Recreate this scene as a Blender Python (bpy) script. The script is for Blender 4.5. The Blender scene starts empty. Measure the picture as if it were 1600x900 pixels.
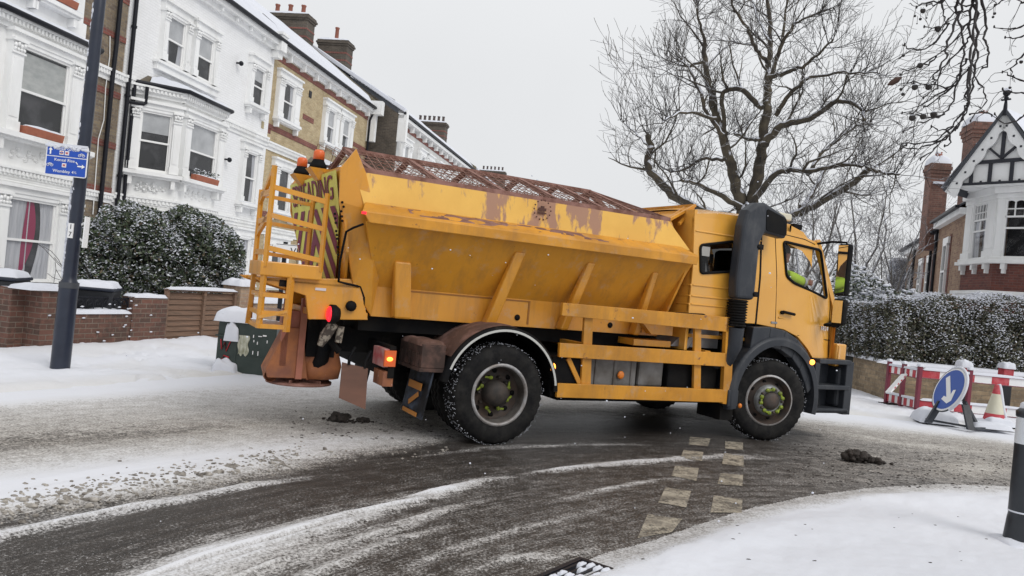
import bpy, math, random
import numpy as np
from mathutils import Vector, Matrix, noise as mnoise
rnd = random.Random(7)
sc = bpy.context.scene
COL = sc.collection
PI = math.pi
# ------------------------------------------------------------------ camera
FPX, ROLL, EYE = 1200.0, math.radians(5.5), 1.57
cam_d = bpy.data.cameras.new('camera'); cam = bpy.data.objects.new('camera', cam_d); COL.objects.link(cam)
cam_d.sensor_width = 36; cam_d.lens = 36 * FPX / 1600; cam_d.clip_start = .05; cam_d.clip_end = 2000
RR = Vector((math.cos(ROLL), 0, math.sin(ROLL))); UU = Vector((-math.sin(ROLL), 0, math.cos(ROLL)))
cam.matrix_world = Matrix(((RR.x, UU.x, 0, 0), (RR.y, UU.y, -1, 0), (RR.z, UU.z, 0, EYE), (0, 0, 0, 1)))
sc.camera = cam
# ------------------------------------------------------------------ overcast sky, soft sun
world = bpy.data.worlds.new('World'); sc.world = world; world.use_nodes = True
wn, wl = world.node_tree.nodes, world.node_tree.links
bg = wn['Background']
sky = wn.new('ShaderNodeTexSky'); sky.sky_type = 'NISHITA'; sky.sun_disc = False
SUN_EL, SUN_AZ = math.radians(45), math.radians(132)
sky.sun_elevation = SUN_EL; sky.sun_rotation = SUN_AZ
hs = wn.new('ShaderNodeHueSaturation'); hs.inputs['Saturation'].default_value = .25; hs.inputs['Value'].default_value = .8
tc = wn.new('ShaderNodeTexCoord'); sp = wn.new('ShaderNodeSeparateXYZ')
mr = wn.new('ShaderNodeMapRange'); mr.inputs[1].default_value = 0; mr.inputs[2].default_value = .9; mr.inputs[3].default_value = 7.9; mr.inputs[4].default_value = 9.4
nz = wn.new('ShaderNodeTexNoise'); nz.inputs['Scale'].default_value = 1.6; nz.inputs['Detail'].default_value = 4
mr2 = wn.new('ShaderNodeMapRange'); mr2.inputs[1].default_value = .3; mr2.inputs[2].default_value = .7; mr2.inputs[3].default_value = .95; mr2.inputs[4].default_value = 1.05
mu = wn.new('ShaderNodeMath'); mu.operation = 'MULTIPLY'
cc = wn.new('ShaderNodeCombineColor')
mb_ = wn.new('ShaderNodeMath'); mb_.operation = 'MULTIPLY'; mb_.inputs[1].default_value = .985
mb2 = wn.new('ShaderNodeMath'); mb2.operation = 'MULTIPLY'; mb2.inputs[1].default_value = 1.02
mx = wn.new('ShaderNodeMix'); mx.data_type = 'RGBA'; mx.inputs[0].default_value = .93
wl.new(tc.outputs['Generated'], sp.inputs[0]); wl.new(sp.outputs[2], mr.inputs[0]); wl.new(tc.outputs['Generated'], nz.inputs['Vector'])
wl.new(nz.outputs[0], mr2.inputs[0]); wl.new(mr.outputs[0], mu.inputs[0]); wl.new(mr2.outputs[0], mu.inputs[1])
wl.new(mu.outputs[0], mb_.inputs[0]); wl.new(mu.outputs[0], mb2.inputs[0])
wl.new(mb_.outputs[0], cc.inputs[0]); wl.new(mu.outputs[0], cc.inputs[1]); wl.new(mb2.outputs[0], cc.inputs[2])
wl.new(sky.outputs[0], hs.inputs['Color']); wl.new(hs.outputs[0], mx.inputs[6]); wl.new(cc.outputs[0], mx.inputs[7])
wl.new(mx.outputs[2], bg.inputs['Color']); bg.inputs['Strength'].default_value = .1
sun_d = bpy.data.lights.new('sun', 'SUN'); sun_d.energy = 1.5; sun_d.angle = math.radians(30); sun_d.color = (1, .97, .93)
sun = bpy.data.objects.new('sun', sun_d); COL.objects.link(sun)
sdir = Vector((math.sin(SUN_AZ) * math.cos(SUN_EL), math.cos(SUN_AZ) * math.cos(SUN_EL), math.sin(SUN_EL)))
sun.rotation_euler = sdir.to_track_quat('Z', 'Y').to_euler()
vs = sc.view_settings; vs.view_transform = 'Standard'; vs.look = 'None'; vs.gamma = 1; vs.exposure = 0
vs.use_curve_mapping = False

# ------------------------------------------------------------------ pixel -> world helpers (used to survey the photo)
def ray(px, py):
    a = (px - 800) / FPX; b = (450 - py) / FPX
    return Vector((0, 1, 0)) + RR * a + UU * b
def G(px, py, z=0.0):
    r = ray(px, py); t = (z - EYE) / r.z
    return Vector((t * r.x, t, z))
def D(px, py, d):                      # point seen at that pixel at distance d along Y
    r = ray(px, py); return Vector((r.x * d, d, EYE + r.z * d))

# ------------------------------------------------------------------ materials
def nn(t, k, **kw):
    n = t.nodes.new(k)
    for a, b in kw.items(): setattr(n, a, b)
    return n
def ramp(t, fac, stops, interp='LINEAR'):
    r = nn(t, 'ShaderNodeValToRGB'); r.color_ramp.interpolation = interp
    while len(r.color_ramp.elements) > 1: r.color_ramp.elements.remove(r.color_ramp.elements[0])
    for i, (p, c) in enumerate(stops):
        e = r.color_ramp.elements[0] if i == 0 else r.color_ramp.elements.new(p)
        e.position = p; e.color = (c, c, c, 1) if isinstance(c, (int, float)) else (*c, 1)
    t.links.new(fac, r.inputs[0]); return r.outputs[0]
def noise_t(t, vec, scale, detail=4, rough=.6):
    n = nn(t, 'ShaderNodeTexNoise'); n.inputs['Scale'].default_value = scale; n.inputs['Detail'].default_value = detail
    n.inputs['Roughness'].default_value = rough
    t.links.new(vec, n.inputs['Vector']); return n.outputs[0]
def mixc(t, f, a, b):
    m = nn(t, 'ShaderNodeMix', data_type='RGBA')
    for s, v in ((0, f), (6, a), (7, b)):
        if isinstance(v, (int, float)): m.inputs[s].default_value = v
        elif isinstance(v, tuple): m.inputs[s].default_value = (*v, 1)
        else: t.links.new(v, m.inputs[s])
    return m.outputs[2]
def mth(t, op, a, b=0.0, clamp=False):
    m = nn(t, 'ShaderNodeMath', operation=op, use_clamp=clamp)
    for s, v in ((0, a), (1, b)):
        if isinstance(v, (int, float)): m.inputs[s].default_value = v
        else: t.links.new(v, m.inputs[s])
    return m.outputs[0]
SNOW = (.66, .68, .74)
MATS = {}
def mat(name, col, rough=.6, metal=0, col2=None, ns=6, lo=.35, hi=.65, bump=0, bs=40, snow=None, spots=None, brick=None, stretch=None, spec=None, coat=0, isl=None, emit=None, plain=False):
    """procedural surface: two-tone noise, optional brick pattern, spots of wear, snow lying on upward faces"""
    if name in MATS: return MATS[name]
    m = bpy.data.materials.new(name); m.use_nodes = True; t = m.node_tree
    b = t.nodes['Principled BSDF']; L = t.links.new
    tc = nn(t, 'ShaderNodeTexCoord'); vec = tc.outputs['Object']
    if stretch:
        mp = nn(t, 'ShaderNodeMapping'); mp.inputs['Scale'].default_value = stretch; L(vec, mp.inputs[0]); vec2 = mp.outputs[0]
    else: vec2 = vec
    c = col if col2 is None else mixc(t, ramp(t, noise_t(t, vec2, ns), [(lo, 0), (hi, 1)]), col, col2)
    h = None
    if brick:
        bc1, bc2, mort, bw, bh = brick
        br = nn(t, 'ShaderNodeTexBrick'); br.inputs['Scale'].default_value = 1; br.inputs['Brick Width'].default_value = bw; br.inputs['Row Height'].default_value = bh
        br.inputs['Mortar Size'].default_value = bh * .09; br.inputs['Mortar Smooth'].default_value = .3; br.inputs['Bias'].default_value = 0
        L(tc.outputs['UV'], br.inputs['Vector'])
        br.inputs['Color1'].default_value = (*bc1, 1); br.inputs['Color2'].default_value = (*bc2, 1); br.inputs['Mortar'].default_value = (*mort, 1)
        if plain: v = mixc(t, ramp(t, noise_t(t, vec, 1.1, 6, .7), [(.45, 0), (.8, .7)]), br.outputs[0], (.70, .70, .69))
        else: v = mixc(t, ramp(t, noise_t(t, vec, 1.3), [(.3, .0), (.75, .75)]), br.outputs[0], tuple(x * .55 for x in bc2))
        if not plain: v = mixc(t, ramp(t, noise_t(t, vec, 14), [(.5, .0), (.8, .5)]), v, tuple(min(1, x * 1.5) for x in bc1))
        c = v; h = br.outputs['Fac']
    if isl:                              # leaf-by-leaf variation
        ge = nn(t, 'ShaderNodeNewGeometry'); st = isl
        c = ramp(t, ge.outputs['Random Per Island'], st, 'CONSTANT')
    if spots:
        scol, ss, thr = spots[:3]
        sv = vec2 if len(spots) > 3 else vec
        c = mixc(t, ramp(t, noise_t(t, sv, ss, 6, .7), [(thr, 0), (thr + .06, 1)]), c, scol)
    if snow is not None:
        ge = nn(t, 'ShaderNodeNewGeometry'); sx = nn(t, 'ShaderNodeSeparateXYZ'); L(ge.outputs['Normal'], sx.inputs[0])
        f = mth(t, 'ADD', sx.outputs[2], mth(t, 'MULTIPLY', mth(t, 'SUBTRACT', noise_t(t, vec, snow[1] if isinstance(snow, tuple) else 9), .5), 1.1))
        th = snow[0] if isinstance(snow, tuple) else snow
        c = mixc(t, ramp(t, f, [(th, 0), (min(1, th + .08), 1)]), c, SNOW)
    if isinstance(c, tuple): b.inputs['Base Color'].default_value = (*c, 1)
    else: L(c, b.inputs['Base Color'])
    b.inputs['Roughness'].default_value = rough; b.inputs['Metallic'].default_value = metal
    if spec is not None: b.inputs['Specular IOR Level'].default_value = spec
    if coat: b.inputs['Coat Weight'].default_value = coat; b.inputs['Coat Roughness'].default_value = .15
    if emit: b.inputs['Emission Color'].default_value = (*emit[0], 1); b.inputs['Emission Strength'].default_value = emit[1]
    if bump or h is not None:
        bp = nn(t, 'ShaderNodeBump'); bp.inputs['Distance'].default_value = .01
        nb = noise_t(t, vec2, bs, 5)
        if h is not None:
            nb = mth(t, 'ADD', mth(t, 'MULTIPLY', nb, .4), mth(t, 'SUBTRACT', 1.0, h)); bp.inputs['Strength'].default_value = max(bump, .6)
        else: bp.inputs['Strength'].default_value = bump
        L(nb, bp.inputs['Height']); L(bp.outputs[0], b.inputs['Normal'])
    MATS[name] = m; return m
def glass_mat(name, tint=(.02, .025, .03), trans=.0, rough=.03, refl=.9, base=.06):
    if name in MATS: return MATS[name]
    m = bpy.data.materials.new(name); m.use_nodes = True; t = m.node_tree
    for n in list(t.nodes): t.nodes.remove(n)
    out = nn(t, 'ShaderNodeOutputMaterial'); gl = nn(t, 'ShaderNodeBsdfGlossy'); gl.inputs['Roughness'].default_value = rough
    gl.inputs['Color'].default_value = (refl, refl, refl, 1)
    tr = nn(t, 'ShaderNodeBsdfTransparent'); tr.inputs['Color'].default_value = (trans, trans, trans, 1)
    lw = nn(t, 'ShaderNodeLayerWeight'); lw.inputs['Blend'].default_value = .5
    fr = mth(t, 'ADD', base, mth(t, 'MULTIPLY', mth(t, 'POWER', lw.outputs['Facing'], 4.5), .85), True)
    ob = nn(t, 'ShaderNodeTexCoord')
    bp = nn(t, 'ShaderNodeBump'); bp.inputs['Strength'].default_value = .06; bp.inputs['Distance'].default_value = .02
    t.links.new(noise_t(t, ob.outputs['Object'], 2.0, 2), bp.inputs['Height'])
    t.links.new(bp.outputs[0], gl.inputs['Normal'])
    mx = nn(t, 'ShaderNodeMixShader'); t.links.new(fr, mx.inputs[0])
    t.links.new(tr.outputs[0], mx.inputs[1]); t.links.new(gl.outputs[0], mx.inputs[2]); t.links.new(mx.outputs[0], out.inputs[0])
    MATS[name] = m; return m

SPLIT_OK = {'cornice', 'brick_band', 'surround', 'downpipe', 'gutter', 'bracket', 'bay_trim', 'pressed_rib', 'snow', 'eaves_board', 'security_light', 'chute_post', 'fuel_tank', 'battery_box', 'cab_seat', 'sun_visor', 'marker_light', 'side_reflector', 'hose', 'guard_hanger', 'drain_hole', 'intake_clamp', 'red_band', 'rear_arm', 'arm_fittings', 'mirror', 'step', 'hopper_mount', 'pillar', 'paper_scrap', 'wheel', 'hands', 'peg', 'nut_indicators', 'eyes', 'red_part', 'chimney_pots', 'plants', 'stripes', 'baluster', 'reflective_band', 'seam', 'post', 'bay_roof', 'gable_soffit', 'curtain', 'bracket_plate', 'frame_post', 'capital'}
# ------------------------------------------------------------------ mesh builder
class MB:
    def __init__(s): s.v = []; s.f = []; s.sm = []; s.pr = []
    def add(s, vs, fs, smooth=False):
        o = len(s.v); s.v.extend([tuple(p) for p in vs]); s.pr.append((o, len(s.v), len(s.f), len(s.f) + len(fs)))
        for f in fs: s.f.append(tuple(i + o for i in f)); s.sm.append(smooth)
        return s
    def hexa(s, p): return s.add(p, [(0, 3, 2, 1), (4, 5, 6, 7), (0, 1, 5, 4), (1, 2, 6, 5), (2, 3, 7, 6), (3, 0, 4, 7)])
    def box(s, x0, x1, y0, y1, z0, z1):
        return s.hexa([(x0, y0, z0), (x1, y0, z0), (x1, y1, z0), (x0, y1, z0), (x0, y0, z1), (x1, y0, z1), (x1, y1, z1), (x0, y1, z1)])
    def obox(s, M, x0, x1, y0, y1, z0, z1):
        return s.hexa([M @ Vector(p) for p in [(x0, y0, z0), (x1, y0, z0), (x1, y1, z0), (x0, y1, z0), (x0, y0, z1), (x1, y0, z1), (x1, y1, z1), (x0, y1, z1)]])
    def prism(s, pts, vec):
        n = len(pts); pts = [Vector(p) for p in pts]; vec = Vector(vec)
        nrm = Vector((0, 0, 0))
        for i in range(n): nrm += pts[i].cross(pts[(i + 1) % n])
        if nrm.dot(vec) < 0: pts = pts[::-1]
        return s.add(pts + [p + vec for p in pts], [tuple(range(n))[::-1], tuple(range(n, 2 * n))] + [(i, (i + 1) % n, (i + 1) % n + n, i + n) for i in range(n)])
    def tube(s, pts, r, n=8, caps=True, smooth=True):
        pts = [Vector(p) for p in pts]; m = len(pts); rs = r if isinstance(r, (list, tuple)) else [r] * m
        vs = []; up = None
        for i in range(m):
            d = (pts[min(i + 1, m - 1)] - pts[max(i - 1, 0)])
            if d.length < 1e-9: d = Vector((0, 0, 1))
            d.normalize()
            if up is None: up = Vector((0, 0, 1)) if abs(d.z) < .9 else Vector((1, 0, 0))
            a = d.cross(up)
            if a.length < 1e-4: a = d.orthogonal()
            a.normalize(); b = a.cross(d); up = b
            for k in range(n):
                t = 2 * PI * k / n; vs.append(pts[i] + (a * math.cos(t) + b * math.sin(t)) * rs[i])
        fs = [(i * n + k, i * n + (k + 1) % n, (i + 1) * n + (k + 1) % n, (i + 1) * n + k) for i in range(m - 1) for k in range(n)]
        s.add(vs, fs, smooth)
        if caps: s.add(vs[:n], [tuple(range(n))[::-1]]); s.add(vs[-n:], [tuple(range(n))])
        return s
    def bar(s, p0, p1, w, h, up=(0, 0, 1)):
        p0 = Vector(p0); p1 = Vector(p1); d = (p1 - p0).normalized(); up = Vector(up)
        a = d.cross(up)
        if a.length < 1e-4: a = d.orthogonal()
        a.normalize(); b = a.cross(d).normalized(); a = a * w / 2; b = b * h / 2
        return s.hexa([p0 - a - b, p0 + a - b, p1 + a - b, p1 - a - b, p0 - a + b, p0 + a + b, p1 + a + b, p1 - a + b])
    def lathe(s, prof, o, axis='z', n=24, smooth=True, a0=0, a1=2 * PI, mod=None):
        full = abs(a1 - a0 - 2 * PI) < 1e-6; m = n if full else n + 1; o = Vector(o); vs = []
        for k in range(m):
            t = a0 + (a1 - a0) * k / n
            for j, (r, h) in enumerate(prof):
                if mod: r = mod(j, k, r)
                c, q = r * math.cos(t), r * math.sin(t)
                vs.append(o + (Vector((c, q, h)) if axis == 'z' else Vector((c, h, q)) if axis == 'y' else Vector((h, c, q))))
        p = len(prof); fs = []
        for k in range(n):
            for j in range(p - 1):
                a = k * p + j; b = ((k + 1) % m) * p + j
                fs.append((a, b, b + 1, a + 1) if axis != 'y' else (a, a + 1, b + 1, b))
        return s.add(vs, fs, smooth)
    def ell(s, c, r, n=12, m=8, jit=0, smooth=True):
        c = Vector(c); vs = [c + Vector((0, 0, -r[2]))]
        for i in range(1, m):
            p = -PI / 2 + PI * i / m
            for k in range(n):
                t = 2 * PI * k / n; q = 1 + (rnd.uniform(-jit, jit) if jit else 0)
                vs.append(c + Vector((r[0] * math.cos(p) * math.cos(t) * q, r[1] * math.cos(p) * math.sin(t) * q, r[2] * math.sin(p) * q)))
        vs.append(c + Vector((0, 0, r[2]))); e = len(vs) - 1
        fs = [(0, 1 + (k + 1) % n, 1 + k) for k in range(n)]
        fs += [(1 + i * n + k, 1 + i * n + (k + 1) % n, 1 + (i + 1) * n + (k + 1) % n, 1 + (i + 1) * n + k) for i in range(m - 2) for k in range(n)]
        fs += [(e, 1 + (m - 2) * n + k, 1 + (m - 2) * n + (k + 1) % n) for k in range(n)]
        return s.add(vs, fs, smooth)
    def sheet(s, fn, nu, nv, smooth=True):
        vs = [fn(i / nu, j / nv) for j in range(nv + 1) for i in range(nu + 1)]
        return s.add(vs, [(j * (nu + 1) + i, j * (nu + 1) + i + 1, (j + 1) * (nu + 1) + i + 1, (j + 1) * (nu + 1) + i) for j in range(nv) for i in range(nu)], smooth)
    def mound(s, c, sx, sy, h, rot=0, n=14, wob=.35, seed=0, sq=4):
        """a cushion of settled snow, flat bottom, rounded and uneven"""
        cx, cy, cz = c; cr, srr = math.cos(rot), math.sin(rot)
        def fn(u, v):
            a, b = u * 2 - 1, v * 2 - 1
            e = max(0, 1 - abs(a) ** sq) * max(0, 1 - abs(b) ** sq)
            w = 1 + wob * mnoise.noise(Vector((a * 1.7 + seed, b * 1.7, seed * 3.1)))
            z = h * (e ** .35) * w if e > 0 else 0
            k = 1 + .05 * mnoise.noise(Vector((a * 3, b * 3, seed + 5)))
            x, y = a * sx / 2 * k, b * sy / 2 * k
            return (cx + x * cr - y * srr, cy + x * srr + y * cr, cz + z - (.012 if e <= 0 else 0))
        return s.sheet(fn, n, n)
    def clusters(s):
        P = s.pr; n = len(P)
        if n < 2 or n > 900: return None
        bb = []
        for a, b, c, d in P:
            q = np.array(s.v[a:b]); bb.append((q.min(0) - .012, q.max(0) + .012))
        par = list(range(n))
        def find(i):
            while par[i] != i: par[i] = par[par[i]]; i = par[i]
            return i
        lo = np.array([b[0] for b in bb]); hi = np.array([b[1] for b in bb])
        for i in range(n):
            ov = np.all((lo[i] <= hi) & (lo <= hi[i]), axis=1)
            for j in np.nonzero(ov)[0]: par[find(i)] = find(int(j))
        g = {}
        for i in range(n): g.setdefault(find(i), []).append(i)
        return list(g.values())
    def build(s, name, m, parent=None, bevel=0, label=None, seg=2, weld=False):
        if name in SPLIT_OK and parent is not None:
            cl = s.clusters()
            if cl and 2 <= len(cl) <= 20:
                cl.sort(key=lambda c: -sum(s.pr[i][1] - s.pr[i][0] for i in c)); first = None
                for c in cl:
                    q = MB()
                    for i in c:
                        a, b, f0, f1 = s.pr[i]; o = len(q.v); q.v.extend(s.v[a:b])
                        for k in range(f0, f1): q.f.append(tuple(x - a + o for x in s.f[k])); q.sm.append(s.sm[k])
                    ob = q._build(name, m, parent, bevel, label, seg, weld); first = first or ob
                return first
        return s._build(name, m, parent, bevel, label, seg, weld)
    def _build(s, name, m, parent=None, bevel=0, label=None, seg=2, weld=False):
        me = bpy.data.meshes.new(name); me.from_pydata(s.v, [], s.f)
        me.polygons.foreach_set('use_smooth', s.sm)
        uvl = me.uv_layers.new(name='UVMap'); n = len(me.loops)
        if n:
            co = np.empty(len(me.vertices) * 3); me.vertices.foreach_get('co', co); co = co.reshape(-1, 3)
            vi = np.empty(n, dtype=np.int64); me.loops.foreach_get('vertex_index', vi)
            pn = np.empty(len(me.polygons) * 3); me.polygons.foreach_get('normal', pn); pn = pn.reshape(-1, 3)
            lt = np.empty(len(me.polygons), dtype=np.int64); me.polygons.foreach_get('loop_total', lt)
            ln = np.repeat(pn, lt, axis=0); p = co[vi]
            hz = np.hypot(ln[:, 0], ln[:, 1]); up = np.abs(ln[:, 2]) > .8
            tx = np.where(hz > 1e-6, -ln[:, 1] / np.maximum(hz, 1e-6), 1); ty = np.where(hz > 1e-6, ln[:, 0] / np.maximum(hz, 1e-6), 0)
            u = np.where(up, p[:, 0], p[:, 0] * tx + p[:, 1] * ty); v = np.where(up, p[:, 1], p[:, 2])
            uvl.data.foreach_set('uv', np.stack([u, v], 1).ravel())
        me.materials.append(m); me.update()
        if weld:
            import bmesh
            bm = bmesh.new(); bm.from_mesh(me); bmesh.ops.remove_doubles(bm, verts=bm.verts, dist=1e-5); bm.to_mesh(me); bm.free()
        o = bpy.data.objects.new(name, me); COL.objects.link(o)
        if parent: o.parent = parent
        if label: o['label'] = label
        if bevel:
            b = o.modifiers.new('bevel', 'BEVEL'); b.width = bevel; b.segments = seg; b.limit_method = 'ANGLE'; b.angle_limit = math.radians(40)
        return o
def tag(o, label, cat, group=None, kind=None):
    if label: o['label'] = label
    if cat: o['category'] = cat
    if group: o['group'] = group
    if kind: o['kind'] = kind
    return o
def thing(name, label, cat, loc=(0, 0, 0), rz=0, group=None):
    o = bpy.data.objects.new(name, None); COL.objects.link(o); o.location = loc; o.rotation_euler = (0, 0, rz); o.empty_display_size = .2
    return tag(o, label, cat, group)
def structure(o): o['kind'] = 'structure'; return o
def copy_tree(o, parent=None):
    c = o.copy(); COL.objects.link(c)
    if parent: c.parent = parent
    for ch in [x for x in o.children]: copy_tree(ch, c)
    return c
FONT_CACHE = {}
def text_mesh(mb, s, size, M, depth=.003, align='CENTER', shear=0):
    """lettering as real geometry: M maps text plane (x right, y up, z out)"""
    cu = bpy.data.curves.new('t', 'FONT'); cu.body = s; cu.size = size; cu.align_x = align; cu.align_y = 'CENTER'; cu.extrude = depth / 2; cu.shear = shear
    cu.resolution_u = 3
    o = bpy.data.objects.new('t', cu); COL.objects.link(o)
    me = o.to_mesh(); vs = [M @ v.co for v in me.vertices]; fs = [tuple(p.vertices) for p in me.polygons]
    mb.add(vs, fs); o.to_mesh_clear(); bpy.data.objects.remove(o); bpy.data.curves.remove(cu)
def frame_m(o, x, y, z):
    x, y, z, o = Vector(x), Vector(y), Vector(z), Vector(o)
    return Matrix(((x.x, y.x, z.x, o.x), (x.y, y.y, z.y, o.y), (x.z, y.z, z.z, o.z), (0, 0, 0, 1)))
# common surfaces
M_snow = mat('snow', SNOW, .75, col2=(.62, .64, .70), ns=2.5, bump=.35, bs=22)
M_white = mat('white_render', (.84, .845, .84), .7, col2=(.70, .70, .685), ns=2.2, lo=.42, hi=.8, stretch=(1, 1, .3), bump=.15, bs=60)
M_whitebrick = mat('painted_brick', (.80, .805, .81), .7, brick=((.85, .855, .86), (.82, .825, .83), (.76, .765, .77), .225, .075), plain=True)
M_frame = mat('window_paint', (.82, .82, .81), .4)
M_black = mat('black_iron', (.010, .011, .016), .45, spec=.25)
M_glass = glass_mat('window_glass', trans=.75)
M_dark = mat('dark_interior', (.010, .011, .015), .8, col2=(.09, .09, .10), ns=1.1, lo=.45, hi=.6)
M_cloth = mat('curtain_cloth', (.80, .81, .85), .9, col2=(.6, .62, .67), ns=3, stretch=(6, 6, .4))
M_blind = mat('blind_cloth', (.8, .82, .84), .9, col2=(.6, .62, .64), ns=2)
M_terra = mat('terracotta', (.38, .13, .075), .8, col2=(.3, .1, .06), ns=8, snow=(.75, 20))
# ------------------------------------------------------------------ terrace on the left: facade frame
FA = math.atan(195 / 1200.0); FD = Vector((math.sin(FA), math.cos(FA), 0)); FN = Vector((FD.y, -FD.x, 0)); FO = Vector((-9.92, 24.0, 0))
RZ = PI / 2 - FA                       # local x along the street, local -y towards the street
def fac(px, py, v=0):                  # pixel -> (u, z) on the plane v in front of the facade
    r = ray(px, py); t = (v + FO.dot(FN)) / r.dot(FN); p = r * t
    return (p.dot(FD) - FO.dot(FD), EYE + t * r.z)
def house_root(name, label, u0):
    p = FO + FD * u0; return thing(name, label, 'house', (p.x, p.y, 0), RZ)
def wm(x, v, ang=0):                   # local frame on a wall: x along the wall, y outwards is -y
    return Matrix.Translation((x, -v, 0)) @ Matrix.Rotation(ang, 4, 'Z')
def window(root, M, w, z0, z1, fill='blind', surround=True, capital=True, sill=True, sash=True, blindfrac=.45, mname=None, name='window', pil=.2, head=.28):
    """sash window standing on the wall face: frame with pane, curtain and stone surround as sub-parts"""
    f = MB(); h = z1 - z0; t = .05
    f.obox(M, -w/2, -w/2 + t, -.10, 0, z0, z1); f.obox(M, w/2 - t, w/2, -.10, 0, z0, z1)
    f.obox(M, -w/2 + t, w/2 - t, -.10, 0, z1 - t, z1); f.obox(M, -w/2 + t, w/2 - t, -.10, 0, z0, z0 + .07)
    zm = z0 + h * .5
    if sash:
        f.obox(M, -w/2 + t, w/2 - t, -.09, -.04, zm - .025, zm + .025)
        f.obox(M, -w/2 + t, -w/2 + t + .035, -.065, -.03, z0 + .07, z1 - t); f.obox(M, w/2 - t - .035, w/2 - t, -.065, -.03, z0 + .07, z1 - t)
    fr = f.build(name, M_frame, root)
    g = MB(); g.add([M @ Vector(q) for q in ((-w/2 + t, -.052, z0 + .05), (w/2 - t, -.052, z0 + .05), (w/2 - t, -.052, z1 - t + .01), (-w/2 + t, -.052, z1 - t + .01))], [(0, 1, 2, 3)]); g.build('pane', M_glass, fr)
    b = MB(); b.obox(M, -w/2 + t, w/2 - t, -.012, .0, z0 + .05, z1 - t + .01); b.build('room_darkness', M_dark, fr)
    if fill == 'half': fill, blindfrac = 'blind', .32
    if fill in ('blind', 'both'):
        c = MB(); c.obox(M, -w/2 + t, w/2 - t, -.032, -.022, z1 - t - h * blindfrac, z1 - t + .01); c.build('blind', M_blind, fr)
    if fill in ('curtain', 'both'):
        c = MB()
        for sgn in (-1, 1):
            def fn(u, v, sgn=sgn):
                x = sgn * (w/2 - t - u * w * .26 * (1 - .25 * math.sin(v * PI))); return M @ Vector((x, -.026 + .008 * math.sin(u * 22), z0 + .06 + v * (h - .12)))
            c.sheet(fn, 20, 6)
        c.build('curtain', M_cloth, fr)
    if surround:
        s = MB(); p = pil; x0 = w/2
        for sgn in (-1, 1):
            a, b2 = sorted((sgn * x0, sgn * (x0 + p)))
            s.obox(M, a, b2, -.16, 0, z0, z1 + .02)
            s.obox(M, a - .02, b2 + .02, -.19, 0, z0, z0 + .2)
            if p > .12:
                s.obox(M, a + .045, b2 - .045, -.172, -.16, z0 + .28, z1 - .3)
            if capital:
                s.obox(M, a - .02, b2 + .02, -.19, -.16, z1 - .22, z1 - .18); s.obox(M, a - .03, b2 + .03, -.22, -.0, z1 + .02, z1 + .08)
                for k in range(4):                       # carved leaves of the capital
                    cx = a + (b2 - a) * (k + .5) / 4
                    s.ell(M @ Vector((cx, -.185, z1 - .06 + .03 * (k % 2))), (.035, .04, .05), 7, 5)
                    s.ell(M @ Vector((cx, -.18, z1 - .135)), (.03, .035, .035), 7, 5)
        s.obox(M, -x0, x0, -.13, 0, z1, z1 + .1); s.obox(M, -x0 - p - .03, x0 + p + .03, -.15, 0, z1 + .08, z1 + head)
        s.obox(M, -x0 - p - .06, x0 + p + .06, -.22, 0, z1 + head, z1 + head + .07)
        s.build('surround', M_white, fr)
    if sill:
        s = MB(); x0 = w/2 + (pil if surround else .05) + .06
        s.obox(M, -x0, x0, -.27, 0, z0 - .1, z0); s.obox(M, -x0 + .03, x0 - .03, -.22, 0, z0 - .16, z0 - .1)
        for sgn in (-1, 1): s.obox(M, sgn * (x0 - .16) - .05, sgn * (x0 - .16) + .05, -.2, 0, z0 - .36, z0 - .16)
        s.build('sill', M_white, fr, bevel=.01)
        c = MB(); c.obox(M, -x0 + .02, x0 - .02, -.255, -.13, z0, z0 + .02); c.build('snow', M_snow, fr, bevel=.012)
    return fr
def cornice(mb, M, x0, x1, z, out=.18, h=.22, dent=.11):
    mb.obox(M, x0, x1, -out, 0, z, z + h * .28); mb.obox(M, x0, x1, -out * .7, 0, z - h * .5, z)
    mb.obox(M, x0, x1, -out * .35, 0, z - h, z - h * .5)
    n = int((x1 - x0) / dent)
    for i in range(n):
        a = x0 + (i + .25) * dent; mb.obox(M, a, a + dent * .5, -out * .9, -out * .7, z - h * .45, z - .01)
def relief(mb, M, cx, z, w, h):        # swirl of carved leaves under a window
    for k in range(15):
        a = k * 2.4; r = math.sqrt(k / 15); x = cx + r * w/2 * math.cos(a); zz = z + r * h/2 * math.sin(a)
        mb.ell(M @ Vector((x, -.0, zz)), (.07, .03, .035), 7, 5)
        pts = [M @ Vector((x + .07 * math.cos(q + a), -.01, zz + .045 * math.sin(q + a))) for q in (0, 1, 2, 3, 4)]
        mb.tube(pts, .012, 5)
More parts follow.
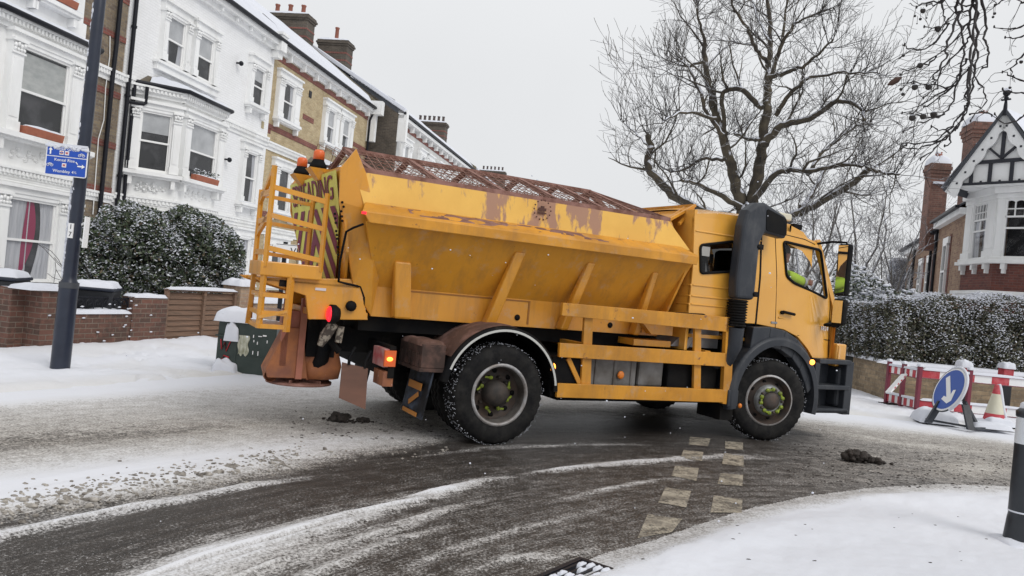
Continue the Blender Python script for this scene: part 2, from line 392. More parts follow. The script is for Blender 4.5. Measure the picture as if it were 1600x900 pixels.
def bay(root, xs, out, z_base, z_top, zg, zf, fills, x_extra=None, sillplants=False, paint=None, side_w=.8, front_w=1.3):
    """canted two-storey bay. xs = (x0, x1, x2, x3) along the wall."""
    x0, x1, x2, x3 = xs
    wall = MB(); wall.prism([(x0, .05, z_base), (x1, -out, z_base), (x2, -out, z_base), (x3, .05, z_base)], (0, 0, z_top - z_base))
    w_ = wall.build('bay_wall', paint or M_white, root)
    a1 = -math.atan2(out, x1 - x0); L1 = math.hypot(x1 - x0, out)
    Ml = wm((x0 + x1) / 2, out / 2, a1); Mf = wm((x1 + x2) / 2, out); Mr = wm((x2 + x3) / 2, out / 2, math.atan2(out, x3 - x2)); L3 = math.hypot(x3 - x2, out)
    c = MB()
    for (M, L) in ((Ml, L1), (Mf, x2 - x1), (Mr, L3)):
        for z, o, dn in ((z_top, .2, .1), (zf[0] - .75, .14, .1), (zg[1] + .5, .1, .12)):
            cornice(c, M, -L/2 - .06, L/2 + .06, z, o, .2, dn)
        c.obox(M, -L/2 - .1, L/2 + .1, -.3, 0, zf[0] - .12, zf[0] - .02); c.obox(M, -L/2 - .06, L/2 + .06, -.22, 0, zf[0] - .18, zf[0] - .12)
        for q in (-.42, .42): c.obox(M, q * L - .05, q * L + .05, -.2, 0, zf[0] - .4, zf[0] - .18)
        relief(c, M, 0, zf[0] - .42, L * .62, .26)
        c.obox(M, -L/2 - .1, L/2 + .1, -.3, 0, zg[0] - .12, zg[0] - .02)
    c.build('cornice', M_white, root)
    for (M, L, wd, i) in ((Ml, L1, side_w, 0), (Mf, x2 - x1, front_w, 1), (Mr, L3, side_w, 2)):
        window(root, M, min(wd, L - .3), zf[0], zf[1], fills[i], sill=False, pil=min(.3, (L - min(wd, L - .3)) / 2 - .01), head=.2)
        window(root, M, min(wd, L - .3), zg[0], zg[1], fills[3], sill=False, pil=min(.3, (L - min(wd, L - .3)) / 2 - .01), head=.2)
    # lean-to roof with snow, dark gutter
    g = MB(); e = .24
    poly = [Vector((x0 - .15, -.0, z_top + .1)), Vector((x1 - .1, -out - e, z_top + .1)), Vector((x2 + .1, -out - e, z_top + .1)), Vector((x3 + .15, -.0, z_top + .1))]
    g.tube(poly, .06, 8); g.tube([poly[3], poly[3] + Vector((.05, .0, -.25))], .045, 8)
    g.build('gutter', M_black, root)
    r = MB(); zt = z_top + .42
    lo = [Vector((x0 - .1, 0, z_top + .12)), Vector((x1 - .06, -out - e + .04, z_top + .12)), Vector((x2 + .06, -out - e + .04, z_top + .12)), Vector((x3 + .1, 0, z_top + .12))]
    hi = [Vector((x0 + .35, 0, zt)), Vector((x1 + .25, -out * .15, zt)), Vector((x2 - .25, -out * .15, zt)), Vector((x3 - .35, 0, zt))]
    r.add(lo + hi, [(0, 1, 5, 4), (1, 2, 6, 5), (2, 3, 7, 6), (4, 5, 6, 7), (3, 2, 1, 0)])
    rf = r.build('bay_roof', mat('lead_roof', (.12, .11, .1), .8, col2=(.2, .16, .1), ns=5), root)
    s = MB(); off = Vector((0, 0, .07)); n = 16
    def edge(P, t):
        Ls = [(P[i + 1] - P[i]).length for i in range(3)]; T = t * sum(Ls)
        for i in range(3):
            if T <= Ls[i] or i == 2: return P[i].lerp(P[i + 1], min(1, T / Ls[i]))
            T -= Ls[i]
    lo[0] = lo[0].lerp(lo[1], .3); hi[0] = hi[0].lerp(hi[1], .4)
    def fn(u, v):
        p = edge(lo, u).lerp(edge(hi, u), v)
        k = min(1, 9 * u, 9 * (1 - u), 7 * v + .25, 1)
        return p + Vector((0, -.02 * (1 - v), (.11 + .04 * mnoise.noise(p * 2.3)) * k))
    s.sheet(fn, 36, 12); s.build('snow', M_snow, rf)
    return Mf, Ml
M_ybrick = mat('yellow_brick', (.4, .3, .16), .85, brick=((.58, .47, .28), (.44, .33, .18), (.42, .39, .33), .225, .075))
M_obrick = mat('old_stock_brick', (.3, .22, .14), .9, brick=((.30, .235, .15), (.17, .13, .10), (.25, .23, .2), .225, .075))
M_rbrick = mat('red_brick', (.3, .08, .05), .85, brick=((.27, .085, .06), (.18, .06, .05), (.26, .21, .18), .225, .075))
M_kbrick = mat('dark_sooty_brick', (.1, .08, .06), .9, brick=((.13, .105, .08), (.075, .062, .05), (.15, .14, .125), .225, .075), snow=(.5, 30))
M_slate = mat('slate', (.06, .065, .075), .7)
def roof(root, L, ze=9.6, back=4.0, zr=12.7, over=.35):
    g = MB(); g.tube([(-.05, -over - .05, ze), (L + .05, -over - .05, ze)], .07, 8)
    g.build('gutter', M_black, root)
    r = MB(); r.prism([(0, -over, ze), (0, -over, ze + .06), (0, back, zr), (0, back * 2 + over, ze + .06), (0, back * 2 + over, ze)], (L, 0, 0)); rf = r.build('roof', M_slate, root)
    s = MB()
    def fn(u, v):
        x = u * L; y = -over - .02 + v * (back + over + .05); z = ze + .07 + (zr - ze) * (y + over) / (back + over)
        k = min(1, .25 + v * 8); return (x, y, z + (.24 + .04 * mnoise.noise(Vector((x * .8, y * 1.4, 3)))) * k - (.16 if v == 0 else 0))
    s.sheet(fn, int(L * 3), 10); s.build('snow', M_snow, rf)
    return rf
def chimney(root_part, x, y, z0, z1, sx, sy, pots, m, potmat, potcol=True, name='chimney'):
    c = MB(); c.box(x - sx/2, x + sx/2, y - sy/2, y + sy/2, z0, z1 - .3)
    for i, e in enumerate((.05, .1, .05)): c.box(x - sx/2 - e, x + sx/2 + e, y - sy/2 - e, y + sy/2 + e, z1 - .3 + i * .1, z1 - .2 + i * .1)
    o = c.build(name, m, root_part)
    r = MB(); r.box(x - sx/2 - .015, x + sx/2 + .015, y - sy/2 - .015, y + sy/2 + .015, z1 - .75, z1 - .67)
    r.box(x - sx/2 - .015, x + sx/2 + .015, y - sy/2 - .015, y + sy/2 + .015, z1 - 1.15, z1 - 1.07); r.build('brick_band', M_rbrick, root_part)
    s = MB(); s.mound((x, y, z1), sx + .12, sy + .12, .13, seed=x); s.build('snow', M_snow, root_part)
    p = MB(); along = sy >= sx
    for k in range(pots):
        t = (k + .5) / pots - .5; cx, cy = (x, y + t * sy * .9) if along else (x + t * sx * .9, y)
        hh = .55 if pots > 1 else .8
        p.lathe([(.0, 0), (.13, 0), (.11, .1), (.10, hh - .1), (.125, hh - .06), (.125, hh), (.0, hh)], (cx, cy, z1 + .02), 'z', 12)
    p.build('chimney_pots', potmat, root_part)
    return o
M_pot = mat('chimney_pot_clay', (.25, .09, .06), .8, snow=(.6, 12))
M_potk = mat('sooty_pot', (.09, .07, .065), .8, snow=(.35, 9))
# floors shared by the terrace
ZG, ZF, ZT = (.72, 2.45), (3.75, 5.35), (6.85, 8.2)
# ---- house 1 (left edge)
U1 = -13.0; h1 = house_root('terraced_house', 'white bay-fronted house at the left edge with brown brick strip beside its bay', U1)
w = MB(); w.box(0, 8.85, 0, 8, 0, 9.6); w.build('wall', M_obrick, h1)
b_ = MB()
for z in (3.0, 4.15, 5.45, 6.9, 7.9, 8.9): b_.box(6.5, 8.85, -.02, .0, z, z + .16)
b_.build('brick_band', M_rbrick, h1)
c_ = MB(); cornice(c_, wm(0, 0), 6.8, 8.85, 6.05, .12, .24, .1); cornice(c_, wm(0, 0), 6.8, 8.85, 2.95, .1, .2, .1); c_.box(0, 8.85, -.3, 0, 9.3, 9.6)
c_.build('cornice', M_white, h1)
Mf1, _ = bay(h1, (2.95, 3.95, 6.5, 7.35), .9, 0, 5.95, ZG, (3.75, 5.5), ('blind', 'none', 'none', 'none'), front_w=1.36)
roof(h1, 8.85)
b_ = MB(); b_.box(3.9, 7.3, -.12, 0, 6.5, 6.85); b_.box(3.9, 4.5, -.1, 0, 6.85, 8.7); b_.box(6.7, 7.2, -.1, 0, 6.85, 8.7); b_.box(4.5, 6.7, -.1, 0, 8.3, 8.7); b_.build('surround', M_white, h1)
wdx = window(h1, wm(6.15, .1), .95, 6.95, 8.3, 'both'); window(h1, wm(4.95, .1), .95, 6.95, 8.3, 'blind')
c_ = MB(); c_.obox(Mf1, -.6, .6, -.034, -.02, 4.65, 5.4); c_.build('blind', mat('marbled_blind', (.55, .58, .57), .9, col2=(.75, .77, .75), ns=4, stretch=(1, 1, 2)), h1, label='marbled pale roller blind')
# ground-floor curtains with a magenta strip
c_ = MB()
c_.sheet(lambda u, v: Mf1 @ Vector((-.62 + u * .6, -.034 + .008 * math.sin(u * 25), .76 + v * 1.66)), 30, 4); c_.sheet(lambda u, v: Mf1 @ Vector((.12 + .18 * math.sin(v * 2.6) + u * (.5 - .18 * math.sin(v * 2.6)), -.034 + .008 * math.sin(u * 25), .76 + v * 1.66)), 30, 12)
c_.build('curtain', M_cloth, h1)
c_ = MB(); c_.sheet(lambda u, v: Mf1 @ Vector((-.12 - (1 - v) * .12 + u * (.07 + .26 * math.sin(v * 2.7)), -.040, .8 + v * 1.6)), 4, 12)
c_.build('curtain', mat('magenta_cloth', (.42, .01, .10), .8), h1, label='magenta curtain edge')
# ---- house 2 (white)
U2 = -4.15; h2 = house_root('terraced_house', 'all-white painted house with snowy bay roof, behind the big snowy bush', U2)
L2 = 7.85; w = MB(); w.box(0, L2, -.03, 8, 0, 9.6); w.build('wall', M_whitebrick, h2)
c_ = MB(); cornice(c_, wm(0, .03), .0, L2, 6.05, .12, .24, .1); cornice(c_, wm(0, .03), .0, L2, 3.0, .1, .2, .1)
c_.box(0, L2, -.32, -.03, 9.38, 9.56); c_.box(0, L2, -.16, -.03, 9.2, 9.38)
for k in range(9): c_.box(.3 + k * .9, .37 + k * .9, -.26, -.03, 9.24, 9.385)
c_.box(L2 - .32, L2 + .1, -.42, -.03, 9.2, 9.75); c_.box(L2 - .28, L2 + .06, -.3, -.03, 8.95, 9.2); c_.box(L2 - .36, L2 + .14, -.46, -.0, 9.75, 9.85)
c_.build('cornice', M_white, h2)
Mf2, Ml2 = bay(h2, (.45, 1.36, 3.38, 4.3), .9, 0, 5.95, ZG, ZF, ('half', 'blind', 'none', 'none'), front_w=1.42, side_w=.84)
roof(h2, L2)
c_ = MB(); c_.box(1.15, 4.25, -.16, -.03, 6.62, 6.86); c_.box(1.1, 4.3, -.22, -.03, 6.8, 6.88); c_.build('surround', M_white, h2, bevel=.01)
for x, fl in ((1.92, 'both'), (3.42, 'blind')): window(h2, wm(x, .03), .88, 6.92, 8.25, fl, sill=False)
window(h2, wm(6.73, .03), .82, 6.98, 8.28, 'blind', blindfrac=.3)
window(h2, wm(6.73, .03), .82, 3.6, 5.35, 'curtain'); window(h2, wm(6.75, .03), .9, .9, 2.4, 'curtain')
for (x, z) in ((5.35, 8.05), (5.2, 4.85)):
    c_ = MB(); c_.tube([(x, -.03, z), (x, -.16, z)], .03, 8); c_.ell((x, -.2, z - .01), (.09, .07, .08)); c_.build('security_light', M_black, h2)
c_ = MB(); c_.box(7.35, 7.52, -.045, -.03, 6.35, 6.6); c_.build('vent_grille', mat('tan_grille', (.4, .33, .2), .8), h2)
d_ = MB()                              # downpipes on the left edge
d_.tube([(.12, -.12, 9.4), (.12, -.12, .2)], .055, 8); d_.tube([(.36, -.12, 6.0), (.36, -.12, .2)], .05, 8)
d_.tube([(.12, -.12, 5.45), (.3, -.2, 5.46), (.5, -.32, 5.48), (.54, -.36, 5.52), (.54, -.36, 5.95)], .045, 8)
for z in (1.5, 3.5, 5.6, 7.4): d_.lathe([(.075, -.03), (.075, .03)], (.12, -.12, z), 'z', 8)
d_.build('downpipe', M_black, h2)
d_ = MB(); d_.tube([(-.45, -.1, 9.5), (-.45, -.1, 6.6), (-.5, -.12, 6.0), (-.5, -.12, .3)], .055, 8); d_.build('downpipe', M_black, h2)
d_ = MB(); d_.tube([(-.62, -.03, 6.9), (-.56, -.03, 6.4), (-.6, -.03, 5.6), (-.55, -.03, 4.8), (-.68, -.03, 4.3), (-.62, -.03, 2.4)], .015, 5); d_.build('cable', M_white, h2)
d_ = MB(); d_.box(L2 - .12, L2 + .12, -.2, 4.2, 9.6, 9.7); d_.build('party_wall', M_kbrick, h2)
# ---- house 3 (yellow brick)
U3 = 3.7; h3 = house_root('terraced_house', 'yellow brick house with white window surrounds and red bands, behind the truck ladder', U3)
L3 = 9.9; w = MB(); w.box(0, L3, 0, 8, 0, 9.6); w.build('wall', M_ybrick, h3)
b_ = MB()
for (x0, x1, z) in ((0, .25, 6.3), (2.75, 3.75, 7.45), (0, 4.3, 6.45), (8.2, L3, 7.45), (0, L3, 9.0), (3.0, 3.6, 5.35), (2.95, 3.6, 4.4), (0, 3.4, 3.3)): b_.box(x0, x1, -.018, 0, z, z + .2)
b_.build('brick_band', M_rbrick, h3)
c_ = MB(); cornice(c_, wm(0, 0), 0, 3.1, 5.95, .14, .24, .1); cornice(c_, wm(0, 0), 0, L3, 2.9, .12, .24, .1)
c_.box(0, L3, -.3, 0, 9.4, 9.56); c_.box(0, L3, -.1, 0, 9.24, 9.4)
for k in range(8): c_.box(.9 + k * 1.2, .98 + k * 1.2, -.24, 0, 9.12, 9.405)
c_.box(L3 - .25, L3 + .12, -.7, 0, 9.3, 9.95); c_.box(L3 - .15, L3 + .12, -.4, 0, 8.0, 9.3); c_.build('cornice', M_white, h3)
window(h3, wm(1.25, 0), .95, 6.98, 8.4, 'curtain', pil=.42); window(h3, wm(1.5, 0), .95, 3.6, 5.2, 'none', pil=.42)
for x in (5.3, 7.0): window(h3, wm(x, 0), .9, 6.95, 8.4, 'both', pil=.32)
window(h3, wm(1.5, 0), 1.0, .8, 2.3, 'curtain', pil=.42)
bay(h3, (3.5, 4.4, 7.4, 8.3), .9, 0, 5.7, ZG, ZF, ('none', 'blind', 'none', 'none'))
roof(h3, L3)
d_ = MB(); d_.box(L3 - .14, L3 + .14, -.15, 4.2, 9.6, 9.66)
d_.prism([(L3 - .14, -.3, 9.6), (L3 - .14, -.3, 10.0), (L3 - .14, 4.1, 13.1), (L3 - .14, 4.1, 12.6)], (.28, 0, 0)); d_.build('party_wall', mat('parapet_brick', (.2, .17, .1), .9, col2=(.1, .09, .07), snow=(.85, 12)), h3)
chimney(h3, L3, 4.6, 12.2, 13.95, .9, 2.3, 3, M_kbrick, M_pot)
for (x, z) in ((3.1, 8.4), (3.05, 5.15)):
    c_ = MB(); c_.box(x, x + .22, -.03, 0, z, z + .26); c_.build('vent_grille', M_black, h3)
d_ = MB(); d_.tube([(L3 - .15, -.3, 9.5), (L3 - .15, -.12, 9.0), (L3 - .15, -.12, .2)], .055, 8); d_.build('downpipe', M_black, h3)
# ---- further houses
M_h4 = mat('pale_render_far', (.62, .62, .6), .8, col2=(.5, .5, .49), ns=1)
def far_house(label, u0, L, v, zr, cx, pots, wallm):
    h = house_root('terraced_house', label, u0)
    w = MB(); w.box(0, L, -v, 8, 0, 9.55); w.build('wall', wallm, h)
    g = MB(); g.prism([(-.02, -v - .1, 9.5), (-.02, 4.0, zr - .02), (-.02, 8, 9.5)], (.2, 0, 0)); g.box(-.03, .15, -v - .02, 8, 0, 9.5); g.build('gable_wall', M_kbrick, h)
    c = MB(); c.box(0, L, -v - .3, -v, 9.35, 9.5); c.box(0, .3, -v - .45, -v, 8.2, 9.75)
    for k in range(int(L / 1.2)): c.box(.8 + k * 1.2, .88 + k * 1.2, -v - .24, -v, 9.05, 9.355)
    c.build('cornice', M_white, h)
    b = MB(); b.box(.3, L, -v - .02, -v, 9.0, 9.2); b.build('brick_band', M_rbrick, h)
    for x in (1.6, 4.6, 6.0, 8.6, 10.1, 13.0):
        if x < L - 1: window(h, wm(x, v), .9, 6.95, 8.3, 'blind', pil=.32)
    rf = roof(h, L, 9.6, 4.0, zr, over=v + .3)
    vg = MB(); vg.prism([(-.08, -v - .35, 9.62), (-.08, -v - .35, 9.86), (-.08, 4.0, zr + .36), (-.08, 4.0, zr + .1)], (.42, 0, 0)); vg.build('snow', M_snow, h, bevel=.04)
    p = MB(); p.prism([(L - .15, -v - .2, 9.6), (L - .15, -v - .2, 9.95), (L - .15, 4.1, zr + .4), (L - .15, 4.1, zr)], (.3, 0, 0)); p.build('party_wall', mat('parapet_brick', (.2, .17, .1)), h)
    for (cx_, zt_, sy_, pp_, pm_) in cx: chimney(h, cx_, 4.2, 11.8, zt_, .9, sy_, pp_, M_kbrick, pm_)
far_house('dark-gabled house just beyond the yellow brick house, six chimney pots on it', 14.1, 17.5, 1.3, 12.7, [(4.4, 14.3, 1.7, 1, M_pot)], 6, M_h4)
far_house('farthest house of the snowy terrace, its pots peeping over the hopper grille', 31.7, 42, 1.3, 12.7, [(7.0, 14.4, 2.6, 6, M_potk), (34.0, 14.9, 3.0, 6, M_potk)], 6, M_h4)
# flower boxes, pots
def planter(label, M, w, plants=False):
    b = thing('window_box', label, 'window box'); b.matrix_world = M
    o = MB(); o.prism([(-w/2, -.08, 0), (w/2, -.08, 0), (w/2 + .02, -.1, .17), (-w/2 - .02, -.1, .17)], (0, .18, 0)); o.build('trough', M_terra, b, bevel=.01)
    s = MB(); s.mound((0, 0, .165), w, .17, .05, seed=w); s.build('snow', M_snow, b)
    if plants:
        l = MB()
        for k in range(160):
            p = Vector((rnd.uniform(-w/2, w/2), rnd.uniform(-.1, .08), .17 + rnd.uniform(0, .17))); a = rnd.uniform(0, 6.3); q = .03
            d1 = Vector((math.cos(a), math.sin(a), rnd.uniform(-.5, .5))) * q; d2 = Vector((-math.sin(a), math.cos(a), .6)) * q
            l.add([p - d1, p - d2 * .5, p + d1, p + d2], [(0, 1, 2, 3)])
        l.build('plants', mat('sill_plants', (.03, .05, .02), .7, snow=(.2, 25)), b)
    return b
def onbay(root, Mloc, x, y, z): return root.matrix_world @ Mloc @ Matrix.Translation((x, y, z))
bpy.context.view_layer.update()
planter('terracotta window box on the first-floor sill of the left bay', onbay(h1, Mf1, -.1, -.22, 3.75 - .02), 1.0)
planter('planted terracotta box with snowy leaves on the white house bay sill', onbay(h2, Mf2, .05, -.22, 3.75 - .02), 1.15, True)
planter('terracotta trough on the top-floor sill at the upper left', onbay(h1, wm(6.15, .1), .1, -.2, 6.97), .8)
pt = thing('plant_pot', 'round terracotta pot on the top-floor sill beside the trough', 'plant pot'); pt.matrix_world = onbay(h1, wm(6.15, .1), -.5, -.2, 6.97)
o = MB(); o.lathe([(0, 0), (.1, 0), (.14, .22), (.16, .22), (.16, .28), (.12, .28), (.1, .2), (0, .2)], (0, 0, 0), 'z', 16); o.build('pot', M_terra, pt)
# ------------------------------------------------------------------ the gritting truck
TH = math.radians(28.1); TF = Vector((math.cos(TH), math.sin(TH), 0)); TL = Vector((-math.sin(TH), math.cos(TH), 0))
TO = Vector((-.05, 7.69, 0)) + TL * 1.15
truck = thing('gritter_lorry', 'yellow gritting lorry with rusty mesh-topped hopper turning on the slushy road', 'lorry', TO, TH)
def tp(px, py, y):                     # pixel -> truck coordinates on the lengthwise plane y
    r = ray(px, py); t = (y + TO.dot(TL)) / r.dot(TL); p = r * t
    return Vector(((p - TO).dot(TF), y, EYE + t * r.z))
YEL = (.70, .315, .03)
M_yel = mat('amber_paint', YEL, .38, col2=(.58, .25, .026), ns=1.6, lo=.3, hi=.75, spots=((.22, .09, .04), 9, .72), coat=.25, spec=.4, bump=.04, bs=30)
M_yelw = mat('worn_amber_paint', YEL, .45, col2=(.46, .2, .02), ns=2.2, lo=.35, hi=.7, spots=((.16, .06, .04), 5, .62), spec=.4, bump=.08, bs=30)
M_yelm = mat('mud_streaked_lit_amber', (.80, .47, .09), .5, col2=(.72, .40, .07), ns=2.5, bump=.1)  # same amber as YEL, lightened to paint in the light on the upper panel
def add_mud(m):
    t = m.node_tree; b = t.nodes['Principled BSDF']; src = b.inputs['Base Color'].links[0].from_socket
    tc = nn(t, 'ShaderNodeTexCoord'); mp = nn(t, 'ShaderNodeMapping'); mp.inputs['Scale'].default_value = (3.2, 1, 1.1); mp.inputs['Rotation'].default_value = (0, .25, 0); t.links.new(tc.outputs['Object'], mp.inputs[0])
    sx = nn(t, 'ShaderNodeSeparateXYZ'); t.links.new(tc.outputs['Object'], sx.inputs[0])
    n1 = noise_t(t, mp.outputs[0], 1.6, 7, .62)
    w = ramp(t, mth(t, 'MULTIPLY', mth(t, 'ADD', sx.outputs[0], 1.8), .25), [(.22, 0), (.36, .13), (.75, .13), (.98, .02)])
    f = ramp(t, mth(t, 'ADD', n1, w), [(.585, 0), (.635, .85)])
    t.links.new(mixc(t, f, src, (.30, .155, .13)), b.inputs['Base Color'])
add_mud(M_yelm)
M_cab = mat('cab_paint', (.76, .385, .06), .25, col2=(.70, .34, .05), ns=1.2, coat=.5, spec=.5)
M_rust = mat('rusty_salt_crust', (.15, .065, .045), .85, col2=(.30, .16, .13), ns=7, bump=.4, bs=60)
M_crust = mat('dark_mud_crust', (.10, .055, .042), .9, col2=(.22, .125, .105), ns=7, lo=.45, hi=.7, bump=.5, bs=60)
M_rusty = mat('rusty_orange_steel', (.38, .14, .05), .7, col2=(.22, .085, .05), ns=5, spots=((.5, .26, .2), 8, .62), bump=.15)
M_blk = mat('chassis_black', (.005, .0055, .007), .7, col2=(.012, .011, .010), ns=4, spec=.12)
M_plas = mat('dark_grey_plastic', (.024, .028, .036), .45, col2=(.034, .038, .046), spec=.35, ns=3, bump=.05, bs=120)
M_tyre = mat('tyre_rubber', (.008, .008, .009), .7, col2=(.02, .019, .018), spec=.15, ns=9, spots=((.3, .32, .35), 34, .73), bump=.2, bs=80)
M_rim = mat('rim_grey', (.42, .42, .43), .45, .2, col2=(.2, .17, .15), ns=6)
M_rimd = mat('rim_dirty', (.05, .043, .04), .7, col2=(.09, .06, .045), ns=8)
M_lime = mat('lime_plastic', (.30, .40, .02), .6, col2=(.12, .14, .03), ns=30)
M_mud = mat('mud_flap', (.012, .012, .014), .6, col2=(.08, .10, .14), ns=4, lo=.45, hi=.7, spec=.2)
M_orange = mat('orange_lens', (.72, .13, .025), .35)
M_lit = mat('lit_marker', (1, .25, .02), .3, emit=((1, .28, .04), 5))
M_redlit = mat('lit_tail_lamp', (.8, .01, .02), .25, emit=((1, .02, .04), 1.2))
M_alu = mat('dull_aluminium', (.3, .31, .32), .5, .6, col2=(.2, .2, .21), ns=6)
M_tank = mat('grimy_tank', (.22, .215, .21), .6, .3, col2=(.10, .09, .08), ns=3)
def add_film(m, col, scale, lo, hi, amt, stretch=(1, 1, 1), seed=0):
    t = m.node_tree; b = t.nodes['Principled BSDF']; i = b.inputs['Base Color']; src = i.links[0].from_socket if i.links else tuple(i.default_value[:3])
    tc = nn(t, 'ShaderNodeTexCoord'); mp = nn(t, 'ShaderNodeMapping'); mp.inputs['Scale'].default_value = stretch; mp.inputs['Location'].default_value = (seed, seed, 0); t.links.new(tc.outputs['Object'], mp.inputs[0])
    t.links.new(mixc(t, ramp(t, noise_t(t, mp.outputs[0], scale, 8, .7), [(lo, 0), (hi, amt)]), src, col), i)
for m_ in (M_yel, M_yelw):
    add_film(m_, (.30, .15, .05), 2.2, .48, .72, .55, (2.5, 2.5, .35)); add_film(m_, (.42, .36, .30), 6.0, .55, .78, .55, (1, 1, 1), 4); add_film(m_, (.12, .05, .03), 16.0, .66, .70, .7, (1, 1, 1), 9)
add_film(M_cab, (.5, .36, .2), 3.0, .5, .85, .3, (1, 1, .6), 2)
add_film(M_plas, (.14, .14, .14), 4.0, .5, .8, .5, (1, 1, .5)); add_film(M_tyre, (.07, .067, .064), 5.0, .5, .8, .5); add_film(M_blk, (.10, .085, .07), 5.0, .58, .8, .5)
# chassis
c = MB()
for s in (-1, 1): c.box(-1.45, 4.7, s*.42 - .04, s*.42 + .04, .78, 1.04)
for x in (-1.4, -.6, .6, 1.6, 2.6, 3.4, 4.4): c.box(x - .05, x + .05, -.38, .38, .82, 1.0)
c.box(-1.35, 2.3, -.7, .7, 1.02, 1.16)
c.tube([(0, -1.1, .5), (0, 1.1, .5)], .09, 10); c.ell((0, 0, .52), (.26, .24, .25)); c.tube([(0, 0, .55), (1.5, 0, .75), (3.2, 0, .8)], .05, 8)
c.box(3.7, 3.85, -.95, .95, .44, .58); c.box(2.5, 4.4, -.35, .35, .5, 1.1)
for s in (-1, 1): c.box(-.7, .7, s*.5 - .06, s*.5 + .06, .66, .74); c.box(3.1, 4.5, s*.5 - .05, s*.5 + .05, .6, .68)
c.build('chassis', M_blk, truck)
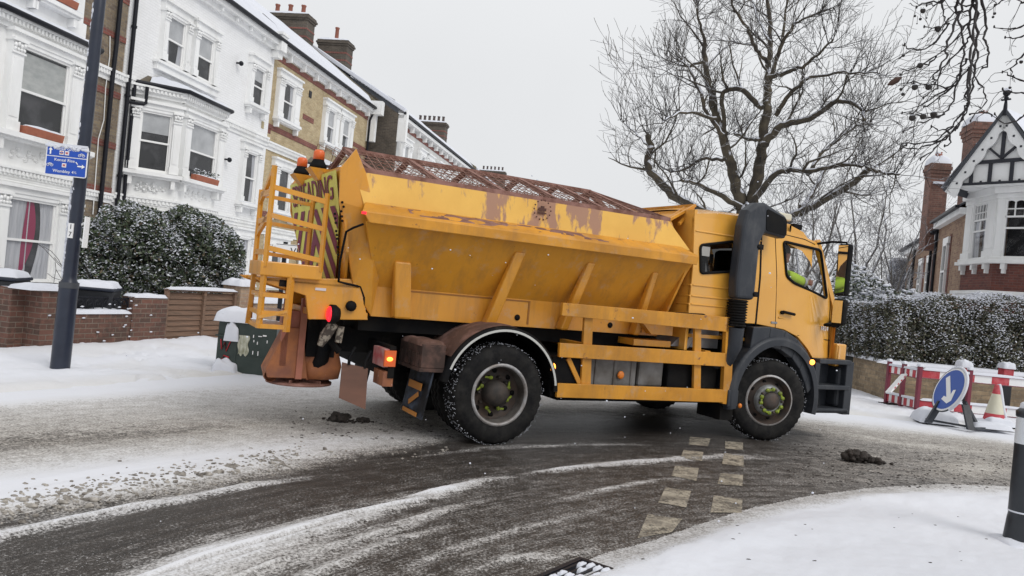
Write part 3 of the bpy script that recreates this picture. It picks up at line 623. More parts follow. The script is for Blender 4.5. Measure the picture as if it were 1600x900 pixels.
# wheels
def tyre_mb(mb, x, y0, wdt, R=.505):
    s = 1 if y0 > 0 else -1; w = wdt; rows = [(.315, 0), (.33, -.004), (.40, -.012), (.455, -.006), (.487, .012), (.499, .03), (R, .05), (R, .095), (R - .012, .098), (R - .012, .108), (R, .112), (R, w - .112), (R - .012, w - .108), (R - .012, w - .098), (R, w - .095), (R, w - .05), (.487, w - .012), (.455, w + .004), (.4, w + .01), (.315, w)]
    def mod(j, k, r): return r - (.014 if (k % 2 == 0 and 4 <= j <= 15) else 0)
    mb.lathe([(r, h) for r, h in rows], (0, y0, 0), 'y', 84, mod=mod)
def wheel(name, x, y_out, side, front=False, steer=0, label=None):
    e = bpy.data.objects.new(name, None); COL.objects.link(e); e.parent = truck
    e.location = (x, y_out + (.15 if side < 0 else -.15) * 1, .5); e.rotation_euler = (0, 0, steer)
    if label: e['label'] = label
    o = -.15 if side < 0 else .15           # outer face offset in wheel coords
    t = MB()
    if side < 0: tyre_mb(t, 0, o, .29)
    else: tyre_mb(t, 0, o - .29, .29)
    if not front:
        if side < 0: tyre_mb(t, 0, o + .34, .29)
        else: tyre_mb(t, 0, o - .63, .29)
    t.build('tyre', M_tyre, e)
    if side < 0:
        t = MB()
        for k in range(800):
            a = rnd.uniform(0, 2 * PI); rr = .506 if rnd.random() < .88 else rnd.uniform(.49, .505); yy = rnd.uniform(-.15, .1) if rr > .5 else -.14
            t.ell((rr * math.cos(a), yy, rr * math.sin(a)), (rnd.uniform(.001, .005), rnd.uniform(.003, .012), rnd.uniform(.001, .005)), 5, 4, .3, False)
        t.build('packed_snow', M_snow, e)['kind'] = 'stuff'
    q = 1 if side < 0 else -1
    r = MB()
    if front:
        r.lathe([(.315, o), (.305, o - q*.012), (.292, o - q*.012)], (0, 0, 0), 'y', 48)
        r.build('rim', M_rim, e); r = MB(); r.lathe([(.292, o - q*.012), (.278, o + q*.02), (.262, o + q*.07), (.255, o + q*.12)], (0, 0, 0), 'y', 48); r.build('rim_barrel', M_rimd, e)
        d = MB(); d.lathe([(.262, o + q*.09), (.225, o + q*.075), (.19, o + q*.02)], (0, 0, 0), 'y', 40); d.build('disc_ring', M_rimd, e); d = MB(); d.lathe([(.192, o + q*.02), (.185, o + q*.0), (.17, o - q*.03), (.11, o - q*.04), (.105, o - q*.01), (.09, o - q*.02)], (0, 0, 0), 'y', 40); d.build('wheel_disc', mat('wheel_disc_grey', (.30, .31, .31), .5, .2, col2=(.14, .14, .14), ns=7), e)
        h = MB(); h.lathe([(.11, o + q*.0), (.105, o - q*.06), (.05, o - q*.075), (0.001, o - q*.078)], (0, 0, 0), 'y', 24)
        for k in range(10):
            a = k * PI / 5; h.lathe([(.0, -.02), (.016, -.02), (.016, .02), (0, .02)], (math.cos(a) * .145, o - q*.05, math.sin(a) * .145), 'y', 6)
        h.build('hub', M_rimd, e)
        n = MB()
        for k in range(5):
            a = k * 2 * PI / 5 + .3
            for da in (0, .5): n.lathe([(.0, -.012), (.024, -.012), (.024, .012), (0, .012)], (math.cos(a + da) * .145, o - q*.066, math.sin(a + da) * .145), 'y', 10)
            n.bar((math.cos(a) * .145, o - q*.066, math.sin(a) * .145), (math.cos(a + .5) * .145, o - q*.066, math.sin(a + .5) * .145), .02, .02, up=(0, 1, 0))
        n.build('nut_indicators', M_lime, e)
        hl = MB()
        for k in range(8):
            a = k * PI / 4 + .2; hl.lathe([(.0, -.006), (.022, -.006), (.022, .004), (0, .004)], (math.cos(a) * .225, o + q*.068, math.sin(a) * .225), 'y', 10)
        hl.build('hand_holes', M_blk, e)
    else:
        r.lathe([(.315, o), (.308, o - q*.012), (.286, o - q*.012), (.28, o + q*.012)], (0, 0, 0), 'y', 48)
        r.build('rim', M_rim, e); r = MB(); r.lathe([(.28, o + q*.012), (.272, o + q*.05), (.262, o + q*.14)], (0, 0, 0), 'y', 48); r.build('rim_barrel', mat('barrel_worn', (.14, .13, .12), .6, col2=(.05, .04, .035), ns=5), e)
        d = MB(); d.lathe([(.263, o + q*.12), (.24, o + q*.17), (.14, o + q*.185), (.13, o + q*.15), (.0, o + q*.15)], (0, 0, 0), 'y', 40); d.build('wheel_disc', M_rimd, e)
        h = MB(); h.lathe([(.135, o + q*.18), (.125, o + q*.05), (.09, o + q*.02), (.06, o + q*.005), (0.001, o + q*.0)], (0, 0, 0), 'y', 24)
        for k in range(10):
            a = k * PI / 5; h.lathe([(.0, -.03), (.017, -.03), (.017, .03), (0, .03)], (math.cos(a) * .165, o + q*.16, math.sin(a) * .165), 'y', 6)
        h.build('hub', mat('hub_dirt', (.022, .02, .018), .7, col2=(.06, .045, .035), ns=6), e)
        n = MB()
        for k in (0, 2, 3, 5, 6, 7):
            a = k * 2 * PI / 8 + .35
            n.lathe([(.0, -.01), (.02, -.01), (.02, .01), (0, .01)], (math.cos(a) * .165, o + q*.125, math.sin(a) * .165), 'y', 10)
            n.bar((math.cos(a) * .165, o + q*.125, math.sin(a) * .165), (math.cos(a + .3) * .2, o + q*.125, math.sin(a + .3) * .2), .018, .012, up=(0, 1, 0))
        n.build('nut_indicators', M_lime, e)
        hl = MB()
        for k in range(8):
            a = k * PI / 4; hl.lathe([(.0, -.006), (.026, -.006), (.026, .004), (0, .004)], (math.cos(a) * .225, o + q*.165, math.sin(a) * .225), 'y', 10)
        hl.build('hand_holes', M_blk, e)
    return e
wheel('wheel', 0, -1.22, -1); wheel('wheel', 0, 1.22, 1)
wheel('wheel', 3.78, -1.2, -1, True, -math.radians(17)); wheel('wheel', 3.78, 1.2, 1, True, -math.radians(19))
# mudguard over the near rear wheels and its twin
for s in (-1, 1):
    g = MB(); ya, yb = (s * 1.26, s * .56)
    a0, a1 = math.radians(2), math.radians(172)
    prof = [(.60, ya), (.64, ya), (.655, ya - s*.02), (.655, yb), (.63, yb), (.63, ya - s*.04), (.60, ya - s*.03), (.60, ya)]
    g.lathe(prof if s > 0 else prof[::-1], (0, 0, .53), 'y', 40, a0=a0, a1=a1); g.build('mudguard', M_blk, truck)
    g = MB(); g.lathe([(.605, ya - s*-.004), (.628, ya - s*-.004)], (0, 0, .53), 'y', 40, a0=math.radians(8), a1=math.radians(160)); g.build('mudguard_trim', mat('pale_rubber_trim', (.55, .55, .52), .6), truck)
    g = MB(); g.lathe([(.66, ya - s*.03), (.672, ya - s*.2), (.668, yb)], (0, 0, .53), 'y', 24, a0=math.radians(75), a1=math.radians(150)); g.build('mud_crust', M_crust, truck)
    b = MB(); b.box(-.86, -.62, min(s*1.2, s*.6), max(s*1.2, s*.6), .74, .96)
    for k in range(5): b.box(-.875, -.86, s*(.68 + k*.11) - .02, s*(.68 + k*.11) + .03, .74, .87)
    b.box(-.87, -.62, min(s*1.2, s*.6), max(s*1.2, s*.6), .70, .735); b.build('mudguard_bracket', mat('grimy_brown_steel', (.05, .03, .024), .85, col2=(.16, .085, .065), ns=6, lo=.45, hi=.7), truck)
    b = MB(); b.mound((-.74, s*.9, .955), .26, .6, .04, seed=2.2 + s, sq=6); b.build('mud_crust', M_crust, truck)
    f = MB(); f.hexa([(-.80, s*1.18, .24), (-.80, s*.62, .24), (-.785, s*.62, .24), (-.785, s*1.18, .24), (-.72, s*1.18, .74), (-.72, s*.62, .74), (-.70, s*.62, .74), (-.70, s*1.18, .74)])
    fl = f.build('mudflap', M_mud, truck)
    l = MB(); M = frame_m((-.795, s*.9, .4), (0, -1, 0), (.13, 0, .99), (-1, 0, 0))
    l.obox(M, -.17, .17, .1, .17, .0, .006); l.obox(M, -.19, .19, -.15, -.11, .0, .006)
    l.obox(M @ Matrix.Rotation(.5, 4, 'Z'), -.09, .14, -.03, .02, .0, .006); l.build('flap_logo', mat('flap_orange', (.5, .2, .03), .6), fl)
# hopper body
hop = bpy.data.objects.new('hopper', None); COL.objects.link(hop); hop.parent = truck
XR = {1.17: -1.27, 1.46: -1.25, 2.03: -1.5, 2.14: -1.56, 2.22: -1.5, 2.5: -1.62}
def xr(z): return float(np.interp(z, sorted(XR), [XR[k] for k in sorted(XR)]))
def xf(z): return float(np.interp(z, [1.17, 1.5, 2.0, 2.1, 2.24, 2.46, 2.5], [2.22, 2.30, 2.34, 2.36, 2.38, 2.1, 2.06]))
sec = [(.80, 1.17), (.80, 1.46), (1.17, 2.05)]
def loft(mb, pts, s):                  # closed plate strip between section points
    for (ya, za), (yb, zb) in zip(pts[:-1], pts[1:]):
        p = [(xr(za), s*ya, za), (xf(za), s*ya, za), (xf(zb), s*yb, zb), (xr(zb), s*yb, zb)]
        q = [(x, y - s*.03, z) for x, y, z in p]
        mb.hexa(q + p if s > 0 else p + q)
for s in (-1, 1):
    p = MB(); loft(p, sec, s); p.build('side_panel', M_yel, hop)
    u = MB(); loft(u, [(1.07, 2.2), (1.03, 2.5)], s); u.build('upper_panel', M_yelm, hop)
    l = MB()
    a = [(xr(2.03) - .0, s*1.17, 2.04), (xr(2.03), s*1.25, 2.03), (xr(2.14) - .02, s*1.25, 2.13), (xr(2.22), s*1.05, 2.235), (xr(2.2), s*1.05, 2.2)]
    bq = [(xf(2.03) - .03, s*1.17, 2.04), (xf(2.03), s*1.25, 2.03), (xf(2.14), s*1.25, 2.13), (xf(2.22) - .12, s*1.05, 2.235), (xf(2.2) - .12, s*1.05, 2.2)]
    n = 5; l.add(a + bq, [(0, 1, 2, 3, 4), (9, 8, 7, 6, 5)] + [(i, i + 5, (i + 1) % 5 + 5, (i + 1) % 5) for i in range(5)])
    l.build('side_ledge', M_yelw, hop, bevel=.008)
    m = MB()
    m.sheet(lambda uu, vv: (-1.1 + uu * 2.6, s * (1.235 - vv * .155 - .01), 2.142 + vv * .085 + .008 * mnoise.noise(Vector((uu * 20, vv * 3, 2))) - (.03 if (vv > .99 or vv < .01) else 0) * (1 if mnoise.noise(Vector((uu * 5, 1, 1))) > -.1 else 3) - (.06 if mnoise.noise(Vector((uu * 4 + 3, vv, 7))) < -.25 + .3 * uu * uu else 0)), 120, 8)
    m.build('mud_crust', M_rust, hop)
    h = MB()
    for px in (623, 808, 953):
        q = tp(px, {623: 481, 808: 496, 953: 508}[px], -.8)
        h.lathe([(0, -.004), (.032, -.004), (.032, .004), (0, .004)], (q.x, s * .804, q.z), 'y', 20)
    h.build('drain_hole', M_blk, hop)
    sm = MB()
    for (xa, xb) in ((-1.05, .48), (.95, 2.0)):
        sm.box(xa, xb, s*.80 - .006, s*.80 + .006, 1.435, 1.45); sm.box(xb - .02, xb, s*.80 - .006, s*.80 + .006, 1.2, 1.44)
    sm.build('seam', mat('dark_amber_seam', (.3, .12, .015), .6), hop)  # thin strips in a darker amber along the panel seams
    # ribs
    for (xt, xb, w, top) in ((-1.05, -.98, .17, 1.72), (.14, -.03, .12, 1.94), (1.02, .86, .10, 1.92), (1.90, 1.84, .08, 1.9)):
        r = MB(); yt = .80 + (top - 1.46) * .37 / .59
        zb = 1.17
        pts = []
        for (x, w2) in ((xb, w), (xt, w * .8)): pass
        A = [(xb - w/2, s*.79, zb), (xb + w/2, s*.79, zb), (xb + w/2, s*(.93), zb), (xb - w/2, s*(.93), zb)]
        B = [(xt - w/2, s*(yt - .04), top), (xt + w/2, s*(yt - .04), top), (xt + w/2, s*(yt + .02), top + .0), (xt - w/2, s*(yt + .02), top)]
        r.hexa(A + B if s > 0 else [A[1], A[0], A[3], A[2], B[1], B[0], B[3], B[2]]); r.build('rib', M_yel, hop, bevel=.02)
# end plates, rim beam, load
e = MB(); e.hexa([(2.2, -.8, 1.17), (2.23, -.8, 1.17), (2.23, .8, 1.17), (2.2, .8, 1.17), (2.31, -1.15, 2.05), (2.34, -1.15, 2.05), (2.34, 1.15, 2.05), (2.31, 1.15, 2.05)])
e.hexa([(2.3, -1.05, 2.05), (2.34, -1.05, 2.05), (2.34, 1.05, 2.05), (2.3, 1.05, 2.05), (2.06, -1.03, 2.5), (2.1, -1.03, 2.5), (2.1, 1.03, 2.5), (2.06, 1.03, 2.5)])
e.build('front_plate', M_yel, hop)
e = MB(); e.sheet(lambda u, v: (-1.5 + u * 3.6, -1.0 + v * 2.0, 2.36 + .10 * mnoise.noise(Vector((u * 6, v * 4, 0))) + .04 * math.sin(v * PI)), 40, 24); e.build('road_salt', mat('brown_rock_salt', (.16, .09, .06), .95, col2=(.5, .48, .48), ns=3, lo=.5, hi=.6, bump=.5), hop)
# rear board, wedge frame with perforations
e = MB()
for s in (-1, 1):
    pl = [(-1.27, s*.84, 1.17), (-1.47, s*.84, 1.42), (-1.60, s*1.0, 1.75), (-1.74, s*1.05, 2.2), (-1.76, s*1.05, 2.5), (-1.63, s*1.05, 2.70), (-1.52, s*1.05, 2.5), (-1.40, s*1.05, 2.15), (-1.22, s*.84, 1.6)]
    e.prism([Vector(p) for p in pl], (0, -s*.03, 0))
e.hexa([(-1.62, -1.0, 1.75), (-1.59, -1.0, 1.75), (-1.59, 1.0, 1.75), (-1.62, 1.0, 1.75), (-1.76, -1.03, 2.52), (-1.73, -1.03, 2.52), (-1.73, 1.03, 2.52), (-1.76, 1.03, 2.52)])
e.hexa([(-1.50, -.6, 1.25), (-1.47, -.6, 1.25), (-1.47, .6, 1.25), (-1.50, .6, 1.25), (-1.62, -1.0, 1.75), (-1.59, -1.0, 1.75), (-1.59, 1.0, 1.75), (-1.62, 1.0, 1.75)])
e.build('tailboard', M_yel, hop, bevel=.006)
d = MB()
for (px, py) in [(535,316),(537,323),(534,330),(535,338),(536,345),(524,334),(525,341),(526,348),(527,361),(528,367),(529,373),(530,386),(531,398)]:
    q = tp(px, py, -1.056); q2 = q
    d.lathe([(0, -.003), (.012, -.003), (.012, .003), (0, .003)], (max(-1.8, min(q.x, -1.4)), -1.052 if q.z > 2.15 else -1.0 - .05 * max(0, (q.z - 1.75) / .45), q.z), 'y', 8)
d.build('bolt_holes', M_blk, hop)
MC = frame_m((-1.693, 0, 2.12), (0, -1, 0), (-.177, 0, .984), (-.984, 0, -.177))
cv = MB(); cv.add([MC @ Vector(p) for p in ((-.62, -.72, .02), (.62, -.72, .02), (.98, .0, .02), (.98, .38, .02), (-.98, .38, .02), (-.98, .0, .02))], [(0, 1, 2, 3, 4, 5)])
cvo = cv.build('chevron_board', mat('fluorescent_yellow_film', (.66, .62, .12), .6, col2=(.56, .52, .12), ns=4), hop)
st = MB(); colr = mat('maroon_stripe', (.17, .02, .05), .6)
def clip(poly, A, B):                   # keep the part of poly left of A->B
    out = []; side = lambda p: (B[0] - A[0]) * (p[1] - A[1]) - (B[1] - A[1]) * (p[0] - A[0])
    for i in range(len(poly)):
        p, q = poly[i], poly[(i + 1) % len(poly)]; a, b = side(p), side(q)
        if a >= 0: out.append(p)
        if a * b < 0: t = a / (a - b); out.append((p[0] + (q[0] - p[0]) * t, p[1] + (q[1] - p[1]) * t))
    return out
HB = [(0, .06), (0, -.72), (.62, -.72), (.97, -.0), (.97, .06)]
for k in range(-3, 4):
    c0 = k * .34; pl = [(c0, .06), (c0 + .17, .06), (c0 + .17 + .74, -.72), (c0 + .74, -.72)]
    for i in range(5): pl = clip(pl, HB[i], HB[(i + 1) % 5]) if len(pl) > 2 else pl
    if len(pl) > 2:
        for s in (-1, 1): st.add([MC @ Vector((s * u, v, .026)) for u, v in pl], [tuple(range(len(pl))) if s < 0 else tuple(range(len(pl)))[::-1]])
st.build('stripes', colr, cvo)
tx = MB(); text_mesh(tx, 'SPREADING', .33, MC @ Matrix.Translation((0, .22, .03)), .004); tx.build('lettering', colr, cvo)
# mesh lid: pyramid-ended roof of rusty grating
gm = MB(); fm = MB()
RX0, RX1, ZR, YT, ZT0 = -1.45, 1.62, 2.84, 1.0, 2.52
XA, XB = -1.58, 2.08
P = lambda x, y, z: Vector((x, y, z))
for s in (-1, 1):
    fm.bar((XA, s*YT, ZT0), (XB, s*YT, ZT0), .05, .05)
    for x in (-1.45, -.75, -.05, .62, 1.15, 1.62):
        fm.bar((x, s*YT, ZT0), (x, 0, ZR), .05, .045)
    fm.bar((XB, s*YT, ZT0), (RX1, 0, ZR), .05, .05)
    # expanded mesh wires
    n = 40
    for i in range(n + 1):
        x = XA + (XB - XA) * i / n
        top = min(1.0, (XB - x) / (XB - RX1)) if x > RX1 else 1.0
        for dx in (-.16, .16):
            xe = x + dx; tt = top if xe < RX1 else min(top, max(0, (XB - xe) / (XB - RX1)))
            if tt > .05: gm.bar((x, s*YT, ZT0 + .012), (x + dx * tt, s*YT*(1 - tt), ZT0 + (ZR - ZT0) * tt + .012), .005, .005)
    for k in range(1, 6):
        t = k / 6; gm.bar((XA + .1, s*YT*(1 - t), ZT0 + (ZR - ZT0) * t + .01), (XB - (XB - RX1) * t, s*YT*(1 - t), ZT0 + (ZR - ZT0) * t + .01), .0045, .0045)
fm.bar((XA + .1, 0, ZR), (RX1, 0, ZR), .06, .05); fm.bar((XB, -YT, ZT0), (XB, YT, ZT0), .05, .05); fm.bar((RX1, 0, ZR), (XB, 0, ZT0), .05, .05)
for i in range(24):
    y = -YT + 2 * YT * i / 24; t = 1 - abs(y) / YT; gm.bar((XB, y, ZT0), (XB - (XB - RX1) * t, y, ZT0 + (ZR - ZT0) * t) , .005, .005)
lid = fm.build('mesh_lid', M_rust, hop); gm.build('grating', mat('rusty_wire', (.2, .09, .06), .8, col2=(.34, .2, .16), ns=9), lid)
# front splash plate rising over the cab
f = MB(); f.prism([(2.02, -.98, 2.5), (2.12, -.98, 2.5), (2.55, -.75, 2.72), (2.5, -.75, 2.74)], (0, .02, 0)); f.add([(2.06, -1.0, 2.5), (2.06, 1.0, 2.5), (2.62, .8, 2.76), (2.62, -.8, 2.76)], [(0, 1, 2, 3)]); f.bar((2.05, -1.0, 2.5), (2.62, -.8, 2.77), .03, .03); f.bar((2.62, -.8, 2.77), (2.62, .8, 2.77), .03, .03); f.bar((2.3, -.92, 2.5), (2.6, -.8, 2.75), .03, .03)
f.build('splash_plate', M_yelw, hop)
# crest of painted dots on the upper panel
q = tp(848, 328, -1.07); em = MB()
for k in range(14):
    a = 2 * PI * k / 14; em.lathe([(0, -.002), (.009, -.002), (.009, .002), (0, .002)], (q.x + .10 * math.cos(a), -1.066 + .0, q.z + .10 * math.sin(a)), 'y', 6)
em.obox(Matrix.Translation((q.x, -1.062, q.z)), -.05, .05, -.006, .004, -.04, -.025); em.obox(Matrix.Translation((q.x, -1.062, q.z)), -.045, .045, -.006, .004, -.01, .02)
em.obox(Matrix.Translation((q.x, -1.062, q.z)), -.02, .02, -.006, .004, .02, .04); em.build('worn_crest', mat('crest_brown', (.08, .03, .02), .7), hop)
# beacons
for (y) in (-.36, .36):
    m = MB(); m.hexa([(-1.8, y - .07, 2.44), (-1.72, y - .07, 2.44), (-1.72, y + .07, 2.44), (-1.8, y + .07, 2.44), (-1.90, y - .1, 2.55), (-1.70, y - .1, 2.55), (-1.70, y + .1, 2.55), (-1.90, y + .1, 2.55)]); br = m.build('beacon_bracket', M_yel, hop)
    m = MB(); m.lathe([(.0, 0), (.085, 0), (.08, .04), (.055, .08), (.055, .09), (0, .09)], (-1.80, y, 2.55), 'z', 20); m.build('beacon_base', M_blk, br)
    m = MB(); m.lathe([(.0, 0), (.055, 0), (.053, .08), (.04, .10), (.0, .105)], (-1.80, y, 2.635), 'z', 20); m.build('beacon_lens', M_orange, br)
# small red side lamp, cable
q = Vector((-1.56, -1.26, 2.12)); m = MB(); m.box(-1.585, -1.545, -1.268, -1.25, 2.10, 2.125); m.build('side_lamp', M_redlit, hop)
m = MB(); m.tube([tp(568, 350, -1.2), tp(552, 356, -1.15), tp(541, 362, -1.08), tp(536, 385, -1.06), tp(531, 410, -1.0), tp(529, 440, -.9), tp(545, 444, -.87), tp(563, 448, -.86), tp(569, 465, -.85), tp(567, 488, -.85), tp(548, 494, -.85), tp(530, 492, -.85)], .011, 6); m.build('cable', M_blk, hop)
# rear arm / platform / ladder cage
arm = MB()
for s in (-1,):
    pts = [tp(399, 434, -.86), tp(560, 436, -.86), tp(575, 500, -.86), tp(482, 499, -.86), tp(478, 462, -.86), tp(408, 440, -.86)]
    arm.prism(pts, (0, .05, 0)); 
    arm.prism([p + Vector((0, .9, 0)) for p in pts], (0, .05, 0))
arm.box(-1.85, -1.3, -.82, .04, 1.14, 1.2); arm.box(-2.3, -1.4, -.86, .1, 1.42, 1.45)
armo = arm.build('rear_arm', M_yel, truck, bevel=.006)
m = MB(); qa = tp(447, 443, -.865); m.box(qa.x - .06, qa.x + .06, -.872, -.86, qa.z - .03, qa.z + .03); qa = tp(548, 478, -.865); m.lathe([(0, -.03), (.05, -.03), (.05, 0), (0, 0)], (qa.x, -.862, qa.z), 'y', 12); m.build('arm_fittings', M_blk, armo)
m = MB(); qa = tp(501, 452, -.865); m.box(qa.x - .05, qa.x + .05, -.868, -.86, qa.z - .012, qa.z + .012); m.build('sticker', mat('pale_sticker', (.65, .6, .6), .6), armo)
pf = MB(); q0 = tp(397, 425, -.9); q1 = tp(503, 420, -.9)
pf.box(-2.35, -1.80, -.93, -.34, 1.47, 1.60); pfo = pf.build('platform', M_yel, truck, bevel=.01)
cg = MB(); x0, x1, ya, yb = -2.31, -1.82, -.92, -.38
zt = 2.27
for (x, y, z1) in ((x0, ya, zt + .18), (x0, yb, zt), (x1, ya, zt), (x1, yb, zt)): cg.bar((x, y, 1.05 if x == x0 and y == yb else 1.55), (x, y, z1), .034, .034)
for z in (zt - .05, 1.97, 1.68):
    cg.bar((x0, ya, z + .04), (x1, ya, z - .03), .025, .045); cg.bar((x0, yb, z), (x1, yb, z - .03), .025, .035); cg.bar((x0, ya, z), (x0, yb, z), .03, .05)
cg.bar((x0, yb, zt - .12), (x0, ya, zt + .16), .03, .05); cg.bar((x0, yb, 1.85), (x0, ya, 2.02), .03, .05)
cg.build('cage_rail', M_yel, truck)
ld = MB()
ld.bar((-2.31, -.9, 1.5), (-2.31, -.9, 1.0), .04, .04); ld.bar((-2.31, -.42, 1.5), (-2.33, -.42, 1.0), .04, .04)
for z in (1.28, 1.12, 1.0): ld.box(-2.33, -2.06, -.92, -.38, z, z + (.12 if z == 1.26 else .04))
ld.bar((-2.07, -.9, 1.5), (-2.07, -.9, .98), .06, .04); ld.bar((-2.33, -.92, 1.1), (-2.07, -.92, 1.17), .02, .03)
ld.build('ladder', M_yel, truck)
# chute and spinner
ch = MB(); ch.box(-2.02, -1.96, -.5, -.44, .62, 1.3); ch.box(-1.86, -1.8, -.52, -.46, .5, 1.28)
ch.hexa([(-1.98, -.46, .95), (-1.84, -.46, .95), (-1.84, -.1, .95), (-1.98, -.1, .95), (-1.96, -.46, 1.15), (-1.86, -.46, 1.15), (-1.86, -.1, 1.15), (-1.96, -.1, 1.15)])
ch.build('chute_post', mat('faded_red_steel', (.42, .15, .10), .6, col2=(.3, .12, .07), ns=5), truck)
ch = MB(); Ys = -.5
ch.prism([tp(*q_, Ys) for q_ in ((450, 512), (474, 512), (480, 592), (418, 590), (415, 577))], (0, .26, 0)); ch.prism([tp(*q_, Ys + .03) for q_ in ((476, 556), (521, 566), (506, 592), (478, 594))], (0, .42, 0)); ch.build('spinner_skirt', M_rusty, truck, bevel=.008)
ch = MB(); ch.lathe([(0, .43), (.32, .43), (.32, .45), (0, .46)], (-1.76, -.25, 0), 'z', 32)
for k in range(6):
    a = k * PI / 3; ch.bar((-1.76, -.25, .46), (-1.76 + .3 * math.cos(a), -.25 + .3 * math.sin(a), .46), .01, .05)
ch.build('spinner_disc', M_rust, truck)
ch = MB(); ch.lathe([(.06, -.04), (.06, .04), (0.02, .04), (.02, -.04)], (-2.08, -.42, .52), 'y', 16); ch.tube([(-2.08, -.42, .52), (-1.95, -.42, .6)], .022, 8); ch.build('spinner_roller', M_rusty, truck)
ch = MB(); ch.tube([(-1.62, -.5, 1.2), (-1.6, -.55, .95), (-1.62, -.5, .7), (-1.7, -.4, .55)], .07, 10); ch.box(-1.78, -1.5, -.5, -.1, .72, 1.14); ch.tube([(-1.5, -.6, 1.1), (-1.62, -.66, .92), (-1.5, -.66, .8)], .035, 8); ch.box(-1.8, -1.68, -.2, .1, .5, 1.2)
ch.build('spinner_motor', M_blk, truck)
ch = MB(); ch.lathe([(.16, .9), (.24, .62), (.22, .5), (.05, .48)], (-1.60, -.3, 0), 'z', 12); ch.build('salt_chute', M_rusty, truck)
hz = MB()
hz.tube([tp(522, 505, -.8), tp(508, 525, -.8), tp(500, 540, -.78)], [.05, .055, .03], 8); hz.tube([tp(533, 510, -.8), tp(528, 535, -.8)], .035, 8)
hz.build('hose', mat('salt_caked_hose', (.3, .26, .21), .9, col2=(.07, .055, .045), ns=22, lo=.45, hi=.55), truck)
# lamps at the rear
q = tp(520, 491, -.9); lm = MB(); lm.lathe([(0, -.03), (.09, -.03), (.09, .02), (.06, .06), (0, .07)], q, 'x', 18); lh = lm.build('work_lamp', M_blk, truck); lm = MB(); lm.ell(q + Vector((-.03, 0, 0)), (.03, .075, .075)); lm.build('lamp_lens', M_redlit, lh)
b = MB(); b.box(-1.15, -1.09, -1.12, 1.12, .7, .92); b.box(-1.15, -1.09, -1.12, 1.12, .62, .70); b.build('rear_bumper_bar', M_blk, truck)
for s in (-1, 1):
    q = Vector((-1.43, s*.95, .80)); lm = MB(); lm.box(-1.20, -1.15, s*.95 - .16, s*.95 + .16, .72, .89); lh = lm.build('tail_light', mat('dusty_red_lens', (.45, .06, .07), .5, col2=(.5, .3, .28), ns=6), truck)
    lm = MB(); lm.box(-1.20, -1.09, s*1.125 - .012, s*1.125 + .012, .73, .88); lm.build('amber_lens', M_orange, lh); lm = MB(); lm.ell((-1.15, s*1.14, .80), (.03, .012, .02)); lm.build('lit_bulb', M_lit, lh)
    lm = MB(); lm.box(-1.19, -1.09, s*.98 - .13, s*.98 + .15, .54, .68); lm.build('reflector_plate', M_rusty, truck)
d = MB(); d.hexa([tp(535, 565, -1.0), tp(535, 565, -1.0) + Vector((.02, 0, 0)), Vector((-1.46, -.55, .72)), Vector((-1.48, -.55, .72)), tp(535, 565, -1.0), tp(535, 565, -1.0), Vector((-1.48, -.55, .72)), Vector((-1.48, -.55, .72))]) if False else d.prism([tp(535, 566, -.9), tp(575, 576, -1.0), tp(571, 640, -1.0), tp(530, 622, -.9)], (0, .015, 0))
d.build('spray_guard', mat('muddy_rubber_sheet', (.2, .10, .07), .8, col2=(.14, .075, .055), ns=2, stretch=(1, 1, 3)), truck)
d = MB()
for q in (tp(545, 570, -.93), tp(570, 576, -.98)): d.tube([q, q + Vector((0, .0, .07)), q + Vector((.06, .05, .16))], .015, 6)
d.build('guard_hanger', M_blk, truck)
# side guard
sgn = MB(); sg = bpy.data.objects.new('side_guard', None); COL.objects.link(sg); sg.parent = truck
YG = -1.22
def railq(name, a, b, c, d2, th=.04, m=None):
    pts = [tp(*a, YG), tp(*b, YG), tp(*c, YG), tp(*d2, YG)]
    o = MB(); o.prism(pts, (0, th, 0)); return o.build(name, m or M_yelw, sg, bevel=.004)
railq('rail', (880, 473), (1142, 496), (1140, 519), (878, 493)); railq('rail', (875, 536), (1136, 552), (1134, 573), (874, 558)); railq('rail', (871, 599), (1131, 609), (1130, 629), (870, 621))
railq('post', (1136, 496), (1148, 497), (1142, 633), (1129, 631), th=.06)
YG = -1.18; railq('post', (914, 490), (927, 491), (923, 605), (908, 604)); railq('post', (1086, 512), (1096, 513), (1095, 612), (1084, 611))
br = MB(); br.bar(tp(887, 560, -1.15), tp(905, 600, -1.15), .04, .05)
for x in (1.0, 2.7): br.box(x - .04, x + .04, -1.17, -.44, 1.0, 1.06)
br.build('bracket', M_yelw, sg)
for z in (1.4,): pass
# mirrored guard on the far side
for (za, zb) in ((1.33, 1.44), (.92, 1.02), (.52, .62)):
    o = MB(); o.box(.7, 3.0, 1.18, 1.22, za, zb); o.build('rail', M_yelw, sg)
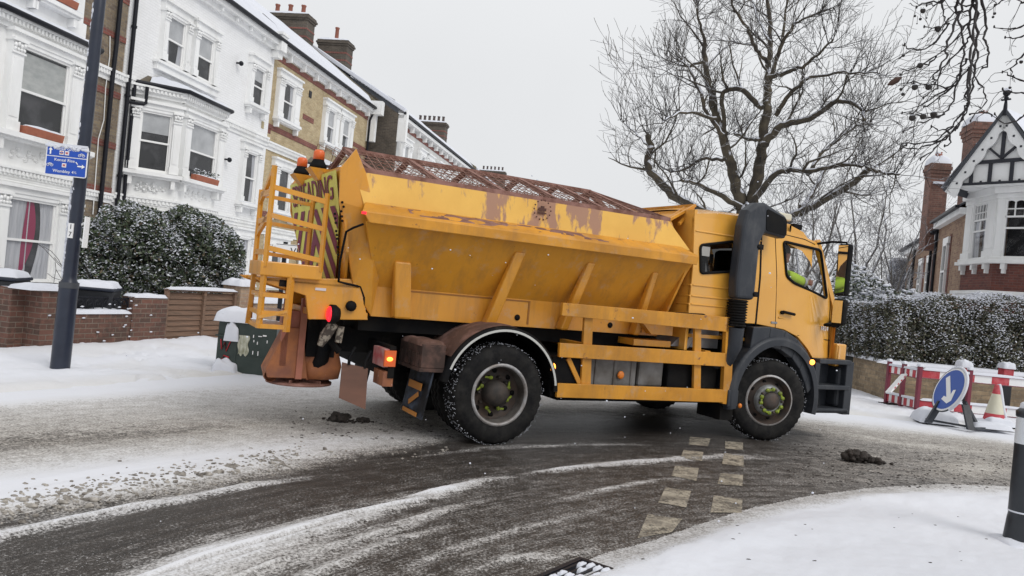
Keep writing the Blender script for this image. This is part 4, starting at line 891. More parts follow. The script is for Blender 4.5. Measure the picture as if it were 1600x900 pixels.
# tanks and boxes behind the guard
t = MB(); t.box(1.05, 1.75, -1.1, -.5, .56, .98); t.box(1.8, 2.15, -1.08, -.5, .6, .95)
for x in (1.2, 1.45, 1.68): t.box(x - .02, x + .02, -1.12, -.5, .54, 1.0)
t.build('fuel_tank', M_tank, truck, bevel=.03)
t = MB(); t.box(.62, 1.0, -1.15, -.5, .48, .9); t.box(2.2, 2.95, -1.1, -.5, .55, 1.0); t.box(.8, 3.0, -1.0, -.5, .42, .56); t.box(.7, 3.0, .5, 1.1, .5, 1.0); t.build('battery_box', M_blk, truck, bevel=.02)
t = MB(); t.prism([(2.28, -1.0, 1.08), (3.0, -1.0, 1.08), (3.0, -1.0, 1.3), (2.6, -1.0, 1.36)], (0, .6, 0)); t.build('engine_cover', M_alu, truck)
t = MB(); t.bar((2.45, -1.05, 1.08), (2.62, -1.05, 1.36), .05, .06); t.build('cover_strap', mat('pale_strap', (.5, .49, .46), .6), truck)
t = MB(); t.box(1.75, 2.28, -1.0, -.6, 1.06, 1.13); t.prism([(1.7, -1.05, 1.42), (2.25, -1.05, 1.42), (2.25, -1.05, 1.2), (1.95, -1.05, 1.2)], (0, .1, 0)); t.build('hopper_mount', M_yel, truck)
t = MB()
for (px, py) in ((864, 574),): t.ell(tp(px, py, -1.24), (.03, .02, .045))
t.ell(tp(1158, 571, -1.2), (.025, .02, .05)); t.build('marker_light', M_lit, truck)
t = MB(); t.ell(tp(970, 586, -1.12), (.045, .02, .045)); t.ell(tp(1156, 634, -1.2), (.03, .02, .03)); t.build('side_reflector', mat('amber_reflector', (.7, .2, .02), .35), truck)
# ------------------------------------------------------------------ cab
cab = bpy.data.objects.new('cab', None); COL.objects.link(cab); cab.parent = truck
def poly_ray(poly, c, a):
    best = 0; dx, dz = math.cos(a), math.sin(a)
    for i in range(len(poly)):
        (x1, z1), (x2, z2) = poly[i], poly[(i + 1) % len(poly)]
        ex, ez = x2 - x1, z2 - z1; den = dx * ez - dz * ex
        if abs(den) < 1e-9: continue
        t = ((x1 - c[0]) * ez - (z1 - c[1]) * ex) / den; u = ((x1 - c[0]) * dz - (z1 - c[1]) * dx) / den
        if t > 0 and -1e-6 <= u <= 1 + 1e-6: best = max(best, t)
    return (c[0] + dx * best, c[1] + dz * best)
def rounded(poly, r=.05, n=4):
    out = []
    for i in range(len(poly)):
        p, a, b = Vector(poly[i]), Vector(poly[i - 1]), Vector(poly[(i + 1) % len(poly)])
        da, db = (a - p), (b - p); k = min(r, da.length * .4, db.length * .4); A = p + da.normalized() * k; B = p + db.normalized() * k
        for j in range(n + 1):
            t = j / n; out.append(tuple(A * (1 - t) ** 2 + p * 2 * t * (1 - t) + B * t * t))
    return out
def holed(mb, outer, inner, yf, s, th=.05):
    """plate with a real opening; yf(x,z) gives the outside face"""
    c = (sum(p[0] for p in inner) / len(inner), sum(p[1] for p in inner) / len(inner))
    angs = sorted(set([round(math.atan2(p[1] - c[1], p[0] - c[0]), 5) for p in outer + inner] + [round(-PI + k * PI / 24, 5) for k in range(48)]))
    n = len(angs); I = [poly_ray(inner, c, a) for a in angs]; O = [poly_ray(outer, c, a) for a in angs]
    vs = []
    for (ring) in (O, I): vs += [(x, s * yf(x, z), z) for x, z in ring]
    for (ring) in (O, I): vs += [(x, s * (yf(x, z) - th), z) for x, z in ring]
    fs = []
    for k in range(n):
        j = (k + 1) % n
        q = [(k, j, n + j, n + k), (2*n + k, 3*n + k, 3*n + j, 2*n + j), (n + k, n + j, 3*n + j, 3*n + k), (k, 2*n + k, 2*n + j, j)]
        fs += q if s < 0 else [t[::-1] for t in q]
    mb.add(vs, fs)
def yside(x, z):
    y = 1.12
    if z > 2.0: y -= (z - 2.0) * .09
    if x > 4.3: y -= (x - 4.3) ** 2 * .25
    return y
Y0 = -1.12
def T2(px, py): q = tp(px, py, Y0 if True else 0); return (q.x, q.z)
# outlines surveyed on the near side
win_f = rounded([T2(1228, 377), T2(1287, 391), T2(1296, 467), T2(1240, 442), T2(1229, 432)], .05)
outer_f = [T2(1196, 356), T2(1240, 362), T2(1281, 378), T2(1296, 410), T2(1306, 470), T2(1309, 522), T2(1310, 561), T2(1272, 561), T2(1262, 545), T2(1246, 526), T2(1225, 515), T2(1185, 512)]
win_r = rounded([T2(1096, 383), T2(1150, 377), T2(1150, 424), T2(1094, 427)], .05)
xs = T2(1196, 356)[0] - .015
outer_r = [(2.40, 2.62), (xs, 2.68), (xs, 1.42), (2.40, 1.40)]
outer_f = [(max(p[0], xs + .01), p[1]) for p in outer_f]; outer_f[-1] = (xs + .01, 1.42); outer_f[0] = (xs + .01, 2.68)
print('cab outline', [tuple(round(q, 2) for q in p) for p in outer_f], 'winf', [tuple(round(q, 2) for q in p) for p in win_f[::5]], 'winr', [tuple(round(q, 2) for q in p) for p in win_r[::5]])
xfr = outer_f[4][0]
for s in (-1, 1):
    o = MB(); holed(o, outer_f, win_f, yside, s); o.build('door', M_cab, cab, bevel=.006)
    o = MB(); holed(o, outer_r, win_r if s < 0 else [(3.0, 2.2), (3.02, 2.2), (3.02, 2.22), (3.0, 2.22)], yside, s); o.build('rear_side_panel', M_cab, cab, bevel=.006)
    for wn_, nm in ((win_f, 'door_window'), (win_r, 'rear_window')):
        g = MB(); vs = [(x, s * (yside(x, z) - .03), z) for x, z in wn_]; g.add(vs, [tuple(range(len(vs))) if s < 0 else tuple(range(len(vs)))[::-1]])
        gl = g.build(nm, glass_mat('cab_glass' if nm == 'door_window' else 'cab_glass_dark', trans=.93 if nm == 'door_window' else .10, refl=.6, base=.04), cab)
        r = MB(); ring = [Vector((x, s * (yside(x, z) + .004), z)) for x, z in wn_]; r.tube(ring + ring[:2], .018, 6, caps=False); r.build('rubber_seal', M_blk, gl)
gr = MB()                              # pressed ribs and dark joints of the side panel
for py, py2 in ((447, 449), (464, 466), (477, 479), (494, 496)):
    z = T2(1100, py)[1]; gr.tube([(2.42, -1.122, z), (xs - .3, -1.122, z - .0)], .011, 6)
zt_ = T2(1120, 365)[1]; gr.tube([(2.42, yside(0, zt_) * -1, zt_), (xs, yside(0, zt_) * -1, zt_)], .012, 6)
gr.build('pressed_rib', M_cab, cab); gr = MB()
for py in (447, 464, 477, 494): z = T2(1100, py)[1]; gr.tube([(2.397, -1.12, z), (2.397, 1.1, z)], .011, 6)
gr.build('pressed_rib', M_cab, cab)
j = MB(); j.box(xs - .008, xs + .018, -1.124, -1.09, 1.42, 2.0); j.hexa([(xs - .008, -1.124, 2.0), (xs + .018, -1.124, 2.0), (xs + .018, -1.09, 2.0), (xs - .008, -1.09, 2.0), (xs - .008, -1.065, 2.66), (xs + .018, -1.065, 2.66), (xs + .018, -1.0, 2.66), (xs - .008, -1.0, 2.66)])
def seam(mb, pts, r=.005):
    P_ = [Vector((T2(*p)[0], 0, T2(*p)[1])) for p in pts]
    for p in P_: p.y = -yside(p.x, p.z) - .0005
    mb.tube(P_, r, 5)
seam(j, [(1216, 362), (1214, 430), (1211, 520)]); seam(j, [(1218, 363), (1262, 374), (1278, 382)]); seam(j, [(1246, 524), (1306, 533)]); seam(j, [(1304, 470), (1304, 560)])
j.build('door_seam', M_blk, cab)
j = MB(); seam(j, [(1216, 496), (1298, 512)], .012); j.build('crease', M_cab, cab)
# scoop, fuel flap
j = MB(); sc_ = [T2(1052, 500), T2(1058, 488), T2(1100, 490), T2(1112, 502)]; j.prism([Vector((x, -1.125, z)) for x, z in rounded(sc_, .03)], (0, .05, 0)); j.build('scoop_recess', M_blk, cab)
# roof, rear wall, floor, front
r = MB(); prof = [(2.5, 2.60), (2.5, 2.69), (2.75, 2.74), (3.6, 2.77), (4.0, 2.74), (4.28, 2.66), (4.45, 2.52), (4.40, 2.46), (4.2, 2.58), (3.9, 2.66)]
xtop = outer_f[2][0]; k_ = (xtop) / 4.4
nY = 12; R_ = []
def roofpt(x, z, v): 
    y = -1.065 + 2.13 * v; e = abs(v * 2 - 1)
    return Vector((x - .15 * e ** 4 * (1 if x > 4 else 0), y, z - .07 * e ** 6))
up_ = [(2.40, 2.70), (2.75, 2.75), (3.6, 2.78), (xtop - .35, 2.76), (xtop - .1, 2.70), (xtop + .05, 2.58), (xtop + .09, 2.5)]
r.sheet(lambda u, v: roofpt(*[float(np.interp(u * (len(up_) - 1), range(len(up_)), [q[i] for q in up_])) for i in (0, 1)], v), 24, nY)
r.sheet(lambda u, v: roofpt(*[float(np.interp(u * (len(up_) - 1), range(len(up_)), [q[i] for q in up_])) - (.04 if i else 0) for i in (0, 1)], 1 - v), 24, nY)
for s in (-1, 1):
    def rs_(u, v, s=s):
        x_, z_ = [float(np.interp(u * (len(up_) - 1), range(len(up_)), [q[i] for q in up_])) for i in (0, 1)]
        p = roofpt(x_, z_, 0 if s < 0 else 1); return p.lerp(Vector((p.x, s * (yside(p.x, p.z - .2) - .012), p.z - (.16 if x_ < 4 else .24))), v)
    r.sheet(rs_, 24, 2)
r.build('cab_roof', M_cab, cab)
r = MB(); r.box(2.40, 2.44, -1.1, 1.1, 1.05, 2.0); r.box(2.40, 2.44, -1.06, 1.06, 2.0, 2.68); r.box(2.42, xs + .1, -1.08, 1.08, 1.2, 1.24); r.box(xs + .1, 4.7, -1.05, 1.05, 1.15, 1.2); r.build('cab_shell', M_cab, cab)
def front_curve(v, bulge=.14): return 1 - (abs(v * 2 - 1)) ** 3
bx = outer_f[6][0]
r = MB()
xw0, xw1 = outer_f[4][0] - .02, xtop + .05
r.sheet(lambda u, v: Vector((bx - .05 + .13 * front_curve(v) - .0 * u, -1.07 + 2.14 * v, 1.02 + u * .62)), 6, 16); r.sheet(lambda u, v: Vector((bx - .09 + .13 * front_curve(v) - .0 * u, -1.07 + 2.14 * v, 1.02 + u * .62)), 6, 16)
r.build('front_panel', M_cab, cab)
g = MB(); g.sheet(lambda u, v: Vector(((bx - .05) * (1 - u) + (xtop + .04) * u + .11 * front_curve(v), (-1.06 + 2.12 * v) * (1 - .04 * u), 1.64 + u * .88)), 6, 16); g.build('windscreen', glass_mat('cab_glass', trans=.93, refl=.6, base=.04), cab)
r = MB()
for s in (-1, 1): r.bar((bx - .05, s*1.05, 1.6), (xtop + .05, s*1.02, 2.56), .07, .06)
r.build('pillar', M_cab, cab)
r = MB(); r.box(bx - .02, bx + .17, -1.1, 1.1, .95, 1.25); r.prism([(bx + .0, -1.12, 1.24), (bx + .11, -1.08, 1.20), (bx + .11, -1.08, .98), (bx - .01, -1.12, .98)], (0, .06, 0)); r.build('front_corner', M_cab, cab, bevel=.02)
r = MB(); r.box(bx + .12, bx + .18, -.9, .9, 1.0, 1.5); r.build('grille', M_blk, cab)
# wheel arch and steps
for s in (-1, 1):
    r = MB(); cx, cz = 3.80, .52; ya, yb = s*1.25, s*.75
    def mod2(jj, kk, rr): return rr
    prof = [(.60, ya), (.70, ya), (.80, ya - s*.015), (.88, ya - s*.04), (.88, yb), (.60, yb)]
    pf_ = [(.66, ya), (.74, ya), (.77, ya - s*.03), (.77, yb), (.66, yb), (.66, ya)]
    r.lathe(pf_ if s > 0 else pf_[::-1], (cx, 0, cz), 'y', 36, a0=math.radians(-14), a1=math.radians(190), smooth=False)
    r.box(cx - .78, cx - .62, min(s*1.24, s*.8), max(s*1.24, s*.8), .42, .62)
    A1 = [(1178, 511), (1205, 511), (1228, 517), (1247, 530), (1261, 548), (1270, 570), (1274, 600)]; A2 = [(1172, 545), (1200, 541), (1220, 547), (1238, 560), (1250, 578), (1258, 600), (1262, 615)]
    Q1 = [tp(*q_, -1.21) for q_ in A1]; Q2 = [tp(*q_, -1.21) for q_ in A2]
    for i in range(6): r.prism([(q_.x, s*1.21, q_.z) for q_ in (Q1[i], Q1[i + 1], Q2[i + 1], Q2[i])], (0, -s*.12, 0))
    r.build('wheel_arch', M_plas, cab, bevel=.012)
    r = MB(); r.box(3.0, 3.2, min(s*1.15, s*.75), max(s*1.15, s*.75), .25, .5); r.build('mudflap', M_blk, cab)
    st = MB(); xa, xb = 4.52, bx + .12
    st.box(xa, xb + .02, s*1.22 - .02, s*1.22 + .0, .36, .40)
    for z, d_ in ((.99, .02), (.66, .0), (.36, .0)): st.box(xa, xb, min(s*1.24, s*.95), max(s*1.24, s*.95), z, z + .06)
    st.box(xa - .06, xa + .03, min(s*1.23, s*.95), max(s*1.23, s*.95), .36, 1.0); st.box(xb - .08, xb + .06, min(s*1.23, s*.9), max(s*1.23, s*.9), .34, 1.03); st.box(xa, xb, s*.96 - .02, s*.96 + .02, .36, 1.05)
    st.build('step', M_plas, cab, bevel=.012)
r = MB(); r.box(bx + .0, bx + .2, -1.15, 1.15, .42, .95); r.build('bumper', M_plas, cab, bevel=.04)
r = MB(); r.box(3.1, bx, -.95, .95, .95, 1.16); r.build('underbody', M_blk, cab)
m = MB(); m.ell(tp(1269, 566, -1.25), (.045, .02, .035)); m.build('side_indicator', M_lit, cab)
m = MB(); qa = T2(1229, 489); m.tube([(qa[0] - .1, -1.16, qa[1] + .01), (qa[0] + .1, -1.16, qa[1] - .01)], .018, 8); m.ell((qa[0] - .09, -1.135, qa[1]), (.03, .03, .025)); m.build('door_handle', M_blk, cab)
m = MB(); qa = T2(1209, 504); m.box(qa[0] - .05, qa[0] + .05, -1.13, -1.118, qa[1] - .012, qa[1] + .012); m.build('badge', M_alu, cab)
m = MB(); qa = T2(1292, 514); text_mesh(m, '1824', .075, frame_m((qa[0], -yside(qa[0], 1.4) - .004, qa[1]), (1, 0, -.03), (0, 0, 1), (0, -1, 0)), .008); m.build('badge', mat('chrome', (.7, .7, .72), .2, .9), cab)
# snorkel
sn = MB(); xS0, xS1 = tp(1150, 420, -1.33).x + .05, tp(1184, 420, -1.3).x - .03
print('snorkel', xS0, xS1, tp(1142, 480, -1.3), tp(1172, 480, -1.3), tp(1190, 322, -1.3), tp(1240, 350, -1.3))
za, zb = tp(1160, 468, -1.3).z, 2.62
outl = [(xS0, za), (xS1 - .02, za), (xS1, 1.75), (xS1, 2.38), (xS1 + .06, 2.5), (xS1 + .42, 2.47), (xS1 + .40, 2.74), (xS1 + .02, 2.86), (xS0 + .18, 2.84), (xS0 + .05, 2.74), (xS0 + .0, 2.55), (xS0 - .02, 1.9)]
sn.prism([Vector((x, -1.34, z)) for x, z in outl], (0, .17, 0)); sno = sn.build('air_intake', M_plas, cab, bevel=.045, seg=3)
sn = MB(); ol = rounded([(xS1 + .06, 2.53), (xS1 + .40, 2.50), (xS1 + .38, 2.71), (xS1 + .04, 2.79)], .04); sn.prism([Vector((x, -1.348, z)) for x, z in ol], (0, .03, 0)); sn.build('intake_grille', M_blk, sno)
sn = MB(); zz = za; cxx = (xS0 + xS1) / 2
for k in range(10): sn.lathe([(.1, -.016), (.125, 0), (.1, .016)], (cxx - .01, -1.22, zz - .02 - k * .032), 'z', 20)
sn.build('intake_bellows', M_blk, sno)
sn = MB(); sn.tube([(cxx - .01, -1.22, zz - .33), (cxx, -1.2, zz - .55), (cxx - .03, -1.15, zz - .72), (cxx - .2, -.95, zz - .8)], .105, 14); sn.build('intake_duct', M_plas, sno)
sn = MB()
for z in (2.33, 1.77): sn.ell((xS1 - .02, -1.345, z), (.035, .012, .03)); sn.box(xS1 - .02, xS1 + .04, -1.35, -1.2, z - .03, z + .03)
sn.build('intake_clamp', M_blk, sno)
# roof bits, mirrors
m = MB(); m.box(xtop - .75, xtop - .4, -1.0, -.5, 2.75, 2.84); m.build('roof_marker', mat('cream_plastic', (.6, .57, .45), .5), cab, bevel=.02)
m = MB(); m.box(xtop - .35, xtop - .2, -1.0, -.88, 2.66, 2.73); m.build('roof_lamp', M_blk, cab, bevel=.01)
for s in (-1, 1):
    mi = MB(); yy = s*1.33; X = tp(1319, 420, -1.33).x; zm1, zm2, zm3, zm4 = [tp(1319, q_, -1.33).z for q_ in (381, 463, 468, 508)]
    mi.box(X - .05, X + .04, yy - .09, yy + .09, zm2, zm1); mi.box(X - .05, X + .04, yy - .09, yy + .09, zm4, zm3)
    mo = mi.build('mirror', M_blk, cab, bevel=.03)
    mi = MB(); mi.tube([(xtop + .02, s*1.03, zm1 - .02), (X - .1, s*1.2, zm1 + .02), (X, yy, zm1 + .02), (X, yy, zm1 - .1)], .015, 8); mi.tube([(bx - .1, s*1.06, zm4 + .02), (X - .1, s*1.2, zm4 - .02), (X, yy, zm4 - .02), (X, yy, zm4 + .1)], .018, 8); mi.ell((bx - .12, s*1.1, zm4 + .02), (.06, .05, .07)); mi.build('mirror_arm', M_blk, mo)
    mi = MB(); mi.box(X - .054, X - .051, yy - .07, yy + .07, zm2 + .02, zm1 - .02); mi.box(X - .054, X - .051, yy - .07, yy + .07, zm4 + .02, zm3 - .02); mi.build('mirror_glass', mat('mirror_silver', (.8, .8, .8), .03, 1), mo)
# interior
i_ = MB(); i_.box(bx - .5, bx - .14, -.9, .9, 1.2, 1.68); i_.build('dashboard', M_plas, cab, bevel=.05)
i_ = MB(); i_.box(3.25, 3.4, -.95, -.5, 1.55, 2.3); i_.box(3.35, 3.85, -.95, -.5, 1.35, 1.55); i_.box(3.25, 3.4, .4, .9, 1.55, 2.2); i_.box(3.35, 3.85, .4, .9, 1.35, 1.5); i_.build('cab_seat', M_dark, cab, bevel=.05)
i_ = MB(); Ms = frame_m((bx - .48, -.72, 1.93), (0, 1, 0), (-.5, 0, .86), (-.86, 0, -.5)); ring = [Ms @ Vector((.21 * math.cos(a * PI / 12), .21 * math.sin(a * PI / 12), 0)) for a in range(26)]; i_.tube(ring, .015, 6, caps=False); i_.bar(Ms @ Vector((-.2, 0, 0)), Ms @ Vector((.2, 0, 0)), .03, .02); i_.build('steering_wheel', M_blk, cab)
i_ = MB(); i_.box(xs + .25, bx - .7, -1.02, -.99, 2.46, 2.56); i_.box(xs + .25, bx - .7, .99, 1.02, 2.46, 2.56); i_.build('sun_visor', M_blk, cab); i_ = MB(); i_.box(xs - .2, bx - .62, -1.0, 1.0, 2.53, 2.545); i_.build('headliner', M_blk, cab)
i_ = MB(); i_.hexa([(bx - .62, -1.03, 1.60), (bx - .2, -1.03, 1.60), (bx - .2, -.93, 1.60), (bx - .62, -.93, 1.60), (bx - .62, -1.03, 1.78), (bx - .2, -1.03, 1.72), (bx - .2, -.93, 1.72), (bx - .62, -.93, 1.78)]); i_.build('paper_on_dash', mat('paper_white', (.55, .57, .62), .7, col2=(.4, .42, .46), ns=6), cab)
s_ = MB(); q = T2(1103, 392); s_.box(q[0] - .06, q[0] + .07, -1.11, -1.106, q[1] - .06, q[1] + .05); s_.build('window_sticker', mat('grey_paper', (.35, .34, .32), .8), cab)
s_ = MB(); q = T2(1108, 411); s_.prism([(q[0] - .1, -.9, q[1] - .03), (q[0] + .08, -.9, q[1] - .04), (q[0] + .06, -.9, q[1] + .05), (q[0], -.9, q[1] + .02)], (0, .02, 0)); q = T2(1132, 404); s_.box(q[0] - .02, q[0] + .03, -.9, -.88, q[1] - .06, q[1] + .05); s_.build('paper_scrap', mat('paper_bright', (.8, .8, .8), .7), cab)
# ------------------------------------------------------------------ the driver
def skin_body(name, joints, edges, m, parent=None, sub=2):
    me = bpy.data.meshes.new(name); me.from_pydata([j[0] for j in joints], edges, []); o = bpy.data.objects.new(name, me); COL.objects.link(o)
    me.materials.append(m)
    sk = o.modifiers.new('skin', 'SKIN'); ss = o.modifiers.new('sub', 'SUBSURF'); ss.levels = ss.render_levels = sub
    for i, j in enumerate(joints):
        r = j[1]; me.skin_vertices[0].data[i].radius = (r, r) if isinstance(r, float) else r
    me.skin_vertices[0].data[0].use_root = True; sk.use_smooth_shade = True
    if parent: o.parent = parent
    return o
M_skin = mat('skin', (.42, .2, .14), .55); M_hiviz = mat('hi_vis_lime', (.42, .62, .03), .7, col2=(.35, .5, .03), ns=5)
drv = thing('person', 'driver in a lime hi-vis jacket at the wheel inside the lorry cab', 'person'); 
drv.matrix_world = Matrix.Translation(TO) @ Matrix.Rotation(TH, 4, 'Z') @ Matrix.Translation((tp(1233, 400, -.78).x - .17, -.78, 1.60))
body = skin_body('body', [((0, 0, .05), .15), ((-.02, 0, .25), .15), ((-.02, 0, .42), .16), ((0, 0, .53), .07), ((.03, 0, .6), .06),
    ((-.01, -.17, .47), .07), ((.15, -.2, .42), .05), ((.38, -.16, .40), .04), ((-.01, .2, .46), .07), ((.12, .26, .38), .05), ((.36, .18, .40), .04),
    ((.2, -.12, .06), .09), ((.5, -.14, .08), .06), ((.56, -.14, -.3), .045), ((.2, .12, .06), .09), ((.5, .14, .08), .06), ((.56, .14, -.3), .045)],
    [(0, 1), (1, 2), (2, 3), (3, 4), (2, 5), (5, 6), (6, 7), (2, 8), (8, 9), (9, 10), (0, 11), (11, 12), (12, 13), (0, 14), (14, 15), (15, 16)], M_skin, drv)
jk = skin_body('jacket', [((0, 0, .05), .18), ((-.02, 0, .25), .18), ((-.02, 0, .42), .185), ((0, 0, .5), .09),
    ((-.01, -.17, .47), .09), ((.15, -.2, .42), .075), ((.34, -.165, .40), .06), ((-.01, .2, .46), .09), ((.12, .27, .38), .075), ((.33, .19, .40), .06)],
    [(0, 1), (1, 2), (2, 3), (2, 4), (4, 5), (5, 6), (2, 7), (7, 8), (8, 9)], M_hiviz, drv)
hd = MB(); hd.ell((.06, 0, .74), (.10, .078, .125), 18, 14); hd.ell((.155, 0, .73), (.025, .016, .025)); hd.ell((.13, 0, .66), (.03, .035, .025))
for s in (-1, 1): hd.ell((.05, s*.08, .73), (.022, .012, .032)); 
hd.build('head', M_skin, drv)
hr = MB(); hr.ell((.04, 0, .79), (.112, .09, .10), 18, 12); hr.build('hair', mat('dark_hair', (.03, .02, .015), .8), drv)
ey = MB()
for s in (-1, 1): ey.ell((.148, s*.033, .755), (.012, .014, .009))
ey.build('eyes', mat('eye', (.1, .07, .05), .2), drv)
hn = MB()
for s in (-1, 1):
    cx, cy, cz = .43, s*.165, .41; hn.ell((cx - .01, cy, cz), (.045, .022, .04))
    for k in range(4):
        z = cz + .03 - k * .02; hn.tube([(cx + .02, cy, z), (cx + .05 - .004 * k, cy - s*.012, z), (cx + .06 - .004 * k, cy - s*.03, z), (cx + .045, cy - s*.04, z)], [.009, .009, .0085, .007], 7)
    hn.tube([(cx - .01, cy - s*.01, cz + .03), (cx + .02, cy - s*.035, cz + .045), (cx + .045, cy - s*.045, cz + .03)], [.011, .010, .008], 7)
hn.build('hands', M_skin, drv)
bd = MB()
for s in (-1, 1): bd.lathe([(.068, -.02), (.07, 0), (.066, .02)], (.25, s*.19, .41), 'x', 14)
bd.build('reflective_band', mat('reflective_grey', (.5, .5, .52), .3, .4), drv)
# ------------------------------------------------------------------ ground: road with slush, pavements with snow
def vnoise(x, y, seed=0):              # value noise, vectorised
    xi = np.floor(x).astype(np.int64); yi = np.floor(y).astype(np.int64); xf_ = x - xi; yf = y - yi
    def h(a, b):
        n = (a * 374761393 + b * 668265263 + seed * 974634777) & 0x7fffffff; n = ((n ^ (n >> 13)) * 1274126177) & 0x7fffffff
        return ((n ^ (n >> 16)) & 0xffff) / 65535.0
    u = xf_ * xf_ * (3 - 2 * xf_); v = yf * yf * (3 - 2 * yf)
    return (h(xi, yi) * (1 - u) + h(xi + 1, yi) * u) * (1 - v) + (h(xi, yi + 1) * (1 - u) + h(xi + 1, yi + 1) * u) * v
def fbm(x, y, seed=0, o=4):
    r = 0; a = .5
    for i in range(o): r = r + a * vnoise(x * 2 ** i, y * 2 ** i, seed + i); a *= .5
    return r / (1 - .5 ** o)
def to_px(x, y, z=0.0):
    a = x / y; b = (z - EYE) / y
    return 800 + FPX * (a * RR.x + b * RR.z), 450 - FPX * (a * UU.x + b * UU.z)
KX = np.array([-700, -200, 0, 200, 350, 450, 560, 680, 800, 900, 1050, 1200, 1300, 1450, 1600, 1800, 2400])
def curve(*y): return np.array(y, float)
# each row: y in the survey photograph at KX, snow cover, dirt
ROWS = [
 (curve(660,640,632,615,600,592,596,604,608,612,625,640,656,672,690,712,790), [.97]*17, [.0]*17),
 (curve(672,652,644,628,614,606,610,618,622,626,640,655,668,684,700,722,800), [.62,.62,.62,.64,.68,.74,.72,.62,.6,.6,.5,.45,.5,.5,.5,.5,.5], [.6,.6,.6,.5,.4,.3,.3,.5,.5,.5,.6,.7,.9,.9,.9,.9,.9]),
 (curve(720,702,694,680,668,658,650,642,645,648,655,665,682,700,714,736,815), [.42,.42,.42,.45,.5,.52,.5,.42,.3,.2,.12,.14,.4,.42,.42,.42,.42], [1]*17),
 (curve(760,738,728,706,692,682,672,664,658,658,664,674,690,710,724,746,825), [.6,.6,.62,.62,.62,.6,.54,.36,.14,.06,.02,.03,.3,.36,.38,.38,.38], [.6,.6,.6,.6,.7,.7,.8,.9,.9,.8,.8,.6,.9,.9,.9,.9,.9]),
 (curve(800,778,765,738,716,702,688,676,666,664,669,680,697,718,732,754,835), [.93,.93,.93,.92,.86,.76,.66,.42,.1,.02,.0,.02,.28,.34,.36,.36,.36], [.05,.05,.05,.05,.15,.3,.4,.6,.8,.6,.5,.4,.9,.9,1,1,1]),
 (curve(830,805,790,760,736,718,700,686,672,669,673,686,704,726,740,762,845), [.9,.9,.9,.88,.8,.7,.6,.45,.12,.06,.05,.05,.3,.35,.4,.4,.4], [.1,.1,.1,.15,.3,.4,.5,.6,.6,.4,.3,.3,.9,.9,1,1,1]),
 (curve(870,830,812,782,755,736,714,697,682,678,681,694,712,734,748,768,855), [.3,.3,.3,.28,.26,.22,.15,.08,.05,.05,.06,.08,.24,.3,.34,.34,.34], [.8]*17),
 (curve(885,845,826,796,770,750,728,712,697,693,695,706,722,742,756,776,865), [.08,.08,.07,.05,.05,.05,.05,.05,.06,.07,.08,.12,.24,.28,.3,.3,.3], [.3]*6+[.4]*6+[.9]*5),
 (curve(1100,1000,960,900,860,830,800,780,765,758,752,748,748,752,760,785,880), [.12,.12,.12,.10,.12,.13,.13,.14,.13,.13,.12,.16,.22,.3,.34,.4,.4], [.5]*12+[.8]*5),
 (curve(1400,1300,1250,1150,1080,1020,980,930,890,850,820,785,775,768,770,795,890), [.16]*17, [.6]*17),
]
STROKES = [  # polyline in the survey photograph, half-width px, strength, dirt
 ([(-250,885),(-60,850),(0,838),(100,815),(200,795),(300,777),(400,757),(520,740)], [16,12,10,9,7,6,4,3], .62),
 ([(100,975),(200,928),(300,884),(378,858),(450,834),(550,806),(640,784),(706,766),(760,752),(820,744)], [40,36,31,25,19,14,9,7,6,3], .8),
 ([(250,950),(400,888),(500,858),(590,832),(665,806),(720,790),(800,775)], [22,19,16,12,8,5,3], .36),
 ([(330,980),(460,908),(540,876),(600,850),(670,830),(740,812)], [16,14,10,8,5,4], .4),
 ([(800,745),(860,737),(930,727),(1000,721),(1060,716),(1130,712),(1240,718)], [3,4,5,5,4,3,3], .5),
 ([(840,790),(930,768),(1015,751),(1080,745),(1140,742)], [4,4,3,3,3], .35),
 ([(640,715),(760,700),(900,694),(1040,694)], [3,3,3,2], .32),
 ([(600,900),(700,860),(800,830),(900,805),(980,790)], [6,7,6,5,4], .22),
 ([(1270,672),(1400,694),(1600,716)], [3,3,4], .3),
 ([(700,645),(900,640),(1100,652)], [6,6,4], .12),
 ([(700,900),(790,872),(850,868),(915,862),(960,855)], [6,7,8,9,5], .35),
 ([(-200,700),(0,694),(150,684),(330,668),(420,660)], [16,15,13,10,8], -.13),
]
